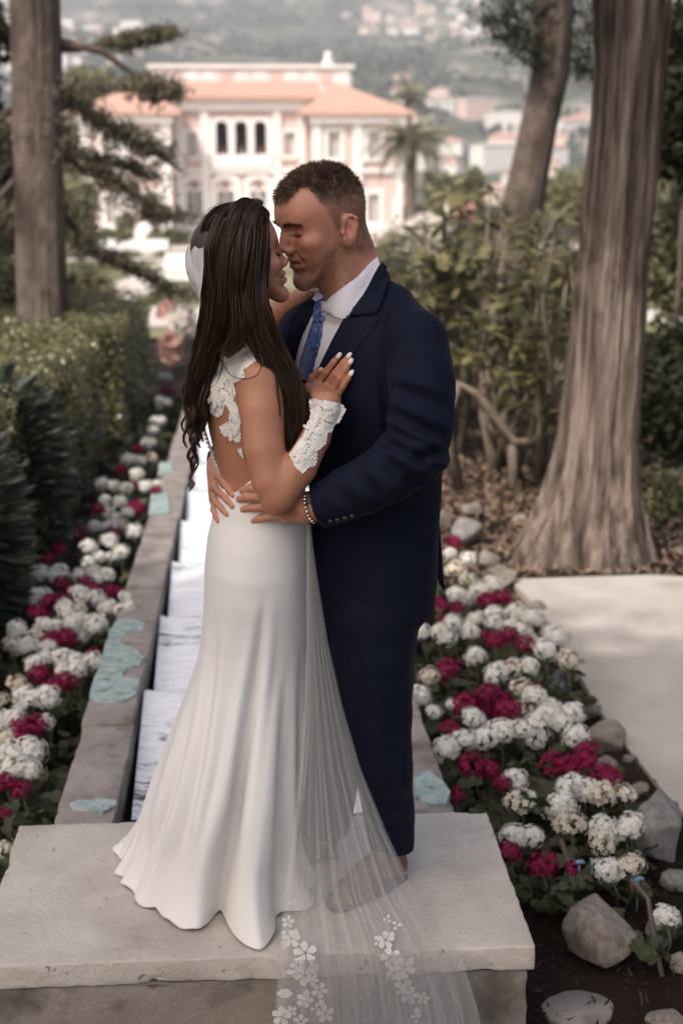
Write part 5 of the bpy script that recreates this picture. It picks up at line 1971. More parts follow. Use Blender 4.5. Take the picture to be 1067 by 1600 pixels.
def decal(name, poly, bvh, off, thick, mat, parent, res=4.0, bulge=0.0, smooth=True, ripple=None, relaxn=0):
    """cloth piece laid over a body: outline traced in the picture, every point dropped onto the surface below"""
    poly = [tuple(p) for p in poly]
    xs = [p[0] for p in poly]
    ys = [p[1] for p in poly]
    pts = []
    n = len(poly)
    for i in range(n):
        a, b = np.array(poly[i]), np.array(poly[(i + 1) % n])
        L = max(1, int(np.linalg.norm(b - a) / res))
        for j in range(L):
            pts.append(tuple(a + (b - a) * j / L))
    nb = len(pts)
    gx = np.arange(min(xs) + res / 2, max(xs), res)
    gy = np.arange(min(ys) + res / 2, max(ys), res)
    if len(gx) and len(gy):
        GX, GY_ = np.meshgrid(gx, gy)
        GX, GY_ = GX.ravel(), GY_.ravel()
        dd = poly_dist(GX, GY_, poly)
        keep = dd < -res * 0.45
        pts += list(zip(GX[keep].tolist(), GY_[keep].tolist()))
    edges = [(i, (i + 1) % nb) for i in range(nb)]
    vv, ee, ff, _, _, _ = mgeo.delaunay_2d_cdt([Vector(p) for p in pts], edges, [], 1, 1e-4)
    dep = -poly_dist(np.array([p[0] for p in vv]), np.array([p[1] for p in vv]), poly)
    T = []
    last = None
    for p, dp in zip(vv, dep):
        o = off + bulge * min(1, max(0, dp) / 8.0)
        if ripple:
            o += ripple(p[0], p[1])
        h = hit(bvh, p[0], p[1], o)
        T.append(h)
    good = [t for t in T if t is not None]
    if not good:
        return None
    md = sum((g - CAM).length for g in good) / len(good)
    for i, t in enumerate(T):
        if t is None:
            j = min((k for k in range(len(T)) if T[k] is not None), key=lambda k: (vv[k] - vv[i]).length)
            dist = (T[j] - CAM).length
            T[i] = CAM + ray(vv[i][0], vv[i][1]) * dist
    if relaxn:
        D = np.array([(t - CAM).length for t in T])
        tri = np.array([f[:3] for f in ff])
        E = np.concatenate([tri[:, [0, 1]], tri[:, [1, 2]], tri[:, [2, 0]]])
        for _ in range(relaxn):
            a, c = np.zeros(len(D)), np.zeros(len(D))
            np.add.at(a, E[:, 0], D[E[:, 1]])
            np.add.at(a, E[:, 1], D[E[:, 0]])
            np.add.at(c, E[:, 0], 1)
            np.add.at(c, E[:, 1], 1)
            D = D * 0.4 + 0.6 * a / np.maximum(c, 1)
        T = [CAM + (t - CAM).normalized() * dd for t, dd in zip(T, D)]
    k = len(T)
    V = [tuple(t) for t in T] + [tuple(t + ray(p[0], p[1]) * thick) for t, p in zip(T, vv)]
    F = [tuple(f) for f in ff] + [tuple(i + k for i in reversed(f)) for f in ff]
    from collections import Counter
    ec = Counter()
    od = {}
    for f in ff:
        for i in range(len(f)):
            a, b = f[i], f[(i + 1) % len(f)]
            ec[frozenset((a, b))] += 1
            od[frozenset((a, b))] = (a, b)
    for e, c in ec.items():
        if c == 1:
            a, b = od[e]
            F.append((b, a, a + k, b + k))
    o = mk(name, V, F, mat, parent, smooth=smooth)
    if smooth:
        try:
            o.data.set_sharp_from_angle(angle=R(50))
        except Exception:
            pass
    o.location = -Vector(parent.matrix_basis.translation) if parent.parent is None else (0, 0, 0)
    return o


def ribbon(strands, widths, seed=0):
    """strands: array (n, k, 3) -> flat ribbons; widths (k,) multiplies"""
    S = np.asarray(strands)
    n, k, _ = S.shape
    r = np.random.default_rng(seed)
    T = np.gradient(S, axis=1)
    T /= np.linalg.norm(T, axis=2)[..., None] + 1e-9
    q = r.normal(size=(n, 1, 3))
    B = np.cross(T, q)
    B /= np.linalg.norm(B, axis=2)[..., None] + 1e-9
    w = np.asarray(widths)
    w = w[None, :, None] if w.ndim == 1 else w[..., None]
    V = np.stack([S - B * w * 0.5, S + B * w * 0.5], axis=2).reshape(-1, 3)
    i = np.arange(n)[:, None] * (2 * k) + np.arange(k - 1)[None, :] * 2
    i = i.ravel()
    F = np.stack([i, i + 1, i + 3, i + 2], axis=1)
    return V, F


def set_tint(me, T):
    a = me.color_attributes.new('tint', 'FLOAT_COLOR', 'POINT')
    c = np.ones((len(T), 4), dtype=np.float32)
    c[:, :3] = T
    a.data.foreach_set('color', c.ravel())


def skin_mat(name, bump=0.12):
    m = bpy.data.materials.new(name)
    m.use_nodes = True
    t = m.node_tree
    b = t.nodes['Principled BSDF']
    at = nn(t, 'ShaderNodeVertexColor', layer_name='tint')
    tc = nn(t, 'ShaderNodeTexCoord')
    n1 = nn(t, 'ShaderNodeTexNoise')
    n1.inputs['Scale'].default_value = 45
    n1.inputs['Detail'].default_value = 5
    t.links.new(tc.outputs['Object'], n1.inputs['Vector'])
    mr = nn(t, 'ShaderNodeMapRange')
    mr.inputs['To Min'].default_value = 0.86
    mr.inputs['To Max'].default_value = 1.14
    t.links.new(n1.outputs['Fac'], mr.inputs['Value'])
    mx = nn(t, 'ShaderNodeMix', data_type='RGBA', blend_type='MULTIPLY')
    mx.inputs[0].default_value = 1.0
    t.links.new(at.outputs['Color'], mx.inputs[6])
    t.links.new(mr.outputs[0], mx.inputs[7])
    t.links.new(mx.outputs[2], b.inputs['Base Color'])
    b.inputs['Roughness'].default_value = 0.46
    b.inputs['Specular IOR Level'].default_value = 0.42
    b.inputs['Subsurface Weight'].default_value = 0.18
    b.inputs['Subsurface Radius'].default_value = (1.0, 0.35, 0.2)
    b.inputs['Subsurface Scale'].default_value = 0.006
    n2 = nn(t, 'ShaderNodeTexNoise')
    n2.inputs['Scale'].default_value = 420
    n2.inputs['Detail'].default_value = 3
    t.links.new(tc.outputs['Object'], n2.inputs['Vector'])
    bp = nn(t, 'ShaderNodeBump')
    bp.inputs['Strength'].default_value = bump
    bp.inputs['Distance'].default_value = 0.002
    t.links.new(n2.outputs['Fac'], bp.inputs['Height'])
    t.links.new(bp.outputs[0], b.inputs['Normal'])
    return m


def hair_mat(name, c, c2, rough=0.38, spec=0.45):
    m = bpy.data.materials.new(name)
    m.use_nodes = True
    t = m.node_tree
    b = t.nodes['Principled BSDF']
    g = nn(t, 'ShaderNodeNewGeometry')
    tc = nn(t, 'ShaderNodeTexCoord')
    mx = nn(t, 'ShaderNodeMix', data_type='RGBA')
    pw = nn(t, 'ShaderNodeMath', operation='POWER')
    t.links.new(g.outputs['Random Per Island'], pw.inputs[0])
    pw.inputs[1].default_value = 1.7
    t.links.new(pw.outputs[0], mx.inputs[0])
    mx.inputs[6].default_value = rgb(c)
    mx.inputs[7].default_value = rgb(c2)
    t.links.new(mx.outputs[2], b.inputs['Base Color'])
    b.inputs['Roughness'].default_value = rough
    b.inputs['Specular IOR Level'].default_value = spec
    return m


class HeadFrame:
    """local head axes: x forward, y to the person's left, z up; origin between the ears"""

    def __init__(s, c, yaw, pitch, roll=0.0, scale=1.0, zlow=1.0):
        fx, fy = math.cos(yaw), math.sin(yaw)
        f = np.array([fx * math.cos(pitch), fy * math.cos(pitch), math.sin(pitch)])
        l = np.array([-fy, fx, 0.0])
        u = np.cross(f, l)
        l2 = l * math.cos(roll) + u * math.sin(roll)
        u2 = np.cross(f, l2)
        s.A = np.array([f, l2, u2])
        s.c = np.array(c, float)
        s.s = scale
        s.zl = zlow

    def w(s, x, y, z):
        if z < 0:
            z = z * s.zl
        return s.c + s.s * (s.A[0] * x + s.A[1] * y + s.A[2] * z)

    def loc(s, V):
        q = (np.asarray(V) - s.c) @ s.A.T / s.s
        q[:, 2] = np.where(q[:, 2] < 0, q[:, 2] / s.zl, q[:, 2])
        return q

    def inflate(s, fld, poly, wfun, Rr, p=2.2, k=0.012, mode='add'):
        """profile outline in the (x, z) plane blown up to half width wfun(x, z)"""
        poly = smoothpoly(poly, 4)
        xs = [q[0] for q in poly]
        zs = [q[1] for q in poly]
        ex = (max(xs) - min(xs)) + (max(zs) - min(zs))
        cc = s.w((max(xs) + min(xs)) / 2, 0, (max(zs) + min(zs)) / 2)
        rad = max(max(xs) - min(xs), max(zs) - min(zs)) * s.s * s.zl * 0.75 + 0.03

        def fn(X, Y, Z):
            px, py, pz = X - s.c[0], Y - s.c[1], Z - s.c[2]
            x, y, z = [((px * s.A[i][0] + py * s.A[i][1] + pz * s.A[i][2]) / s.s) for i in range(3)]
            z = np.where(z < 0, z / s.zl, z)
            # evaluate the outline distance on a coarse table, then look it up
            gx = np.linspace(min(xs) - 0.05, max(xs) + 0.05, 120)
            gz_ = np.linspace(min(zs) - 0.05, max(zs) + 0.05, 120)
            GX, GZ = np.meshgrid(gx, gz_, indexing='ij')
            T = poly_dist(GX, GZ, poly)
            ix = np.clip((x - gx[0]) / (gx[1] - gx[0]), 0, 118.999)
            iz = np.clip((z - gz_[0]) / (gz_[1] - gz_[0]), 0, 118.999)
            i0, j0 = ix.astype(int), iz.astype(int)
            fx, fz = ix - i0, iz - j0
            d2 = (T[i0, j0] * (1 - fx) * (1 - fz) + T[i0 + 1, j0] * fx * (1 - fz) + T[i0, j0 + 1] * (1 - fx) * fz + T[i0 + 1, j0 + 1] * fx * fz)
            w = wfun(x, z)
            u = np.maximum(1 + d2 / Rr, 0)
            v = np.abs(y) / w
            return ((u ** p + v ** p) ** (1 / p) - 1) * np.minimum(Rr, w) * s.s
        return fld.op(fn, cc - rad, cc + rad, k, mode)
# ================================================================== the groom
m_skin = skin_mat('skin')
m_suit = M('navy_wool', (0.0021, 0.0038, 0.0140), 0.8, (0.0028, 0.0049, 0.0170), 60, bump=0.12, bscale=900, spec=0.18, sheen=0.02, dist=0.001)
m_lapel = M('navy_wool_lapel', (0.0023, 0.0041, 0.0150), 0.75, (0.0030, 0.0053, 0.0180), 60, bump=0.1, bscale=900, spec=0.18, sheen=0.02, dist=0.001)
m_shirt = M('white_shirt', (0.66, 0.62, 0.66), 0.7, (0.70, 0.66, 0.69), 30, bump=0.1, bscale=500, spec=0.25, dist=0.001)
m_shoe = M('brown_leather', (0.10, 0.045, 0.026), 0.35, (0.15, 0.07, 0.042), 14, bump=0.1, bscale=80, spec=0.5)
m_btn = M('dark_button', (0.012, 0.012, 0.016), 0.35, spec=0.5)
m_gold = M('gold_metal', (0.55, 0.40, 0.22), 0.3, metal=1.0)
m_steel = M('steel_metal', (0.55, 0.55, 0.54), 0.25, metal=1.0)


def tie_mat():
    m = bpy.data.materials.new('blue_paisley_silk')
    m.use_nodes = True
    t = m.node_tree
    b = t.nodes['Principled BSDF']
    tc = nn(t, 'ShaderNodeTexCoord')
    w = nn(t, 'ShaderNodeTexNoise')
    w.inputs['Scale'].default_value = 38
    t.links.new(tc.outputs['Object'], w.inputs['Vector'])
    mxv = nn(t, 'ShaderNodeMix', data_type='RGBA')
    mxv.inputs[0].default_value = 0.05
    t.links.new(tc.outputs['Object'], mxv.inputs[6])
    t.links.new(w.outputs['Color'], mxv.inputs[7])
    v = nn(t, 'ShaderNodeTexVoronoi', feature='F1')
    v.inputs['Scale'].default_value = 34
    t.links.new(mxv.outputs[2], v.inputs['Vector'])
    ml = nn(t, 'ShaderNodeMath', operation='MULTIPLY')
    ml.inputs[1].default_value = 26.0
    t.links.new(v.outputs['Distance'], ml.inputs[0])
    sn = nn(t, 'ShaderNodeMath', operation='SINE')
    t.links.new(ml.outputs[0], sn.inputs[0])
    rp = nn(t, 'ShaderNodeValToRGB')
    e = rp.color_ramp.elements
    e[0].position, e[0].color = 0.55, (0.010, 0.022, 0.11, 1)
    e[1].position, e[1].color = 0.85, (0.09, 0.17, 0.40, 1)
    t.links.new(sn.outputs[0], rp.inputs['Fac'])
    t.links.new(rp.outputs[0], b.inputs['Base Color'])
    b.inputs['Roughness'].default_value = 0.38
    b.inputs['Sheen Weight'].default_value = 0.3
    return m


m_tie = tie_mat()
GB = Vector((0.30, 3.36, 0.0))
groom = thing('person', 'man in navy suit and blue paisley tie embracing the bride', 'person', GB)


def under(name, V, Q, mat, parent, smooth=True):
    o = mk(name, V, Q, mat, parent, smooth=smooth)
    o.location = -Vector(parent.location) if parent.parent is None else (0, 0, 0)
    return o


def row(px, py, dy, rw, rd):
    p = P3(px, py, dy)
    return (p[2], p[0], p[1], rw, rd)


def face(fld, H, male=True):
    """skull, features and ears of one head in its own frame"""
    s = H.s
    A = H.A
    fld.ell(H.w(-0.004, 0, 0.050), (0.100 * s, 0.078 * s, 0.088 * s), A, k=0.02)
    if male:
        prof = [(0.080, 0.100), (0.095, 0.070), (0.0985, 0.045), (0.0965, 0.034), (0.0895, 0.024), (0.0885, 0.004), (0.0915, -0.020), (0.0935, -0.031), (0.0890, -0.0405), (0.0905, -0.048), (0.0850, -0.058),
                (0.0895, -0.071), (0.0880, -0.084), (0.0760, -0.094), (0.050, -0.090), (0.015, -0.072), (-0.012, -0.045), (-0.03, 0.0), (-0.02, 0.07), (0.03, 0.11)]
        wz = ([-0.10, -0.085, -0.07, -0.045, -0.02, 0.0, 0.03, 0.06, 0.1], [0.034, 0.042, 0.052, 0.0605, 0.067, 0.070, 0.0695, 0.070, 0.064])
    else:
        prof = [(0.080, 0.100), (0.092, 0.070), (0.0945, 0.045), (0.0925, 0.034), (0.0870, 0.024), (0.0860, 0.004), (0.0885, -0.020), (0.0915, -0.030), (0.0870, -0.0395), (0.0890, -0.047), (0.0825, -0.057),
                (0.0870, -0.069), (0.0840, -0.081), (0.0720, -0.088), (0.048, -0.080), (0.015, -0.060), (-0.012, -0.035), (-0.03, 0.0), (-0.02, 0.07), (0.03, 0.11)]
        wz = ([-0.10, -0.085, -0.07, -0.045, -0.02, 0.0, 0.03, 0.06, 0.1], [0.022, 0.030, 0.042, 0.055, 0.064, 0.066, 0.066, 0.066, 0.062])
    H.inflate(fld, prof, lambda x, z: np.interp(z, wz[0], wz[1]).astype(np.float32) * (1 - 0.10 * np.clip((0.02 - x) / 0.06, 0, 1)), 0.058, p=2.35, k=0.02)
    # brow
    for sgn in (-1, 1):
        b = 0.008 if male else 0.0055
        fld.chain([H.w(0.091, sgn * 0.008, 0.034), H.w(0.086, sgn * 0.030, 0.039), H.w(0.070, sgn * 0.052, 0.034)], [b * s, b * 1.1 * s, b * 0.8 * s], k=0.010)
        # socket, then lid
        fld.ell(H.w(0.095, sgn * 0.031, 0.0195), (0.0165 * s, 0.0195 * s, 0.0115 * s), A, k=0.010, mode='sub')
        fld.ell(H.w(0.0710, sgn * 0.0315, 0.0170), (0.0140 * s, 0.0150 * s, 0.0115 * s), A, k=0.002)
        fld.chain([H.w(0.0855, sgn * 0.019, 0.0145), H.w(0.0870, sgn * 0.031, 0.0105), H.w(0.0805, sgn * 0.044, 0.0135)], [0.0018 * s, 0.0026 * s, 0.0018 * s], k=0.002, mode='sub')
        # cheek and nasolabial form
        fld.ell(H.w(0.062, sgn * 0.046, -0.006), (0.024 * s, 0.020 * s, 0.017 * s), A, k=0.018)
        fld.chain([H.w(0.092, sgn * 0.019, -0.020), H.w(0.084, sgn * 0.031, -0.040)], [0.0018 * s, 0.0012 * s], k=0.012, mode='sub')
        fld.chain([H.w(0.084, sgn * 0.011, 0.018), H.w(0.090, sgn * 0.011, 0.0), H.w(0.092, sgn * 0.013, -0.012)], [0.006 * s, 0.0085 * s, 0.008 * s], k=0.014)
        # nostril wings
        q = 1.0 if male else 0.82
        fld.ell(H.w(0.0985, sgn * 0.0125 * q, -0.0155), (0.0115 * s * q, 0.0075 * s * q, 0.0075 * s * q), A, k=0.006)
        fld.ell(H.w(0.103, sgn * 0.0065 * q, -0.0225), (0.0045 * s, 0.0030 * s, 0.0035 * s), A, k=0.002, mode='sub')
    # nose
    if male:
        fld.chain([H.w(0.0895, 0, 0.026), H.w(0.0985, 0, 0.010), H.w(0.1085, 0, -0.009)], [0.0072 * s, 0.0080 * s, 0.0098 * s], k=0.010)
        fld.chain([H.w(0.1085, 0, -0.011), H.w(0.096, 0, -0.0195)], [0.0068 * s, 0.0045 * s], k=0.006)
    else:
        fld.chain([H.w(0.0870, 0, 0.026), H.w(0.0935, 0, 0.010), H.w(0.1055, 0, -0.009)], [0.0055 * s, 0.0058 * s, 0.0074 * s], k=0.008)
        fld.chain([H.w(0.1055, 0, -0.010), H.w(0.094, 0, -0.0195)], [0.0055 * s, 0.004 * s], k=0.006)
    # lips and mouth
    lw = 1.0 if male else 0.92
    th = 1.0 if male else 1.35
    fld.chain([H.w(0.0780, -0.024 * lw, -0.0385), H.w(0.0895, -0.010, -0.0345), H.w(0.0915, 0, -0.0352), H.w(0.0895, 0.010, -0.0345), H.w(0.0780, 0.024 * lw, -0.0385)], [0.003 * s, 0.0052 * s * th, 0.0052 * s * th, 0.0052 * s * th, 0.003 * s], k=0.006)
    fld.chain([H.w(0.0780, -0.022 * lw, -0.0425), H.w(0.0880, -0.010, -0.0465), H.w(0.0895, 0, -0.0470), H.w(0.0880, 0.010, -0.0465), H.w(0.0780, 0.022 * lw, -0.0425)], [0.003 * s, 0.0058 * s * th, 0.0062 * s * th, 0.0058 * s * th, 0.003 * s], k=0.006)
    g_ = 0.0014 if male else 0.0020
    fld.chain([H.w(0.078, -0.026 * lw, -0.039), H.w(0.094, -0.012, -0.0405), H.w(0.0985, 0, -0.0405), H.w(0.094, 0.012, -0.0405), H.w(0.078, 0.026 * lw, -0.039)], [0.0012 * s, g_ * s * 1.4, g_ * 1.6 * s, g_ * s * 1.4, 0.0012 * s], k=0.003, mode='sub')
    # chin
    fld.ell(H.w(0.078, 0, -0.078), (0.0155 * s, 0.020 * s, 0.015 * s), A, k=0.015)
    # ears
    for sgn in (-1, 1):
        e = H.w(-0.010, sgn * 0.079, 0.002)
        ex = A[0] * 0.96 + A[1] * sgn * -0.26
        ez = A[2] * 0.96 - A[0] * 0.2
        ey = np.cross(ez, ex)
        E = np.array([ex / np.linalg.norm(ex), ey / np.linalg.norm(ey), ez / np.linalg.norm(ez)])
        W = lambda a, b, c: e + s * (E[0] * a + A[1] * sgn * b + E[2] * c)
        fld.ell(W(-0.003, 0.0025, 0.007), (0.0165 * s, 0.0064 * s, 0.0295 * s), E, k=0.005)
        fld.ell(W(0.001, 0.003, -0.021), (0.0075 * s, 0.0045 * s, 0.0085 * s), E, k=0.006)
        fld.ell(W(0.003, 0.0082, 0.003), (0.0080 * s, 0.0060 * s, 0.0145 * s), E, k=0.003, mode='sub')
        fld.chain([W(0.010, 0.002, 0.012), W(0.008, 0.006, 0.026), W(-0.004, 0.009, 0.032), W(-0.015, 0.010, 0.024), W(-0.018, 0.009, 0.006), W(-0.013, 0.006, -0.012), W(-0.002, 0.003, -0.024)],
                  [0.0028 * s, 0.0031 * s, 0.0034 * s, 0.0036 * s, 0.0034 * s, 0.0034 * s, 0.0045 * s], k=0.004)
        fld.chain([W(-0.007, 0.005, 0.016), W(-0.010, 0.006, 0.004), W(-0.006, 0.004, -0.010)], [0.0022 * s, 0.0026 * s, 0.0026 * s], k=0.003)
        fld.ell(W(0.011, 0.003, -0.002), (0.004 * s, 0.004 * s, 0.006 * s), E, k=0.004)


HG = HeadFrame(P3(507, 360, 0.08), R(180 + 27), R(-12), R(0), 1.06, 1.20)
gb = Field((-0.16, 2.98, 0.80), (0.56, 3.66, 1.84), 0.0025)
face(gb, HG, True)
nk = P3(560, 482, 0.085)
# neck: column and the muscle that runs from behind the ear
gb.chain([HG.w(-0.022, 0, -0.015), HG.w(-0.030, 0, -0.07), nk], [0.056, 0.060, 0.066], k=0.025)
gb.cap(HG.w(-0.045, 0, 0.01), P3(575, 470, 0.10), 0.050, 0.060, k=0.02)
gb.cap(HG.w(0.022, 0, -0.072), P3(532, 466, 0.06), 0.022, 0.022, k=0.03)
gb.cap(HG.w(-0.012, 0.050, -0.03), P3(540, 485, 0.02), 0.018, 0.02, k=0.05)
# trunk and arms under the suit
gb.zloft([row(566, 478, 0.08, 0.10, 0.07), row(575, 512, 0.08, 0.155, 0.09), row(582, 560, 0.075, 0.17, 0.11), row(585, 660, 0.08, 0.155, 0.110), row(582, 800, 0.09, 0.138, 0.10), row(580, 900, 0.09, 0.138, 0.10)], R(-45), k=0.03)
gb.chain([P3(640, 540, -0.08), P3(655, 625, -0.15), P3(652, 712, -0.17), P3(590, 757, -0.175), P3(500, 792, -0.135)], [0.06, 0.055, 0.05, 0.045, 0.033], k=0.03)
gb.chain([P3(492, 525, 0.20), P3(430, 640, 0.30), P3(378, 700, 0.25), P3(348, 722, 0.155)], [0.06, 0.05, 0.045, 0.034], k=0.03)
# near hand: wrist, palm, four fingers laid flat on her waist, thumb tucked under
gb.chain([P3(500, 792, -0.135), P3(478, 795, -0.125)], [0.031, 0.028], k=0.01)
Hn = [P3(480, 795, -0.122), P3(455, 790, -0.112), P3(432, 786, -0.105)]
gb.chain([P3(478, 786, -0.122), P3(450, 776, -0.110), P3(425, 771, -0.100)], [0.022, 0.019, 0.014], k=0.01)
gb.chain([P3(478, 797, -0.125), P3(450, 792, -0.112), P3(424, 788, -0.100)], [0.024, 0.020, 0.014], k=0.01)
gb.chain([P3(478, 805, -0.122), P3(452, 806, -0.110), P3(430, 805, -0.098)], [0.020, 0.018, 0.013], k=0.01)
for ky, pts in ((0, [(428, 768, -0.096), (408, 764, -0.080), (392, 763, -0.066), (379, 766, -0.052)]),
                (1, [(428, 780, -0.098), (406, 777, -0.081), (388, 777, -0.066), (374, 780, -0.050)]),
                (2, [(430, 794, -0.099), (410, 793, -0.083), (394, 793, -0.068), (380, 796, -0.054)]),
                (3, [(436, 806, -0.099), (420, 808, -0.087), (407, 810, -0.074), (396, 814, -0.064)])):
    r0 = [0.0112, 0.0110, 0.0104, 0.0098][ky]
    gb.chain([P3(*p) for p in pts], [r0, r0 * 0.97, r0 * 0.93, r0 * 0.78], k=0.004)
# far hand: comes round from her other side, fingers spread over the small of her back
gb.chain([P3(352, 716, 0.15), P3(343, 735, 0.115)], [0.032, 0.026], k=0.01)
gb.chain([P3(346, 722, 0.13), P3(342, 748, 0.085)], [0.026, 0.017], k=0.012)
gb.chain([P3(341, 728, 0.13), P3(337, 765, 0.082)], [0.026, 0.017], k=0.012)
gb.chain([P3(340, 735, 0.13), P3(336, 780, 0.085)], [0.022, 0.015], k=0.012)
for ky, pts in ((0, [(342, 742, 0.075), (350, 752, 0.028), (359, 764, -0.010), (366, 774, -0.028)]),
                (1, [(336, 760, 0.075), (346, 770, 0.022), (356, 780, -0.014), (365, 791, -0.034)]),
                (2, [(335, 776, 0.075), (341, 786, 0.028), (349, 795, -0.006), (357, 804, -0.026)]),
                (3, [(335, 786, 0.080), (335, 796, 0.045), (338, 805, 0.018), (342, 814, 0.000)])):
    r0 = [0.0112, 0.0112, 0.0104, 0.0096][ky]
    gb.chain([P3(*p) for p in pts], [r0, r0 * 0.98, r0 * 0.92, r0 * 0.76], k=0.004)
# thumb of the far hand
gb.chain([P3(350, 722, 0.11), P3(349, 716, 0.07)], [0.013, 0.010], k=0.006)
GV, GQ = gb.mesh()
GV = relax(GV, GQ, 1, 0.4)
L = HG.loc(GV)
base = np.array([0.43, 0.195, 0.125])
T = np.tile(base, (len(GV), 1))


def blend(T, m, c):
    m = np.clip(m, 0, 1)[:, None]
    return T * (1 - m) + np.array(c) * m


def sstep(a, b, x):
    t = np.clip((x - a) / (b - a), 0, 1)
    return t * t * (3 - 2 * t)


inhead = (np.abs(L[:, 0]) < 0.16) & (np.abs(L[:, 1]) < 0.11) & (L[:, 2] > -0.12) & (L[:, 2] < 0.17)
nz_ = np.array([vnoise(v, 160) for v in GV]) * inhead
# ruddy cheeks, nose and ears
m = np.exp(-((L[:, 0] - 0.085) / 0.03) ** 2 - ((L[:, 2] + 0.012) / 0.022) ** 2)
T = blend(T, 0.35 * m * inhead, (0.46, 0.17, 0.115))
T = blend(T, 0.35 * sstep(0.072, 0.085, np.abs(L[:, 1])) * inhead * (L[:, 0] < 0.02), (0.50, 0.19, 0.13))
# beard stubble
bl = sstep(0.0, -0.022, L[:, 2] - np.interp(L[:, 0], [-0.03, 0.0, 0.03, 0.06, 0.1], [0.02, 0.012, -0.010, -0.022, -0.020]))
bl *= sstep(-0.135, -0.095, L[:, 2]) * sstep(-0.025, 0.01, L[:, 0])
bl *= 1 - np.exp(-((L[:, 2] + 0.0405) / 0.010) ** 2 - (L[:, 1] / 0.022) ** 2) * (L[:, 0] > 0.075)
T = blend(T, (0.68 + 0.35 * nz_) * bl * inhead, (0.145, 0.075, 0.048))
# brows, lash line
for sgn in (-1, 1):
    yy = L[:, 1] * sgn
    bz = np.interp(yy, [0.008, 0.03, 0.055], [0.033, 0.040, 0.034])
    m = np.exp(-((L[:, 2] - bz) / 0.0042) ** 2) * sstep(0.006, 0.014, yy) * sstep(0.058, 0.048, yy) * (L[:, 0] > 0.055)
    T = blend(T, 0.8 * m * inhead, (0.085, 0.045, 0.028))
    ez_ = np.interp(yy, [0.017, 0.031, 0.046], [0.0145, 0.0105, 0.0135])
    m = np.exp(-((L[:, 2] - ez_) / 0.0020) ** 2) * sstep(0.014, 0.02, yy) * sstep(0.049, 0.043, yy) * (L[:, 0] > 0.06)
    T = blend(T, 0.85 * m * inhead, (0.05, 0.028, 0.02))
# lips
m = np.exp(-((L[:, 2] + 0.0405) / 0.0078) ** 4) * sstep(0.026, 0.02, np.abs(L[:, 1])) * (L[:, 0] > 0.072)
T = blend(T, 0.6 * m * inhead, (0.36, 0.135, 0.11))
m = np.exp(-((L[:, 2] + 0.0405) / 0.0022) ** 2) * sstep(0.027, 0.022, np.abs(L[:, 1])) * (L[:, 0] > 0.07)
T = blend(T, 0.8 * m * inhead, (0.08, 0.03, 0.025))


def hair_amount(L):
    x, y, z = L[:, 0], np.abs(L[:, 1]), L[:, 2]
    line = np.interp(x, [-0.12, -0.05, -0.028, -0.012, 0.004, 0.016, 0.030, 0.045, 0.06, 0.08, 0.1], [-0.055, -0.055, -0.040, 0.002, -0.012, 0.018, 0.058, 0.088, 0.097, 0.086, 0.078])
    line = line + np.where((x > 0.045), 0.016 * sstep(0.026, 0.05, y), 0)
    return sstep(-0.010, 0.016, z - line)


ha = hair_amount(L) * inhead
ear = (np.abs(L[:, 1]) > 0.0815) & (np.abs(L[:, 2]) < 0.045) & (np.abs(L[:, 0] + 0.012) < 0.03)
ha = ha * (~ear)
top = sstep(0.05, 0.10, L[:, 2])
T = blend(T, ha * (0.50 + 0.4 * top), (0.115, 0.066, 0.045))
bx_, by_ = px_of(GV)
covered = (np.linalg.norm(L - np.array([0.0, 0, 0.02]), axis=1) > 0.23) & ~((bx_ < 512) & (by_ > 690))
V2, F2, src = thin(GV, GQ, covered, 0.012)
body = under('body', V2, F2, m_skin, groom)
set_tint(body.data, T[src])
GBV = bvh_of(GV, GQ)

# short hair: strands rooted on the scalp
GN = vnormals(GV, GQ)
hr2 = np.random.default_rng(4)
cand = np.where(ha > 0.12)[0]
wgt = ha[cand] * (0.5 + 0.9 * top[cand])
sel = hr2.choice(cand, size=19000, p=wgt / wgt.sum())
root = GV[sel] + hr2.normal(size=(len(sel), 3)) * 0.0012
nrm = GN[sel]
lx = L[sel]
tp = sstep(0.045, 0.115, lx[:, 2])
length = (0.0030 + 0.0125 * tp) * hr2.uniform(0.55, 1.2, len(sel))
comb = HG.A[0][None] * (0.75 * tp[:, None] + 0.05) + HG.A[2][None] * (0.15 * tp[:, None] - 0.45 * (1 - tp[:, None])) + HG.A[1][None] * (0.15)
cl = np.array([[vnoise(v, 55, 1), vnoise(v, 55, 5), vnoise(v, 55, 9)] for v in root])
d0 = nrm * (0.70 - 0.25 * (1 - tp[:, None])) + comb * 0.55 + cl * 1.1 + hr2.normal(size=(len(sel), 3)) * 0.28
d0 /= np.linalg.norm(d0, axis=1)[:, None]
d1 = d0 + comb * 0.8 + cl * 0.4
d1 /= np.linalg.norm(d1, axis=1)[:, None]
S = np.stack([root - nrm * 0.001, root + d0 * length[:, None] * 0.5, root + d0 * length[:, None] * 0.5 + d1 * length[:, None] * 0.5], axis=1)
V, F = ribbon(S, np.array([0.0011, 0.0009, 0.0004])[None, :] * (0.6 + 0.4 * tp[:, None]), 3)
m_ghair = hair_mat('short_brown_hair', (0.075, 0.045, 0.030), (0.24, 0.150, 0.100), 0.55, 0.3)
under('hair', V, F, m_ghair, groom, smooth=False)


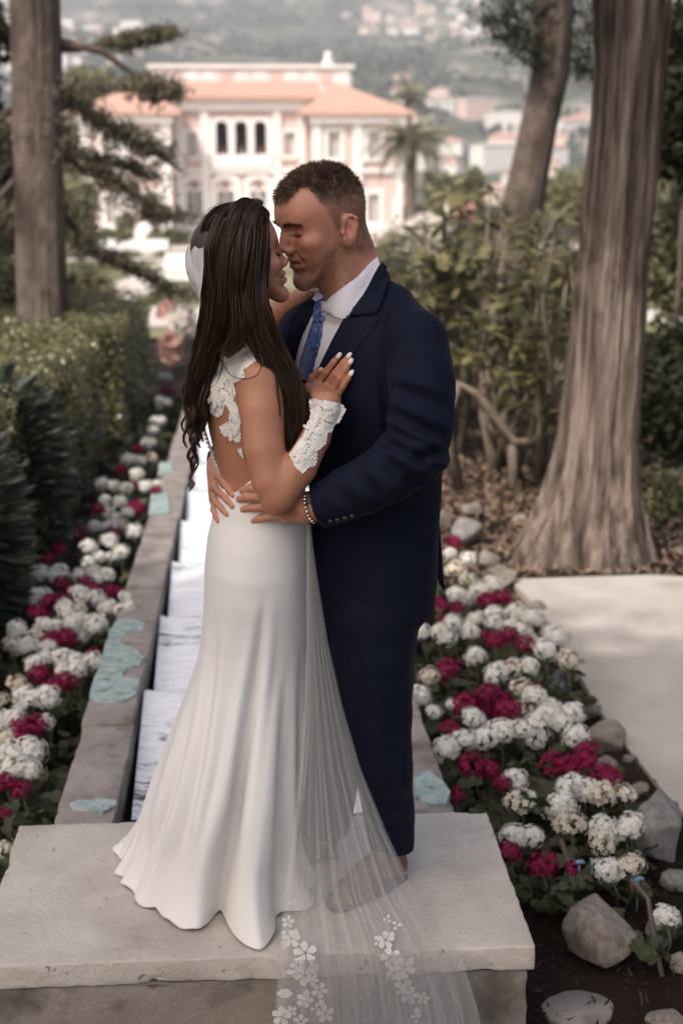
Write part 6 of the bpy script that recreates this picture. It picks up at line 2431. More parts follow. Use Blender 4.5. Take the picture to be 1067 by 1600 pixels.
def brow_lash(H, bvh, n, r, col_m, parent, lash=0.006, thick=0.0008, brow=True):
    rr = np.random.default_rng(r)
    S = []
    for sgn in (-1, 1):
        for _ in range(n):
            if brow:
                y = rr.uniform(0.010, 0.053)
                zb = np.interp(y, [0.008, 0.03, 0.055], [0.033, 0.040, 0.034]) + rr.normal() * 0.0022
                o = H.w(0.13, sgn * y, zb)
                q, nn_, _, _ = bvh.ray_cast(Vector(o), Vector(-H.A[0]), 0.2)
                if q is not None:
                    q = np.array(q)
                    d = H.A[1] * sgn * 0.8 + H.A[2] * (0.5 - (y - 0.01) * 14) + H.A[0] * 0.25
                    d = d / np.linalg.norm(d) * rr.uniform(0.005, 0.008)
                    S.append([q - H.A[0] * 0.001, q + d * 0.5 + H.A[0] * 0.0008, q + d])
            y = rr.uniform(0.018, 0.046)
            ze = np.interp(y, [0.017, 0.031, 0.046], [0.0145, 0.0112, 0.0138])
            o = H.w(0.13, sgn * y, ze)
            q, nn_, _, _ = bvh.ray_cast(Vector(o), Vector(-H.A[0]), 0.2)
            if q is not None:
                q = np.array(q)
                d = H.A[0] * 0.75 - H.A[2] * 0.55 + H.A[1] * sgn * (y - 0.03) * 22
                d = d / np.linalg.norm(d) * lash * rr.uniform(0.7, 1.1)
                S.append([q - H.A[0] * 0.001, q + d * 0.55 - H.A[2] * 0.0006, q + d + H.A[2] * lash * 0.12])
    V, F = ribbon(np.array(S), np.array([1, 0.8, 0.3]) * thick, r)
    o = under('eyebrows' if brow else 'eyelashes', V, F, col_m, parent, smooth=False)
    o['kind'] = 'stuff'
    return o


m_brow = M('brow_hair', (0.05, 0.028, 0.018), 0.6)
brow_lash(HG, GBV, 230, 3, m_brow, groom, 0.005, 0.0010)

# ------------------------------------------------------------------ suit jacket
jk = Field((-0.12, 2.95, 0.66), (0.62, 3.72, 1.66), 0.004)
jr = [row(563, 466, 0.085, 0.085, 0.065), row(570, 482, 0.08, 0.135, 0.085), row(576, 506, 0.075, 0.175, 0.108), row(582, 550, 0.07, 0.190, 0.130), row(586, 640, 0.07, 0.190, 0.140), row(586, 740, 0.08, 0.170, 0.130),
      row(583, 830, 0.09, 0.166, 0.130), row(580, 900, 0.09, 0.168, 0.132), row(577, 952, 0.09, 0.168, 0.134)]
jk.zloft(jr, R(-45), k=0.02, p=2.25, ends=0.012)
# shoulders and trapezius slope
jk.chain([P3(588, 446, 0.11), P3(612, 476, 0.06), P3(648, 530, -0.07)], [0.030, 0.046, 0.066], k=0.06)
jk.chain([P3(548, 462, 0.12), P3(512, 490, 0.16), P3(485, 525, 0.20)], [0.03, 0.05, 0.075], k=0.06)
jk.chain([P3(650, 540, -0.08), P3(657, 600, -0.13), P3(657, 660, -0.16)], [0.074, 0.077, 0.075], k=0.022)
jk.chain([P3(657, 655, -0.16), P3(650, 704, -0.175)], [0.075, 0.071], k=0.012)
jk.chain([P3(650, 704, -0.175), P3(598, 746, -0.185), P3(545, 770, -0.165), P3(501, 790, -0.138)], [0.070, 0.067, 0.060, 0.051], k=0.016)
jk.chain([P3(490, 522, 0.20), P3(430, 640, 0.30)], [0.078, 0.066], k=0.03)
jk.chain([P3(430, 640, 0.30), P3(378, 700, 0.25), P3(352, 718, 0.175)], [0.066, 0.056, 0.046], k=0.02)
# open cuff and collar
ca, cb = P3(501, 790, -0.138), P3(478, 796, -0.126)
ax_ = (cb - ca) / np.linalg.norm(cb - ca)
jk.op(lambda X, Y, Z: ((X - ca[0]) * ax_[0] + (Y - ca[1]) * ax_[1] + (Z - ca[2]) * ax_[2]) - 0.006, ca - 0.09, ca + 0.09, 0.006, 'cut')
jk.cap(HG.w(-0.03, 0, -0.05), P3(556, 480, 0.075), 0.061, 0.066, 0.006, 'sub')
JV, JQ = jk.mesh()
JV = relax(JV, JQ, 2, 0.5)
jx, jy = px_of(JV)
JN = vnormals(JV, JQ)
# creases: diagonal pulls in the sleeve, drag lines across the back and skirt
fold = np.zeros(len(JV))
CRE = [((600, 640), (700, 690), 7, 0.008), ((596, 662), (690, 715), 6, 0.009), ((600, 688), (668, 722), 6, 0.010), ((612, 605), (708, 640), 8, 0.006), ((640, 722), (705, 700), 7, 0.008), ((600, 720), (650, 760), 8, 0.008),
       ((560, 740), (600, 790), 8, 0.006), ((520, 760), (560, 800), 8, 0.005), ((620, 560), (700, 590), 10, 0.004), ((600, 560), (606, 700), 6, 0.007), ((660, 735), (600, 800), 7, 0.006), ((630, 690), (690, 740), 5, 0.006)]
for (x0, y0), (x1, y1), wd, am in CRE:
    ex, ey = x1 - x0, y1 - y0
    ll = ex * ex + ey * ey
    t = np.clip(((jx - x0) * ex + (jy - y0) * ey) / ll, 0, 1)
    dx, dy_ = jx - x0 - t * ex, jy - y0 - t * ey
    sd_ = (dx * ey - dy_ * ex) / math.sqrt(ll)
    rr_ = np.hypot(dx, dy_)
    wd = wd * 1.35
    am = am * 1.15
    fold += -am * np.exp(-(rr_ / wd) ** 2) * np.sin(np.pi * t) ** 0.5 + am * 0.8 * np.exp(-((rr_ - wd * 1.7) / wd) ** 2) * np.sin(np.pi * t) ** 0.5
camside = (JN @ np.array(_f)) < 0.3
fold *= camside
fold += 0.0022 * np.array([vnoise(v, 9, 3) for v in JV]) + 0.0010 * np.array([vnoise(v, 24, 3) for v in JV])
JV = JV + JN * fold[:, None]
# the front opening sinks back to the shirt
VOP = [(497, 466), (512, 468), (540, 497), (522, 532), (499, 578), (470, 600), (456, 570), (472, 525), (490, 486)]
ins = in_poly(jx, jy, VOP) & camside & (JV[:, 1] < 3.45)
JV[ins] -= JN[ins] * 0.010
jacket = under('suit_jacket', JV, JQ, m_suit, groom)
JB = bvh_of(JV, JQ)

# shirt front, collar, tie, lapels

KN = [(498, 472), (510, 469), (520, 480), (526, 492), (518, 500), (508, 507), (495, 503), (494, 485)]
TB = [(494, 501), (509, 505), (511, 515), (508, 532), (501, 560), (494, 585), (486, 596), (470, 585), (476, 558), (485, 530)]
decal('tie', TB, JB, 0.010, 0.006, m_tie, groom, 3.5, bulge=0.004, relaxn=10)
decal('tie_knot', KN, JB, 0.012, 0.010, m_tie, groom, 3, bulge=0.008, relaxn=10)
JGB = BVHTree.FromPolygons([tuple(v) for v in JV] + [tuple(v) for v in GV], [tuple(int(i) for i in f) for f in JQ] + [tuple(int(i) + len(JV) for i in f) for f in GQ])
decal('shirt_front', [(499, 472), (508, 470), (524, 474), (548, 472), (556, 482), (541, 499), (523, 532), (500, 578), (470, 600), (456, 570), (472, 525), (490, 486)], JGB, 0.0055, 0.004, m_shirt, groom, 3.5, relaxn=5)
decal('shirt_collar', [(504, 481), (522, 491), (540, 498), (553, 478), (573, 446), (589, 414), (586, 402), (572, 414), (556, 432), (538, 448), (520, 464)], JGB, 0.007, 0.004, m_shirt, groom, 3.5, bulge=0.003, relaxn=10)
decal('shirt_collar', [(493, 470), (494, 478), (500, 484), (508, 478), (506, 468), (500, 458)], JGB, 0.010, 0.004, m_shirt, groom, 3, bulge=0.002, relaxn=10)
decal('lapel', [(539, 499), (566, 497), (594, 497), (586, 512), (570, 533), (551, 556), (530, 588), (505, 640), (480, 672), (484, 630), (498, 580), (520, 534)], JB, 0.006, 0.005, m_lapel, groom, 5, bulge=0.003, relaxn=10)
decal('jacket_collar', [(574, 442), (590, 411), (600, 424), (609, 444), (600, 468), (588, 493), (566, 495), (541, 497), (556, 474)], JGB, 0.0125, 0.008, m_lapel, groom, 4, bulge=0.003, relaxn=10)
decal('lapel', [(494, 468), (490, 484), (474, 522), (457, 568), (455, 600), (440, 600), (447, 540), (458, 500), (476, 476)], JB, 0.006, 0.005, m_lapel, groom, 5, bulge=0.003, relaxn=10)
# sleeve seam, buttons, pocket flap
def dots(name, pts, bvh, r, mat, parent, off=0.002, flat=0.5):
    for x, y in pts:
        h = hit(bvh, x, y, off)
        if h is None:
            continue
        bm = bmesh.new()
        bmesh.ops.create_icosphere(bm, subdivisions=2, radius=r)
        me = bpy.data.meshes.new(name)
        bm.to_mesh(me)
        bm.free()
        me.polygons.foreach_set('use_smooth', np.ones(len(me.polygons), dtype=bool))
        o = link(name, me, mat, parent, loc=h - Vector(parent.location))
        o.scale = (1, flat, 1)


dots('sleeve_button', [(517, 814), (528, 812), (539, 809), (550, 806)], JB, 0.0065, m_btn, groom)
# rear vent flap hanging behind
fl_ = [(668, 775), (680, 760), (685, 800), (690, 860), (694, 924), (688, 916), (680, 898), (672, 905)]
q0 = [P3(x, y, 0.17) for x, y in fl_]
q1 = [P3(x, y, 0.185) for x, y in fl_]
n = len(fl_)
under('vent_flap', q0 + q1, [tuple(range(n)), tuple(range(2 * n - 1, n - 1, -1))] + [(i, n + i, n + (i + 1) % n, (i + 1) % n) for i in range(n)], m_suit, groom, smooth=False)

# ------------------------------------------------------------------ trousers, shoes
tr = Field((0.0, 2.95, 0.02), (0.62, 3.78, 0.95), 0.006)
tr.zloft([row(580, 900, 0.09, 0.145, 0.112), row(580, 960, 0.09, 0.155, 0.122)], R(-45), k=0.02)
lf = [(583, 960, 0.04, 0.112), (584, 1020, 0.03, 0.102), (586, 1110, 0.03, 0.088), (597, 1200, 0.035, 0.074), (608, 1280, 0.045, 0.062), (611, 1322, 0.052, 0.059)]
tr.chain([P3(*q[:3]) for q in lf], [q[3] for q in lf], k=0.03)
rt_ = [P3(552, 950, 0.15), P3(528, 1110, 0.16), P3(513, 1240, 0.16), P3(507, 1336, 0.15)]
tr.chain(rt_, [0.112, 0.090, 0.072, 0.058], k=0.03)
hz0 = P3(611, 1326, 0.052)[2]
tr.op(lambda X, Y, Z: hz0 - Z + 0 * X + 0 * Y, (-1, 2, -1), (2, 5, hz0 + 0.03), 0.004, 'cut')
TV, TQ = tr.mesh()
TV = relax(TV, TQ, 2, 0.5)
TN = vnormals(TV, TQ)
tx, ty = px_of(TV)
fo = 0.006 * np.array([vnoise((v[0] * 1.2, v[1] * 1.2, v[2] * 0.4), 12, 3) for v in TV]) + 0.003 * np.array([vnoise(v, 16, 6) for v in TV])
for (x0, y0), (x1, y1), wd, am in [((560, 985), (600, 1120), 7, 0.006), ((540, 1010), (575, 1120), 7, 0.006), ((595, 1150), (640, 1175), 7, 0.006), ((590, 1250), (636, 1240), 8, 0.006), ((592, 1290), (640, 1275), 7, 0.008), ((590, 1120), (612, 1300), 5, 0.005), ((600, 1308), (636, 1300), 6, 0.006)]:
    ex, ey = x1 - x0, y1 - y0
    t = np.clip(((tx - x0) * ex + (ty - y0) * ey) / (ex * ex + ey * ey), 0, 1)
    rr_ = np.hypot(tx - x0 - t * ex, ty - y0 - t * ey)
    fo += am * np.exp(-(rr_ / wd) ** 2) * np.sin(np.pi * t) ** 0.5
TV = TV + TN * fo[:, None]
under('trousers', TV, TQ, m_suit, groom)


def shoe(heel, toe, name='shoe'):
    heel, toe = np.array(heel, float), np.array(toe, float)
    d = toe - heel
    ln = np.linalg.norm(d)
    d /= ln
    sdv = np.array([-d[1], d[0], 0])
    f = Field(np.minimum(heel, toe) - 0.09, np.maximum(heel, toe) + np.array([0.09, 0.09, 0.16]), 0.004)
    Wp = lambda a, b, c: heel + d * a * ln + sdv * b + np.array([0, 0, c])
    f.chain([Wp(0.08, 0, 0.045), Wp(0.45, 0, 0.040), Wp(0.78, 0.004, 0.030), Wp(0.95, 0.0, 0.024)], [0.036, 0.037, 0.036, 0.024], k=0.02)
    f.chain([Wp(0.10, 0, 0.045), Wp(0.16, 0, 0.10)], [0.034, 0.036], k=0.02)
    f.cap(Wp(0.2, 0, 0.085), Wp(0.6, 0, 0.055), 0.030, 0.026, k=0.02)
    f.op(lambda X, Y, Z: 0.012 - Z + 0 * X + 0 * Y, (-9, -9, -9), (9, 9, 0.05), 0.003, 'cut')
    V, Q = f.mesh()
    o = under(name, relax(V, Q, 1), Q, m_shoe, groom)
    # welt and sole
    pts = []
    for t in np.linspace(0, 1, 13):
        w = 0.034 + 0.009 * math.sin(math.pi * min(1, t * 1.15)) if t < 0.85 else 0.036 * math.sqrt(max(0.02, 1 - ((t - 0.85) / 0.17) ** 2))
        pts.append((t, w))
    ring = [Wp(t, w, 0) for t, w in pts] + [Wp(t, -w, 0) for t, w in reversed(pts)]
    k = len(ring)
    V2 = [tuple(q + np.array([0, 0, 0.0015])) for q in ring] + [tuple(q + np.array([0, 0, 0.013])) for q in ring]
    mk('sole', V2, [tuple(range(k)), tuple(range(2 * k - 1, k - 1, -1))] + [(i, k + i, k + (i + 1) % k, (i + 1) % k) for i in range(k)], m_btn, o)
    return o


shoe(at_z(622, 1368, 0), at_z(517, 1424, 0))
shoe((0.205, 3.44, 0), (-0.03, 3.38, 0))

# wristwatch on the near wrist
wc, wd_ = P3(487, 793, -0.130), ax_
u1 = np.cross(wd_, [0, 0, 1.0])
u1 /= np.linalg.norm(u1)
u2 = np.cross(u1, wd_)
wt = bpy.data.objects.new('wristwatch', None)
col.objects.link(wt)
wt.parent = groom
for k in range(22):
    a = k / 22 * 6.283
    p = wc + (u1 * math.cos(a) + u2 * math.sin(a)) * 0.0345
    bm = bmesh.new()
    bmesh.ops.create_icosphere(bm, subdivisions=1, radius=0.0052)
    me = bpy.data.meshes.new('band_link')
    bm.to_mesh(me)
    bm.free()
    link('band_link', me, m_gold if k % 3 == 0 else m_steel, wt, loc=Vector(p) - GB)
pf = wc - np.array(_f) * 0.030 + u2 * 0.016
mb = MB().tube([Vector(pf - np.array(_f) * -0.004), Vector(pf - np.array(_f) * 0.005)], [0.007, 0.006], 12)
o = mk('watch_face', mb.v, mb.f, m_btn, wt)
o.location = -GB
# ================================================================== the bride
BB = Vector((-0.06, 3.30, 0.0))
bride = thing('person', 'woman with long brown hair in an ivory wedding gown touching his chest', 'person', BB)
m_dress = M('ivory_crepe', (0.655, 0.630, 0.600), 0.55, (0.685, 0.660, 0.630), 8, bump=0.06, bscale=700, spec=0.3, sheen=0.25, dist=0.001)
HB = HeadFrame(P3(376, 419, -0.035), R(10), R(13), R(-4), 0.97, 1.05)
bb = Field((-0.24, 2.98, 0.0), (0.27, 3.70, 1.72), 0.0028)
face(bb, HB, False)
bb.chain([HB.w(-0.020, 0, -0.02), HB.w(-0.032, 0, -0.07), P3(384, 535, 0.06)], [0.046, 0.046, 0.056], k=0.02)
brow_ = [row(384, 532, 0.07, 0.065, 0.055), row(386, 552, 0.07, 0.125, 0.075), row(389, 578, 0.07, 0.150, 0.092), row(391, 612, 0.07, 0.152, 0.101), row(390, 650, 0.07, 0.143, 0.103), row(397, 700, 0.07, 0.130, 0.097),
         row(408, 755, 0.07, 0.121, 0.093), row(407, 800, 0.07, 0.134, 0.101), row(402, 860, 0.07, 0.162, 0.116), row(402, 905, 0.07, 0.168, 0.118), row(400, 960, 0.07, 0.15, 0.11)]
bb.zloft(brow_, R(-80), k=0.02, p=2.1)
# shoulder blade and spine furrow
bb.ell(P3(350, 612, -0.015), (0.035, 0.03, 0.05), k=0.03)
bb.cap(P3(322, 600, 0.085), P3(347, 755, 0.085), 0.004, 0.004, 0.02, 'sub')
# legs under the gown
for s_ in (-1, 1):
    bb.chain([P3(400, 930, 0.07 + s_ * 0.07), np.array((-0.05, 3.30 + s_ * 0.07, 0.48)), np.array((-0.06, 3.30 + s_ * 0.06, 0.09))], [0.085, 0.06, 0.038], k=0.03)
    bb.chain([np.array((-0.07, 3.30 + s_ * 0.06, 0.07)), np.array((0.02, 3.30 + s_ * 0.06, 0.045)), np.array((0.10, 3.30 + s_ * 0.06, 0.030))], [0.034, 0.030, 0.022], k=0.02)
# near arm
bb.chain([P3(398, 572, -0.03), P3(408, 590, -0.080)], [0.045, 0.052], k=0.035)
bb.chain([P3(408, 590, -0.080), P3(409, 640, -0.108), P3(413, 700, -0.130), P3(424, 752, -0.145), P3(433, 774, -0.150)], [0.051, 0.0495, 0.0465, 0.043, 0.039], k=0.012)
bb.ell(P3(430, 788, -0.150), (0.028, 0.026, 0.026), k=0.02)
bb.chain([P3(437, 772, -0.150), P3(468, 731, -0.150), P3(494, 683, -0.146), P3(510, 644, -0.140), P3(512, 628, -0.138)], [0.040, 0.039, 0.033, 0.0255, 0.0235], k=0.010)


def onj(px, py, off):
    h = hit(JB, px, py, off)
    return np.array(h) if h is not None else P3(px, py, -0.1)


wr = P3(512, 628, -0.138)
kn = [onj(503, 601, 0.016), onj(515, 605, 0.016), onj(524, 612, 0.015), onj(532, 620, 0.014)]
for q, k_ in enumerate(kn):
    bb.chain([wr + (k_ - wr) * 0.05 + np.array(_r) * (q - 1.5) * 0.007, k_ * 0.5 + wr * 0.5 + np.array(_r) * (q - 1.5) * 0.003, k_], [0.0165, 0.0150, 0.0115], k=0.010)
TIP = [(533, 556), (548.5, 556), (551, 565), (551.5, 583)]
tips = []
for q, (tx_, ty_) in enumerate(TIP):
    t_ = onj(tx_, ty_, 0.0075)
    a_ = kn[q]
    m1 = a_ * 0.56 + t_ * 0.44 - np.array(_f) * 0.008
    m2 = a_ * 0.24 + t_ * 0.76 - np.array(_f) * 0.004
    r0 = [0.0084, 0.0086, 0.0082, 0.0072][q]
    bb.chain([a_, m1, m2, t_], [r0 * 1.08, r0, r0 * 0.92, r0 * 0.68], k=0.004)
    tips.append((m2, t_))
th_ = [P3(500, 624, -0.140), onj(489, 606, 0.012), onj(495, 590, 0.010), onj(506, 577, 0.008)]
bb.chain(th_, [0.016, 0.0115, 0.0095, 0.0068], k=0.008)
tips.append((th_[2], th_[3]))
# far arm reaching up round his neck
bb.chain([P3(365, 572, 0.18), P3(352, 566, 0.22), P3(405, 522, 0.33), P3(440, 487, 0.27), P3(470, 469, 0.21), P3(484, 461, 0.18)], [0.05, 0.05, 0.042, 0.037, 0.028, 0.024], k=0.03)
for q in range(4):
    bb.chain([P3(484, 461 + q * 3, 0.18), P3(497, 458 + q * 4, 0.165), P3(512, 462 + q * 5, 0.17)], [0.015, 0.011, 0.008], k=0.006)
BV, BQ = bb.mesh()
BV = relax(BV, BQ, 1, 0.4)
L = HB.loc(BV)
bx_, by_ = px_of(BV)
limb = np.clip((np.hypot(bx_ - 520, by_ - 595) - 45) / 20, 0, 1) * np.clip((np.linalg.norm(L - np.array([0.03, 0, 0.02]), axis=1) - 0.13) / 0.03, 0, 1)
BS = relax(BV, BQ, 26, 0.5)
BV = BV * (1 - limb[:, None]) + BS * limb[:, None]
inh = (np.abs(L[:, 0]) < 0.15) & (np.abs(L[:, 1]) < 0.1) & (L[:, 2] > -0.10) & (L[:, 2] < 0.16)
T = np.tile(np.array([0.40, 0.178, 0.104]), (len(BV), 1))
for sgn in (-1, 1):
    yy = L[:, 1] * sgn
    bz = np.interp(yy, [0.010, 0.034, 0.055], [0.034, 0.042, 0.036])
    m = np.exp(-((L[:, 2] - bz) / 0.0030) ** 2) * sstep(0.008, 0.014, yy) * sstep(0.058, 0.045, yy) * (L[:, 0] > 0.05)
    T = blend(T, 0.8 * m * inh, (0.05, 0.028, 0.02))
    m = np.exp(-((L[:, 2] - 0.0145) / 0.0085) ** 2 - ((yy - 0.033) / 0.017) ** 2) * (L[:, 0] > 0.055)
    T = blend(T, 0.65 * m * inh, (0.12, 0.055, 0.038))
    ez_ = np.interp(yy, [0.017, 0.031, 0.046], [0.0145, 0.0105, 0.0135])
    m = np.exp(-((L[:, 2] - ez_) / 0.0026) ** 2) * sstep(0.014, 0.02, yy) * sstep(0.051, 0.044, yy) * (L[:, 0] > 0.06)
    T = blend(T, 0.95 * m * inh, (0.015, 0.010, 0.008))
m = np.exp(-((L[:, 2] + 0.0405) / 0.0105) ** 4) * sstep(0.025, 0.019, np.abs(L[:, 1])) * (L[:, 0] > 0.074)
T = blend(T, 0.75 * m * inh, (0.40, 0.125, 0.125))
m = np.exp(-((L[:, 2] + 0.0405) / 0.0022) ** 2) * sstep(0.027, 0.022, np.abs(L[:, 1])) * (L[:, 0] > 0.072)
T = blend(T, 0.8 * m * inh, (0.08, 0.03, 0.025))
m = np.exp(-((L[:, 0] - 0.062) / 0.03) ** 2 - ((L[:, 2] + 0.012) / 0.02) ** 2)
T = blend(T, 0.3 * m * inh, (0.46, 0.19, 0.135))
scalp = sstep(0.0, 0.012, np.maximum(L[:, 2] - np.interp(L[:, 0], [-0.1, 0.0, 0.04, 0.07, 0.1], [-0.10, -0.03, 0.055, 0.082, 0.085]), -1)) * ((L[:, 2] > -0.09) & (L[:, 2] < 0.16) & (np.abs(L[:, 0]) < 0.13) & (np.abs(L[:, 1]) < 0.1))
T = blend(T, 0.97 * scalp, (0.022, 0.012, 0.008))
V2, F2, src = thin(BV, BQ, BV[:, 2] < P3(400, 812, 0.07)[2], 0.012)
bbody = under('body', V2, F2, m_skin, bride)
set_tint(bbody.data, T[src])
BBV = bvh_of(BV, BQ)
m_lash = M('black_lashes', (0.008, 0.006, 0.005), 0.5)
brow_lash(HB, BBV, 90, 8, m_lash, bride, 0.0105, 0.0010, brow=False)
# painted nails
m_nail = M('pale_nail_varnish', (0.78, 0.66, 0.62), 0.2, spec=0.6, coat=0.4)
for a_, t_ in tips:
    d = (t_ - a_) / np.linalg.norm(t_ - a_)
    n_ = -np.array(_f)
    n_ = n_ - d * n_.dot(d)
    n_ /= np.linalg.norm(n_)
    s_ = np.cross(d, n_)
    V, F = [], []
    for i in range(7):
        for j in range(5):
            u, v = i / 6, (j / 4 - 0.5) * 2
            w = 0.0052 * math.sqrt(max(0.04, 1 - max(0, (u - 0.35) / 0.66) ** 2)) * (0.85 + 0.15 * min(1, u * 4))
            p = t_ - d * 0.005 + d * u * 0.0145 + s_ * v * w + n_ * (0.0068 - 0.0022 * v * v - 0.0015 * u * u)
            V.append(p)
    under('fingernail', V, grid_faces(5, 7), m_nail, bride)

# ------------------------------------------------------------------ hair
GUIDES = [  # control points (px, py, dy or None = on the scalp), start radius, end radius, share, wave
    ([(414, 336, None), (417, 372, None), (414, 420, None), (414, 462, -0.100), (426, 510, -0.102), (446, 555, -0.10), (466, 605, -0.095), (477, 645, -0.095), (471, 688, -0.09)], 0.012, 0.017, 1.2, 0.013),
    ([(409, 331, None), (408, 368, None), (402, 420, None), (404, 465, -0.115), (416, 512, -0.115), (435, 555, -0.105), (455, 602, -0.10), (467, 650, -0.095), (464, 694, -0.09)], 0.014, 0.018, 1.3, 0.014),
    ([(402, 327, None), (396, 364, None), (387, 420, None), (388, 465, -0.122), (398, 510, -0.122), (416, 552, -0.112), (440, 594, -0.10), (456, 642, -0.095), (458, 692, -0.09)], 0.015, 0.018, 1.3, 0.013),
    ([(394, 324, None), (382, 360, None), (371, 416, None), (370, 462, -0.124), (374, 504, -0.126), (372, 532, -0.115), (352, 552, -0.10)], 0.016, 0.009, 1.2, 0.007),
    ([(386, 322, None), (366, 355, None), (353, 404, None), (352, 455, -0.117), (346, 512, -0.10), (331, 558, -0.06), (320, 598, -0.02), (320, 632, 0.0)], 0.016, 0.007, 1.2, 0.013),
    ([(378, 321, None), (352, 350, None), (337, 392, None), (337, 445, -0.105), (333, 510, -0.09), (319, 562, -0.05), (308, 606, -0.02), (313, 640, 0.0), (304, 672, 0.02)], 0.016, 0.006, 1.2, 0.015),
    ([(370, 320, None), (340, 345, None), (324, 380, -0.06), (329, 425, -0.055), (328, 482, -0.04), (316, 540, 0.0), (306, 586, 0.02), (302, 628, 0.03), (309, 664, 0.04)], 0.016, 0.007, 1.2, 0.015),
    ([(372, 323, 0.02), (338, 346, 0.04), (326, 395, 0.04), (332, 455, 0.04), (322, 530, 0.05), (311, 585, 0.06), (309, 625, 0.07)], 0.022, 0.008, 0.9, 0.012),
    ([(394, 328, 0.01), (410, 354, 0.04), (413, 420, 0.05), (416, 480, 0.03), (430, 545, 0.0), (452, 605, -0.04), (464, 660, -0.06)], 0.022, 0.016, 0.8, 0.012),
    ([(416, 335, None), (404, 338, None), (396, 352, None), (389, 390, None)], 0.010, 0.012, 0.8, 0.001),
    ([(406, 328, None), (396, 330, None), (385, 345, None), (374, 384, None)], 0.011, 0.012, 0.8, 0.001),
    ([(394, 324, None), (380, 327, None), (366, 345, None), (354, 384, None)], 0.011, 0.012, 0.8, 0.001),
    ([(390, 327, -0.03), (354, 334, -0.04), (325, 356, -0.045), (310, 390, -0.045)], 0.012, 0.012, 1.4, 0.001),
    ([(396, 329, -0.005), (358, 331, -0.01), (326, 352, -0.01), (308, 386, -0.015)], 0.013, 0.012, 1.4, 0.001),
    ([(398, 330, 0.025), (360, 331, 0.02), (326, 355, 0.015), (309, 388, 0.01)], 0.014, 0.012, 0.9, 0.001),
]


def gpt(p):
    if p[2] is not None:
        return P3(*p)
    h = hit(BBV, p[0], p[1], 0.010)
    return np.array(h) if h is not None else P3(p[0], p[1], -0.03)


CURLS = [([(302, 640, 0.02), (293, 668, 0.01), (304, 690, 0.0), (294, 712, 0.01), (303, 730, 0.02), (297, 748, 0.01), (303, 756, 0.0), (296, 768, 0.01)], 0.0032, 0.001, 34),
         ([(312, 630, -0.01), (303, 655, -0.02), (312, 680, -0.01), (302, 700, 0.0), (309, 716, 0.0), (302, 728, 0.0)], 0.0040, 0.0012, 40),
         ([(298, 600, 0.03), (288, 630, 0.02), (296, 660, 0.01), (287, 684, 0.02), (292, 700, 0.02)], 0.0034, 0.001, 30),
         ([(322, 600, -0.04), (314, 630, -0.05), (322, 652, -0.03), (314, 672, -0.02), (318, 690, -0.02)], 0.0040, 0.001, 30),
         ([(306, 625, 0.02), (297, 645, 0.01), (308, 664, 0.0), (297, 684, 0.01), (306, 704, 0.02), (298, 722, 0.01), (302, 740, 0.01)], 0.0036, 0.001, 34),
         ([(314, 615, -0.01), (306, 640, -0.01), (316, 660, -0.01), (306, 682, 0.0), (313, 700, 0.0)], 0.0040, 0.001, 34),
         ([(295, 590, 0.03), (286, 612, 0.03), (294, 640, 0.02), (284, 662, 0.02), (288, 676, 0.02)], 0.0022, 0.0008, 18),
         ([(303, 660, 0.03), (311, 682, 0.02), (300, 702, 0.02), (309, 722, 0.02), (303, 738, 0.02)], 0.0026, 0.001, 22),
         ([(352, 545, -0.115), (345, 560, -0.115), (352, 575, -0.112), (364, 588, -0.13), (385, 592, -0.15), (402, 585, -0.155), (410, 566, -0.15), (404, 550, -0.13)], 0.0009, 0.0005, 7),
         ([(356, 535, -0.12), (350, 552, -0.115), (346, 580, -0.105), (338, 600, -0.09)], 0.0012, 0.0005, 8),
         ([(430, 560, -0.115), (432, 600, -0.13), (437, 640, -0.14), (436, 668, -0.14)], 0.0015, 0.0006, 10)]
hf = Field((-0.26, 2.96, 0.90), (0.22, 3.52, 1.80), 0.004)
gl = []
for pts, r0, r1, sh_, wv in GUIDES:
    C = spline([gpt(p) for p in pts], 8)
    gl.append((C, r0, r1, sh_, wv))
    rr_ = np.linspace(r0, r1, len(C)) * np.linspace(0.55, 0.8, len(C))
    hf.chain([C[i] for i in range(0, len(C), 2)], [rr_[i] for i in range(0, len(C), 2)], k=0.015)
# keep the face clear
fc = [(424, 334), (421, 360), (424, 392), (422, 430), (418, 462), (424, 480), (470, 480), (470, 320), (425, 320)]
HV, HQ = hf.mesh()
HV = relax(HV, HQ, 2, 0.5)
HN = vnormals(HV, HQ)
gx_ = 0.0010 * np.array([vnoise((v[0] * 3.0, v[1] * 3.0, v[2] * 0.28), 34, 2) for v in HV])
HV = HV + HN * gx_[:, None]
m_hmass = M('brown_hair_mass', (0.014, 0.008, 0.0055), 0.5, (0.034, 0.018, 0.0115), 30, stretch=(1, 1, 0.06), bump=0.6, bscale=90, spec=0.3, dist=0.004)
hx, hy = px_of(HV)
hl = HB.loc(HV)
infront = in_poly(hx, hy, fc)
keepf = ~infront[HQ].any(axis=1)
hair = under('hair', HV, HQ[keepf], m_hmass, bride)
r5 = np.random.default_rng(12)
allS, allW = [], []
K = 22
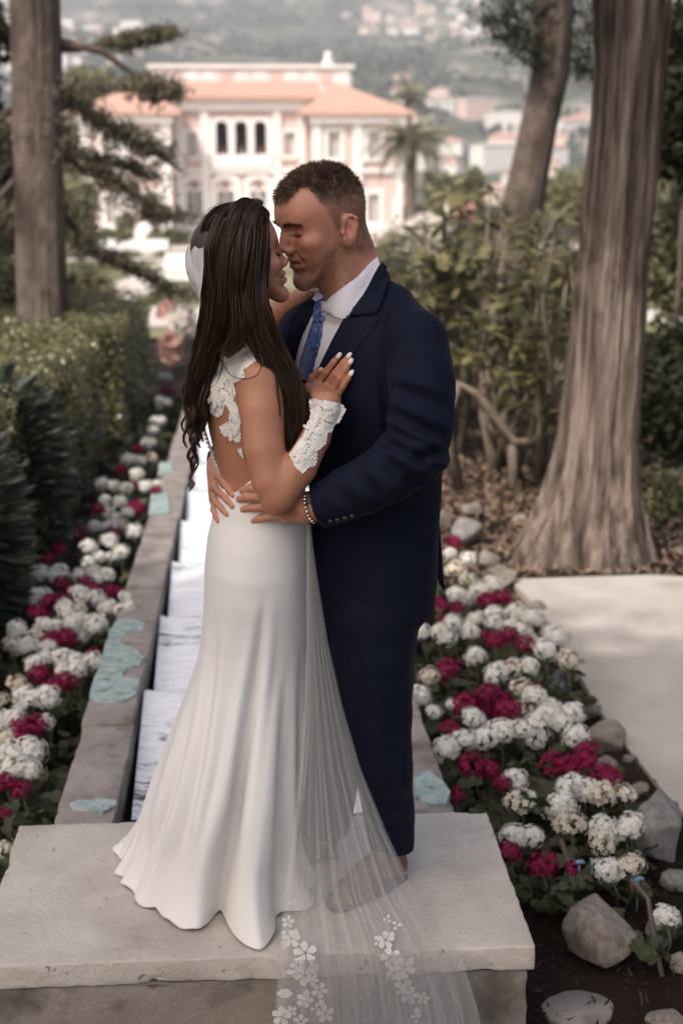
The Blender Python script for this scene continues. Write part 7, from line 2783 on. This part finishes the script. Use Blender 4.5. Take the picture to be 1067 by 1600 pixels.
for C, r0, r1, sh_, wv in gl:
    n_ = int(1120 * sh_)
    t = np.linspace(0, 1, K)
    ci = t * (len(C) - 1)
    i0 = np.minimum(ci.astype(int), len(C) - 2)
    Cc = C[i0] * (1 - (ci - i0))[:, None] + C[i0 + 1] * (ci - i0)[:, None]
    Tg = np.gradient(Cc, axis=0)
    Tg /= np.linalg.norm(Tg, axis=1)[:, None]
    u = np.cross(Tg, -np.array(_f))
    u /= np.linalg.norm(u, axis=1)[:, None]
    v = np.cross(Tg, u)
    ncl = 34
    cang, crho = r5.uniform(0, 6.283, ncl), r5.uniform(0.35, 1.08, ncl)
    cid = r5.integers(0, ncl, n_)
    ang = cang[cid] + r5.normal(size=n_) * 0.22
    rho = np.abs(crho[cid] + r5.normal(size=n_) * 0.16)
    cl_ = cid * 1.7
    rad = np.interp(t, [0, 0.12], [0.35, 1.0])[None, :] * (r0 + (r1 - r0) * t)[None, :] * rho[:, None] * (0.98 + 0.14 * r5.normal(size=(n_, 1)) * t[None, :])
    ph = cl_[:, None] + r5.normal(size=(n_, 1)) * 0.35
    amp = wv * (t[None, :] ** 1.6)
    wave = amp * np.sin(2 * math.pi * 2.0 * t[None, :] + ph)
    wave2 = amp * np.cos(2 * math.pi * 2.2 * t[None, :] + ph * 1.3)
    tend = np.minimum(1, r5.uniform(0.82, 1.04, n_))
    flat_ = np.interp(t, [0, 0.35, 0.6, 1], [0.45, 0.5, 0.85, 0.95])[None, :]
    S = Cc[None] + u[None] * (rad * np.cos(ang)[:, None] * 1.15 + wave)[..., None] + v[None] * (rad * np.sin(ang)[:, None] * flat_ + wave2)[..., None]
    S += r5.normal(size=(n_, 1, 3)) * 0.0012 * (0.3 + t[None, :, None])
    S -= np.array(_f)[None, None] * np.interp(t, [0, 0.08, 0.4, 0.6], [0.001, 0.0055, 0.0055, 0.0])[None, :, None]
    x_, y_ = px_of(S.reshape(-1, 3))
    bad = (in_poly(x_, y_, fc).reshape(n_, K)).any(axis=1)
    S = S[~bad]
    allS.append(S)
    allW.append(np.tile(np.interp(t, [0, 0.1, 0.8, 1], [0.0008, 0.0011, 0.0010, 0.0003]), (len(S), 1)))
S = np.concatenate(allS)
W = np.concatenate(allW)
V, F = ribbon(S, W, 5)
m_bhair = hair_mat('long_brown_hair', (0.018, 0.0095, 0.0062), (0.080, 0.040, 0.022), 0.38, 0.35)
o = mk('strands', V, F, m_bhair, hair, smooth=False)
S, W = [], []
for pts, r0, r1, n_ in CURLS:
    C = spline([P3(*p) for p in pts], 9)
    t = np.linspace(0, 1, 40)
    ci = t * (len(C) - 1)
    i0 = np.minimum(ci.astype(int), len(C) - 2)
    Cc = C[i0] * (1 - (ci - i0))[:, None] + C[i0 + 1] * (ci - i0)[:, None]
    off = r5.normal(size=(n_, 1, 3)) * (r0 + (r1 - r0) * t)[None, :, None] + r5.normal(size=(n_, 1, 3)) * 0.0004
    S.append(Cc[None] + off)
    W.append(np.tile(np.interp(t, [0, 0.9, 1], [0.0014, 0.0011, 0.0003]), (n_, 1)))
for k_ in range(40):   # flyaways
    C, r0, r1, sh_, wv = gl[r5.integers(0, 8)]
    i = r5.integers(4, len(C) - 20)
    d = r5.normal(size=3) * np.array([1, 0.7, 0.3])
    d /= np.linalg.norm(d)
    seg = C[i:i + 18]
    tt = np.linspace(0, 1, 40)
    ci = tt * (len(seg) - 1)
    i0 = np.minimum(ci.astype(int), len(seg) - 2)
    Cc = seg[i0] * (1 - (ci - i0))[:, None] + seg[i0 + 1] * (ci - i0)[:, None]
    bow = np.sin(math.pi * tt) * 0.010 + r0 * 0.95
    q = (Cc + d * bow[:, None])[None]
    x_, y_ = px_of(q.reshape(-1, 3))
    if in_poly(x_, y_, fc).any():
        continue
    S.append(q)
    W.append(np.full((1, 40), 0.0006))
S = np.concatenate(S)
W = np.concatenate(W)
V, F = ribbon(S, W, 6)
o = mk('curls', V, F, m_bhair, hair, smooth=False)

# ------------------------------------------------------------------ gown
sil = [  # py, left px, right px, dy centre, half depth
    (700, 330, 468, 0.07, 0.135), (755, 344, 474, 0.07, 0.127), (800, 336, 480, 0.07, 0.140), (840, 326, 482, 0.07, 0.160), (880, 322, 482, 0.07, 0.173), (920, 321, 481, 0.07, 0.172), (960, 320, 481, 0.065, 0.160),
    (1000, 316, 480, 0.06, 0.150), (1050, 307, 480, 0.055, 0.148), (1100, 297, 481, 0.05, 0.155), (1150, 286, 483, 0.045, 0.170), (1200, 273, 485, 0.04, 0.188), (1250, 258, 487, 0.04, 0.208), (1300, 242, 489, 0.04, 0.228), (1345, 228, 487, 0.04, 0.240), (1385, 215, 488, 0.04, 0.250)]
tab = []
for py, xl_, xr_, dy, hd in sil:
    a, b = P3(xl_, py, dy), P3(xr_, py, dy)
    tab.append((a[2], (a[0] + b[0]) / 2, (b[0] - a[0]) / 2, YF + dy, hd))
tab.sort()
tz = [t[0] for t in tab]
HEM = [(489, 1410), (470, 1422), (448, 1428), (434, 1436), (428, 1462), (405, 1484), (380, 1474), (356, 1452), (346, 1424), (334, 1432), (309, 1458), (280, 1446), (240, 1420), (206, 1402), (199, 1388), (238, 1382), (272, 1370), (230, 1378), (198, 1384), (170, 1380), (169, 1362), (182, 1345), (190, 1322), (222, 1302), (262, 1292), (300, 1278), (350, 1268), (400, 1270), (440, 1290), (470, 1330), (484, 1370)]
hp = [at_z(x, y, 0.004) for x, y in HEM]
hc = Vector((-0.11, 3.28, 0))
ang = [math.atan2(p.y - hc.y, p.x - hc.x) for p in hp]
rad = [math.hypot(p.x - hc.x, p.y - hc.y) for p in hp]
NPH = 300
ph = np.linspace(-math.pi, math.pi, NPH, endpoint=False)
order = np.argsort(ang)
A_ = np.array(ang)[order]
R_h = np.array(rad)[order]
A3 = np.concatenate([A_ - 2 * math.pi, A_, A_ + 2 * math.pi])
R3 = np.concatenate([R_h, R_h, R_h])
rh = np.interp(ph, A3, R3)
kern = np.array([1, 3, 5, 3, 1.0])
kern /= kern.sum()
rh = np.convolve(np.concatenate([rh[-2:], rh, rh[:2]]), kern, 'valid')
zrows = sorted(set([0.004, 0.008, 0.014, 0.024, 0.036] + frange(0.05, tz[-1], 110)))
yawd = R(-80)
ztop_back, ztop_front = P3(360, 757, 0.05)[2], P3(400, 690, 0.0)[2]
V = []
for z in zrows:
    zz = max(z, tz[0])
    cx = np.interp(zz, tz, [t[1] for t in tab])
    hx_ = np.interp(zz, tz, [t[2] for t in tab])
    cy_ = np.interp(zz, tz, [t[3] for t in tab])
    hy_ = np.interp(zz, tz, [t[4] for t in tab])
    s = max(0.0, min(1.0, (0.62 - z) / 0.62))
    w = s ** 1.35
    spread = 0.0
    c_x = cx * (1 - w) + hc.x * w
    c_y = cy_ * (1 - w) + hc.y * w
    for i, a in enumerate(ph):
        ca, sa = math.cos(a), math.sin(a)
        q = 1.0 / ((abs(ca) / hx_) ** 2.1 + (abs(sa) / hy_) ** 2.1) ** (1 / 2.1)
        # the hem profile, easing in towards the floor: cloth hangs steep then kicks out
        kick = 0.80 + 0.20 * max(0.0, 1 - z / 0.16) ** 1.5
        r = q * (1 - w) + rh[i] * kick * w
        r *= 1 + 0.012 * w * math.sin(13 * a + 1.0) + 0.040 * s ** 0.8 * math.sin(9 * a + 0.4 + 0.8 * math.sin(2 * a))
        dz = 0.0
        if z < 0.04:
            dz = 0.004 * (1 + math.sin(17 * a)) * (1 - z / 0.04)
        V.append((c_x + r * ca, c_y + r * sa, z + dz))
# hanging folds traced from the picture
V = np.array(V)
F = grid_faces(NPH, len(zrows), True)
DN = vnormals(V, F)
dx_, dyy = px_of(V)
near_side = (DN @ np.array(_f)) < 0.25
fd = np.zeros(len(V))
for pl, w0, w1, am in [([(414, 930), (404, 1020), (388, 1130), (368, 1270), (350, 1425)], 6, 13, 0.024), ([(344, 960), (331, 1060), (312, 1180), (290, 1290), (272, 1375)], 6, 12, 0.020), ([(446, 1040), (440, 1180), (437, 1300), (438, 1430)], 6, 11, 0.014),
                       ([(318, 1050), (292, 1160), (258, 1280), (212, 1390)], 6, 11, 0.016), ([(376, 1090), (352, 1220), (318, 1350), (309, 1440)], 6, 11, -0.010), ([(470, 1000), (468, 1200), (470, 1400)], 5, 8, 0.010)]:
    C = spline([(x, y, 0) for x, y in pl], 12)[:, :2]
    tg_ = np.gradient(C, axis=0)
    tg_ /= np.linalg.norm(tg_, axis=1)[:, None]
    near = np.where(near_side & (dx_ > C[:, 0].min() - 60) & (dx_ < C[:, 0].max() + 60))[0]
    dd = (dx_[near, None] - C[None, :, 0]) ** 2 + (dyy[near, None] - C[None, :, 1]) ** 2
    k_ = dd.argmin(axis=1)
    T_ = k_ / (len(C) - 1)
    wd = w0 + (w1 - w0) * T_
    ox, oy = dx_[near] - C[k_, 0], dyy[near] - C[k_, 1]
    lat = (ox * tg_[k_, 1] - oy * tg_[k_, 0]) / wd
    lon = np.abs(ox * tg_[k_, 0] + oy * tg_[k_, 1])
    env = np.interp(T_, [0, 0.35, 0.75, 1.0], [0, 0.8, 1.0, 0.25]) * np.exp(-(lon / 22.0) ** 2)
    fd[near] += am * env * (-np.exp(-lat ** 2) + 0.55 * np.exp(-(np.abs(lat) - 1.9) ** 2))
fg = fd.reshape(len(zrows), NPH)
for _ in range(4):
    fg = 0.5 * fg + 0.25 * (np.roll(fg, 1, axis=1) + np.roll(fg, -1, axis=1))
    fg[1:-1] = 0.5 * fg[1:-1] + 0.25 * (fg[:-2] + fg[2:])
fd = fg.ravel()
V[:, :2] += (DN[:, :2] * fd[:, None])
# top edge dips at the open back
back = np.clip((-(V[:, 0] - tab[-2][1]) / 0.09), -1, 1)
zt_ = ztop_front + (ztop_back - ztop_front) * np.clip(back * 0.9 + 0.35, 0, 1) ** 0.8
topz = V[:, 2] > zt_
V[topz, 2] = zt_[topz]
F = grid_faces(NPH, len(zrows), True)
fz = V[F][:, :, 2]
F = F[~(topz[F].all(axis=1))]
dress = under('dress', V, F, m_dress, bride)
sm = dress.modifiers.new('solid', 'SOLIDIFY')
sm.thickness = 0.003
sm.offset = 1
DB = bvh_of(V, F)
# seams that run down the gown
for pts in ([(345, 900), (338, 960), (332, 1010), (318, 1080)], [(424, 860), (420, 960), (408, 1040), (396, 1110)]):
    C = spline([(x, y, 0) for x, y in pts], 8)
    P = [hit(DB, c[0], c[1], 0.0008) for c in C]
    P = [p for p in P if p is not None]
    mb = MB().tube(P, 0.0011, 5)
    mk('seam', mb.v, mb.f, m_dress, dress, smooth=True)
# folded-over tongue of the train behind
V2 = []
tl = spline([at_z(x, y, 0.02) for x, y in [(262, 1318), (232, 1316), (205, 1312), (186, 1312), (176, 1318), (184, 1328), (204, 1334), (232, 1345)]], 6)
n = len(tl)
for k_, (sx, hz2) in enumerate([(0, 0.0), (0.25, 0.026), (0.5, 0.034), (0.75, 0.026), (1, 0.0)]):
    for p in tl:
        q = p + (np.array((hc.x + 0.02, hc.y + 0.05, 0.02)) - p) * sx * 0.34
        V2.append((q[0], q[1], 0.006 + hz2 * (1 + 0.2 * vnoise(q, 30))))
under('train_fold', V2, grid_faces(n, 5), m_dress, bride)

# buttons down the open back
m_pearl = M('satin_button', (0.66, 0.62, 0.56), 0.35, spec=0.5)
bp_ = spline([(313, 649, 0), (319, 672, 0), (327.5, 698, 0), (336.5, 722, 0), (345, 742, 0), (352, 756, 0)], 4)[:, :2]
for x, y in bp_[::1]:
    bm = bmesh.new()
    bmesh.ops.create_icosphere(bm, subdivisions=2, radius=0.0049)
    me = bpy.data.meshes.new('button')
    bm.to_mesh(me)
    bm.free()
    me.polygons.foreach_set('use_smooth', np.ones(len(me.polygons), dtype=bool))
    o = link('button', me, m_pearl, dress, loc=Vector(P3(x, y, 0.055)))
mb = MB().tube([Vector(P3(x + 1.5, y, 0.058)) for x, y in bp_], 0.0018, 5)
mk('button_placket', mb.v, mb.f, m_dress, dress, smooth=True)


# ------------------------------------------------------------------ lace
def lace_mat():
    m = bpy.data.materials.new('guipure_lace')
    m.use_nodes = True
    t = m.node_tree
    b = t.nodes['Principled BSDF']
    b.inputs['Base Color'].default_value = (0.74, 0.70, 0.65, 1)
    b.inputs['Roughness'].default_value = 0.75
    tc = nn(t, 'ShaderNodeTexCoord')
    v = nn(t, 'ShaderNodeTexVoronoi', feature='DISTANCE_TO_EDGE')
    v.inputs['Scale'].default_value = 150
    t.links.new(tc.outputs['Object'], v.inputs['Vector'])
    n = nn(t, 'ShaderNodeTexNoise')
    n.inputs['Scale'].default_value = 38
    t.links.new(tc.outputs['Object'], n.inputs['Vector'])
    a = nn(t, 'ShaderNodeMapRange')
    a.inputs['From Min'].default_value = 0.27
    a.inputs['From Max'].default_value = 0.19
    t.links.new(v.outputs['Distance'], a.inputs['Value'])
    c = nn(t, 'ShaderNodeMapRange')
    c.inputs['From Min'].default_value = 0.47
    c.inputs['From Max'].default_value = 0.53
    t.links.new(n.outputs['Fac'], c.inputs['Value'])
    mx = nn(t, 'ShaderNodeMath', operation='MAXIMUM')
    t.links.new(a.outputs[0], mx.inputs[0])
    t.links.new(c.outputs[0], mx.inputs[1])
    t.links.new(mx.outputs[0], b.inputs['Alpha'])
    bp = nn(t, 'ShaderNodeBump')
    bp.inputs['Strength'].default_value = 0.9
    bp.inputs['Distance'].default_value = 0.003
    bp.invert = True
    t.links.new(v.outputs['Distance'], bp.inputs['Height'])
    t.links.new(bp.outputs[0], b.inputs['Normal'])
    return m


m_lace = lace_mat()


def scallop(poly, amp=1.6, freq=0.55, seed=0):
    P = []
    n = len(poly)
    s = 0
    for i in range(n):
        a, b = np.array(poly[i], float), np.array(poly[(i + 1) % n], float)
        L_ = np.linalg.norm(b - a)
        k_ = max(1, int(L_ / 1.6))
        nrm = np.array([(b - a)[1], -(b - a)[0]]) / (L_ + 1e-6)
        for j in range(k_):
            P.append(tuple(a + (b - a) * j / k_ + nrm * amp * abs(math.sin((s + L_ * j / k_) * freq))))
        s += L_
    return P


def Z3(l):
    return [(x / 7.11 + 310, y / 7.11 + 530) for x, y in l]


def Z4(l):
    return [(x / 6.95 + 430, y / 6.95 + 530) for x, y in l]


decal('lace_shoulder', scallop(Z3([(190, 190), (280, 165), (350, 185), (460, 120), (560, 105), (610, 80), (690, 95), (740, 150), (820, 235), (740, 250), (640, 245), (500, 345), (520, 420), (400, 490), (430, 610), (390, 670), (440, 750), (478, 900), (468, 1130), (425, 1138), (370, 1075), (290, 1030), (250, 975), (300, 940), (370, 905), (378, 830), (335, 745), (300, 710), (270, 830), (215, 855), (140, 800), (122, 660), (160, 620), (155, 540), (205, 330)])), BBV, 0.0030, 0.0022, m_lace, bride, 3, relaxn=2)
decal('lace_trim', scallop(Z3([(440, 1215), (490, 1205), (505, 1320), (480, 1290)]), 1.0), BBV, 0.003, 0.002, m_lace, bride, 3)
decal('lace_cuff', scallop(Z4([(372, 655), (430, 655), (550, 672), (640, 690), (730, 715), (762, 765), (690, 900), (622, 930), (600, 1000), (552, 1010), (540, 1120), (490, 1170), (442, 1210), (445, 1300), (420, 1365), (350, 1388), (300, 1450), (225, 1385), (185, 1290), (165, 1270), (250, 1140), (330, 1030), (372, 900), (390, 800)])), BBV, 0.0032, 0.0022, m_lace, bride, 3, relaxn=2)
# embroidered sprays at the hip and waistband
m_emb = M('ivory_embroidery', (0.70, 0.66, 0.60), 0.7, (0.74, 0.70, 0.65), 40, bump=1.0, bscale=260, dist=0.003)


def spray(cx, cy, leaves, parent, bvh, mat, off=0.002, name='embroidered_leaf'):
    for (a, l_, w_) in leaves:
        ca, sa = math.cos(a), math.sin(a)
        P = []
        for k_ in range(14):
            t = k_ / 14 * 2 * math.pi
            u = (0.5 - 0.5 * math.cos(t)) * l_
            v = w_ * math.sin(t) * (0.6 + 0.4 * math.sin(t / 2))
            P.append((cx + u * ca - v * sa, cy + u * sa + v * ca))
        decal(name, P, bvh, off, 0.002, mat, parent, 2.5, bulge=0.0012)


def decal_child_fix(o):
    return o


spray(418, 840, [(1.2, 34, 6), (1.75, 40, 6), (0.7, 26, 5), (2.3, 24, 5), (0.2, 20, 4), (1.5, 22, 4)], bride, DB, m_emb)
spray(412, 846, [(1.4, 34, 4), (2.0, 22, 4), (0.9, 28, 4)], bride, DB, m_emb)
spray(374, 812, [(0.3, 26, 5), (0.9, 22, 5), (2.9, 12, 4), (1.6, 16, 4), (-0.3, 22, 4)], bride, DB, m_emb)
spray(360, 772, [(0.2, 20, 5), (1.1, 18, 5), (1.9, 16, 4), (-0.5, 16, 4)], bride, DB, m_emb)
spray(440, 826, [(0.1, 30, 4), (-0.2, 24, 4), (0.5, 24, 4), (2.6, 20, 4)], bride, DB, m_emb)

for cx, cy, ls in [(352, 563, [(2.6, 16, 4), (3.3, 14, 4), (0.3, 18, 4), (5.6, 16, 4), (1.7, 14, 4)]), (376, 556, [(5.9, 20, 4), (0.4, 16, 4), (2.8, 16, 4), (4.9, 9, 3)]), (345, 592, [(1.2, 16, 4), (1.8, 20, 4), (2.4, 16, 4), (0.5, 12, 3)]), (340, 612, [(1.3, 26, 4), (1.7, 28, 4), (2.2, 22, 4), (0.9, 18, 3)]),
                   (366, 640, [(1.4, 22, 4), (1.9, 16, 3)]), (362, 672, [(3.0, 15, 4), (2.4, 13, 4), (0.6, 12, 4), (1.5, 16, 4), (3.7, 10, 3)]), (398, 556, [(0.5, 18, 4), (5.8, 14, 3), (1.4, 9, 3)])]:
    spray(cx, cy, ls, bride, BBV, m_emb, 0.0058, 'lace_leaf')
for cx, cy, ls in [(470, 712, [(0.2, 13, 4), (1.2, 14, 4), (2.2, 14, 4), (3.3, 12, 4), (4.3, 14, 4), (5.3, 14, 4)]), (488, 672, [(5.2, 20, 4), (0.4, 14, 4), (2.2, 18, 4), (3.6, 13, 3)]), (502, 652, [(5.8, 18, 4), (4.6, 16, 4), (0.3, 18, 4), (3.2, 14, 4)]), (520, 636, [(0.4, 13, 4), (5.6, 10, 3), (2.9, 14, 4), (1.4, 12, 4)]), (498, 632, [(3.2, 12, 3), (0.2, 14, 4), (1.6, 12, 4)])]:
    spray(cx, cy, ls, bride, BBV, m_emb, 0.0060, 'lace_leaf')

# ------------------------------------------------------------------ veil
def tulle_mat(name, op):
    m = bpy.data.materials.new(name)
    m.use_nodes = True
    t = m.node_tree
    t.nodes.clear()
    out = nn(t, 'ShaderNodeOutputMaterial')
    d = nn(t, 'ShaderNodeBsdfDiffuse')
    d.inputs['Color'].default_value = (0.78, 0.76, 0.74, 1)
    tl_ = nn(t, 'ShaderNodeBsdfTranslucent')
    tl_.inputs['Color'].default_value = (0.72, 0.70, 0.68, 1)
    m1 = nn(t, 'ShaderNodeMixShader')
    m1.inputs[0].default_value = 0.4
    t.links.new(d.outputs[0], m1.inputs[1])
    t.links.new(tl_.outputs[0], m1.inputs[2])
    tr_ = nn(t, 'ShaderNodeBsdfTransparent')
    m2 = nn(t, 'ShaderNodeMixShader')
    m2.inputs[0].default_value = op
    t.links.new(tr_.outputs[0], m2.inputs[1])
    t.links.new(m1.outputs[0], m2.inputs[2])
    t.links.new(m2.outputs[0], out.inputs['Surface'])
    return m


m_tulle = tulle_mat('white_tulle', 0.15)
m_veill = tulle_mat('veil_lace', 0.88)
m_comb = tulle_mat('gathered_tulle', 0.92)
VL = [(800, 479), (850, 479), (900, 479), (1000, 479), (1100, 476), (1200, 468), (1300, 457), (1400, 445), (1500, 437), (1600, 430), (1690, 425)]
VR = [(800, 484), (850, 489), (900, 496), (1000, 512), (1100, 534), (1200, 563), (1300, 603), (1400, 650), (1460, 697), (1500, 722), (1600, 752), (1690, 772)]
VYl = [(800, 3.155), (900, 3.14), (1000, 3.115), (1100, 3.09), (1200, 3.06), (1300, 3.03), (1400, 2.99), (1470, 2.955), (1500, 2.945), (1600, 2.935), (1690, 2.925)]
VYr = [(800, 3.17), (900, 3.155), (1000, 3.14), (1100, 3.13), (1200, 3.13), (1300, 3.13), (1400, 3.12), (1450, 3.06), (1480, 2.975), (1500, 2.95), (1600, 2.94), (1690, 2.93)]


def veil_sheet(seed, nf, a, u0=0.0, u1=1.0, dyo=0.0, nu=170, nv=90, rip=1.0):
    V = []
    for j in range(nv):
        py = 800 + (1690 - 800) * j / (nv - 1)
        xl_, xr_ = np.interp(py, *zip(*VL)), np.interp(py, *zip(*VR))
        yl_, yr_ = np.interp(py, *zip(*VYl)), np.interp(py, *zip(*VYr))
        f = j / (nv - 1)
        for i in range(nu):
            u = u0 + (u1 - u0) * i / (nu - 1)
            k1 = u + a * math.sin(2 * math.pi * nf * u + seed + 0.7 * math.sin(3 * u + seed)) * (0.6 + 0.4 * math.sin(2.1 * f * 3 + 5 * u + seed))
            k1 += rip * 0.012 * vnoise((u * 9, f * 3, seed), 1.0)
            dep = rip * (0.012 * math.cos(2 * math.pi * nf * u + seed) * (0.3 + f) + 0.006 * vnoise((u * 14, f * 5, seed), 1))
            if f > 0.72 and rip:
                k1 += 0.03 * vnoise((u * 3, f * 9, seed + 4), 1) * (f - 0.72) * 3 * u
            px = xl_ + (xr_ - xl_) * k1
            Yv = yl_ + (yr_ - yl_) * min(1, max(0, u)) + dep * 0.8 + dyo
            p = at_y(px, py, Yv)
            if p.y > 2.952 and p.z < 0.006:
                p = at_z(px, py, 0.006)
            V.append(tuple(p))
    return V, grid_faces(nu, nv)


V, F = veil_sheet(0.0, 11, 0.034)
veil = under('veil', V, F, m_tulle, bride)
for sd_, nf_, a_, u0_, u1_, dy_ in ((2.1, 8, 0.050, 0.05, 0.95, 0.010), (4.0, 6, 0.062, 0.12, 0.86, 0.018), (5.5, 14, 0.026, 0.0, 1.0, 0.026)):
    V, F = veil_sheet(sd_, nf_, a_, u0_, u1_, dy_)
    o = mk('veil_layer', V, F, m_tulle, veil, smooth=True)
V, F = veil_sheet(0.0, 1, 0.0, -0.02, 1.02, -0.014, 30, 90, 0.0)
VB_ = bvh_of(V, F)


def flower_poly(cx, cy, r, n=5, rot=0.0):
    P = []
    for k_ in range(30):
        a = k_ / 30 * 2 * math.pi
        q = r * (0.72 + 0.28 * abs(math.cos(n * (a - rot) / 2)) ** 0.6)
        P.append((cx + q * math.cos(a), cy + q * math.sin(a) * 0.95))
    return P


FL = [(455, 1408, 7), (450, 1440, 10), (455, 1467, 14), (477, 1489, 18), (466, 1508, 12), (476, 1524, 16), (488, 1530, 10), (499, 1547, 13), (476, 1562, 13), (440, 1588, 15), (470, 1596, 12), (508, 1584, 14), (455, 1580, 9), (490, 1512, 9), (494, 1575, 8), (446, 1475, 7),
      (605, 1436, 7), (619, 1446, 8), (602, 1469, 14), (590, 1470, 8), (610, 1496, 16), (632, 1511, 17), (616, 1520, 12), (629, 1534, 14), (640, 1555, 15), (661, 1560, 10), (649, 1590, 8), (626, 1548, 8)]
for i, (x, y, r_) in enumerate(FL):
    npet = 5 if r_ > 8 else 3
    for k_ in range(npet):
        a = i * 1.1 + k_ * 2 * math.pi / npet
        ca, sa = math.cos(a), math.sin(a)
        P = []
        for q in range(12):
            t = q / 12 * 2 * math.pi
            u = r_ * (0.60 - 0.46 * math.cos(t))
            v = r_ * 0.42 * math.sin(t) * (0.75 - 0.35 * math.cos(t)) * (1 + 0.12 * math.sin(5 * t))
            P.append((x + u * ca - v * sa, y + (u * sa + v * ca) * 0.95))
        o = decal('lace_petal', P, VB_, 0.001 * (k_ % 2), 0.0008, m_veill, bride, 3.5, relaxn=2)
        o.parent = veil
        o.location = (0, 0, 0)
for (x, y, l_, a) in [(447, 1518, 14, 0.1), (458, 1552, 26, math.pi), (500, 1560, 16, 1.2), (448, 1455, 10, 2.8), (462, 1450, 18, 1.57), (480, 1545, 20, 1.7), (614, 1455, 16, 1.9), (650, 1572, 20, 1.4), (440, 1570, 18, 1.6)]:
    ca, sa = math.cos(a), math.sin(a)
    P = [(x + u * ca - v * sa, y + u * sa + v * ca) for u, v in [(0, 0), (l_ * 0.3, l_ * 0.28), (l_ * 0.7, l_ * 0.26), (l_, 0), (l_ * 0.7, -l_ * 0.24), (l_ * 0.3, -l_ * 0.26)]]
    o = decal('lace_leaf', P, VB_, 0.001, 0.0008, m_veill, bride, 3, relaxn=4)
    o.parent = veil
    o.location = (0, 0, 0)
# gathered top of the veil, tucked into the hair
V = []
nu, nv = 26, 18
for j in range(nv):
    v = j / (nv - 1)
    for i in range(nu):
        u = i / (nu - 1)
        yy_ = 386 + 80 * v + 4 * math.sin(u * 9)
        near_x = np.interp(v, [0, 0.35, 0.7, 1], [318, 318.5, 316, 312])
        out_x = np.interp(v, [0, 0.1, 0.3, 0.5, 0.75, 1], [296, 290, 289, 292, 300, 311])
        bow = math.sin(math.pi * min(1, u * 0.62))
        x_ = near_x + (out_x - near_x) * bow
        dyv = -0.142 + 0.21 * u + 0.005 * math.sin(u * 34 + v * 3)
        V.append(tuple(P3(x_, yy_ - 3 * math.sin(math.pi * u), dyv)))
o = mk('veil_gather', V, grid_faces(nu, nv), m_comb, veil, smooth=True)
# bracelet on the far wrist
for k_ in range(5):
    bm = bmesh.new()
    bmesh.ops.create_icosphere(bm, subdivisions=1, radius=0.0035)
    me = bpy.data.meshes.new('bracelet_bead')
    bm.to_mesh(me)
    bm.free()
    link('bracelet_bead', me, m_gold if k_ % 2 else m_steel, bride, loc=Vector(P3(487 + k_ * 1.6, 455 + k_ * 2.2, 0.155)) - BB)
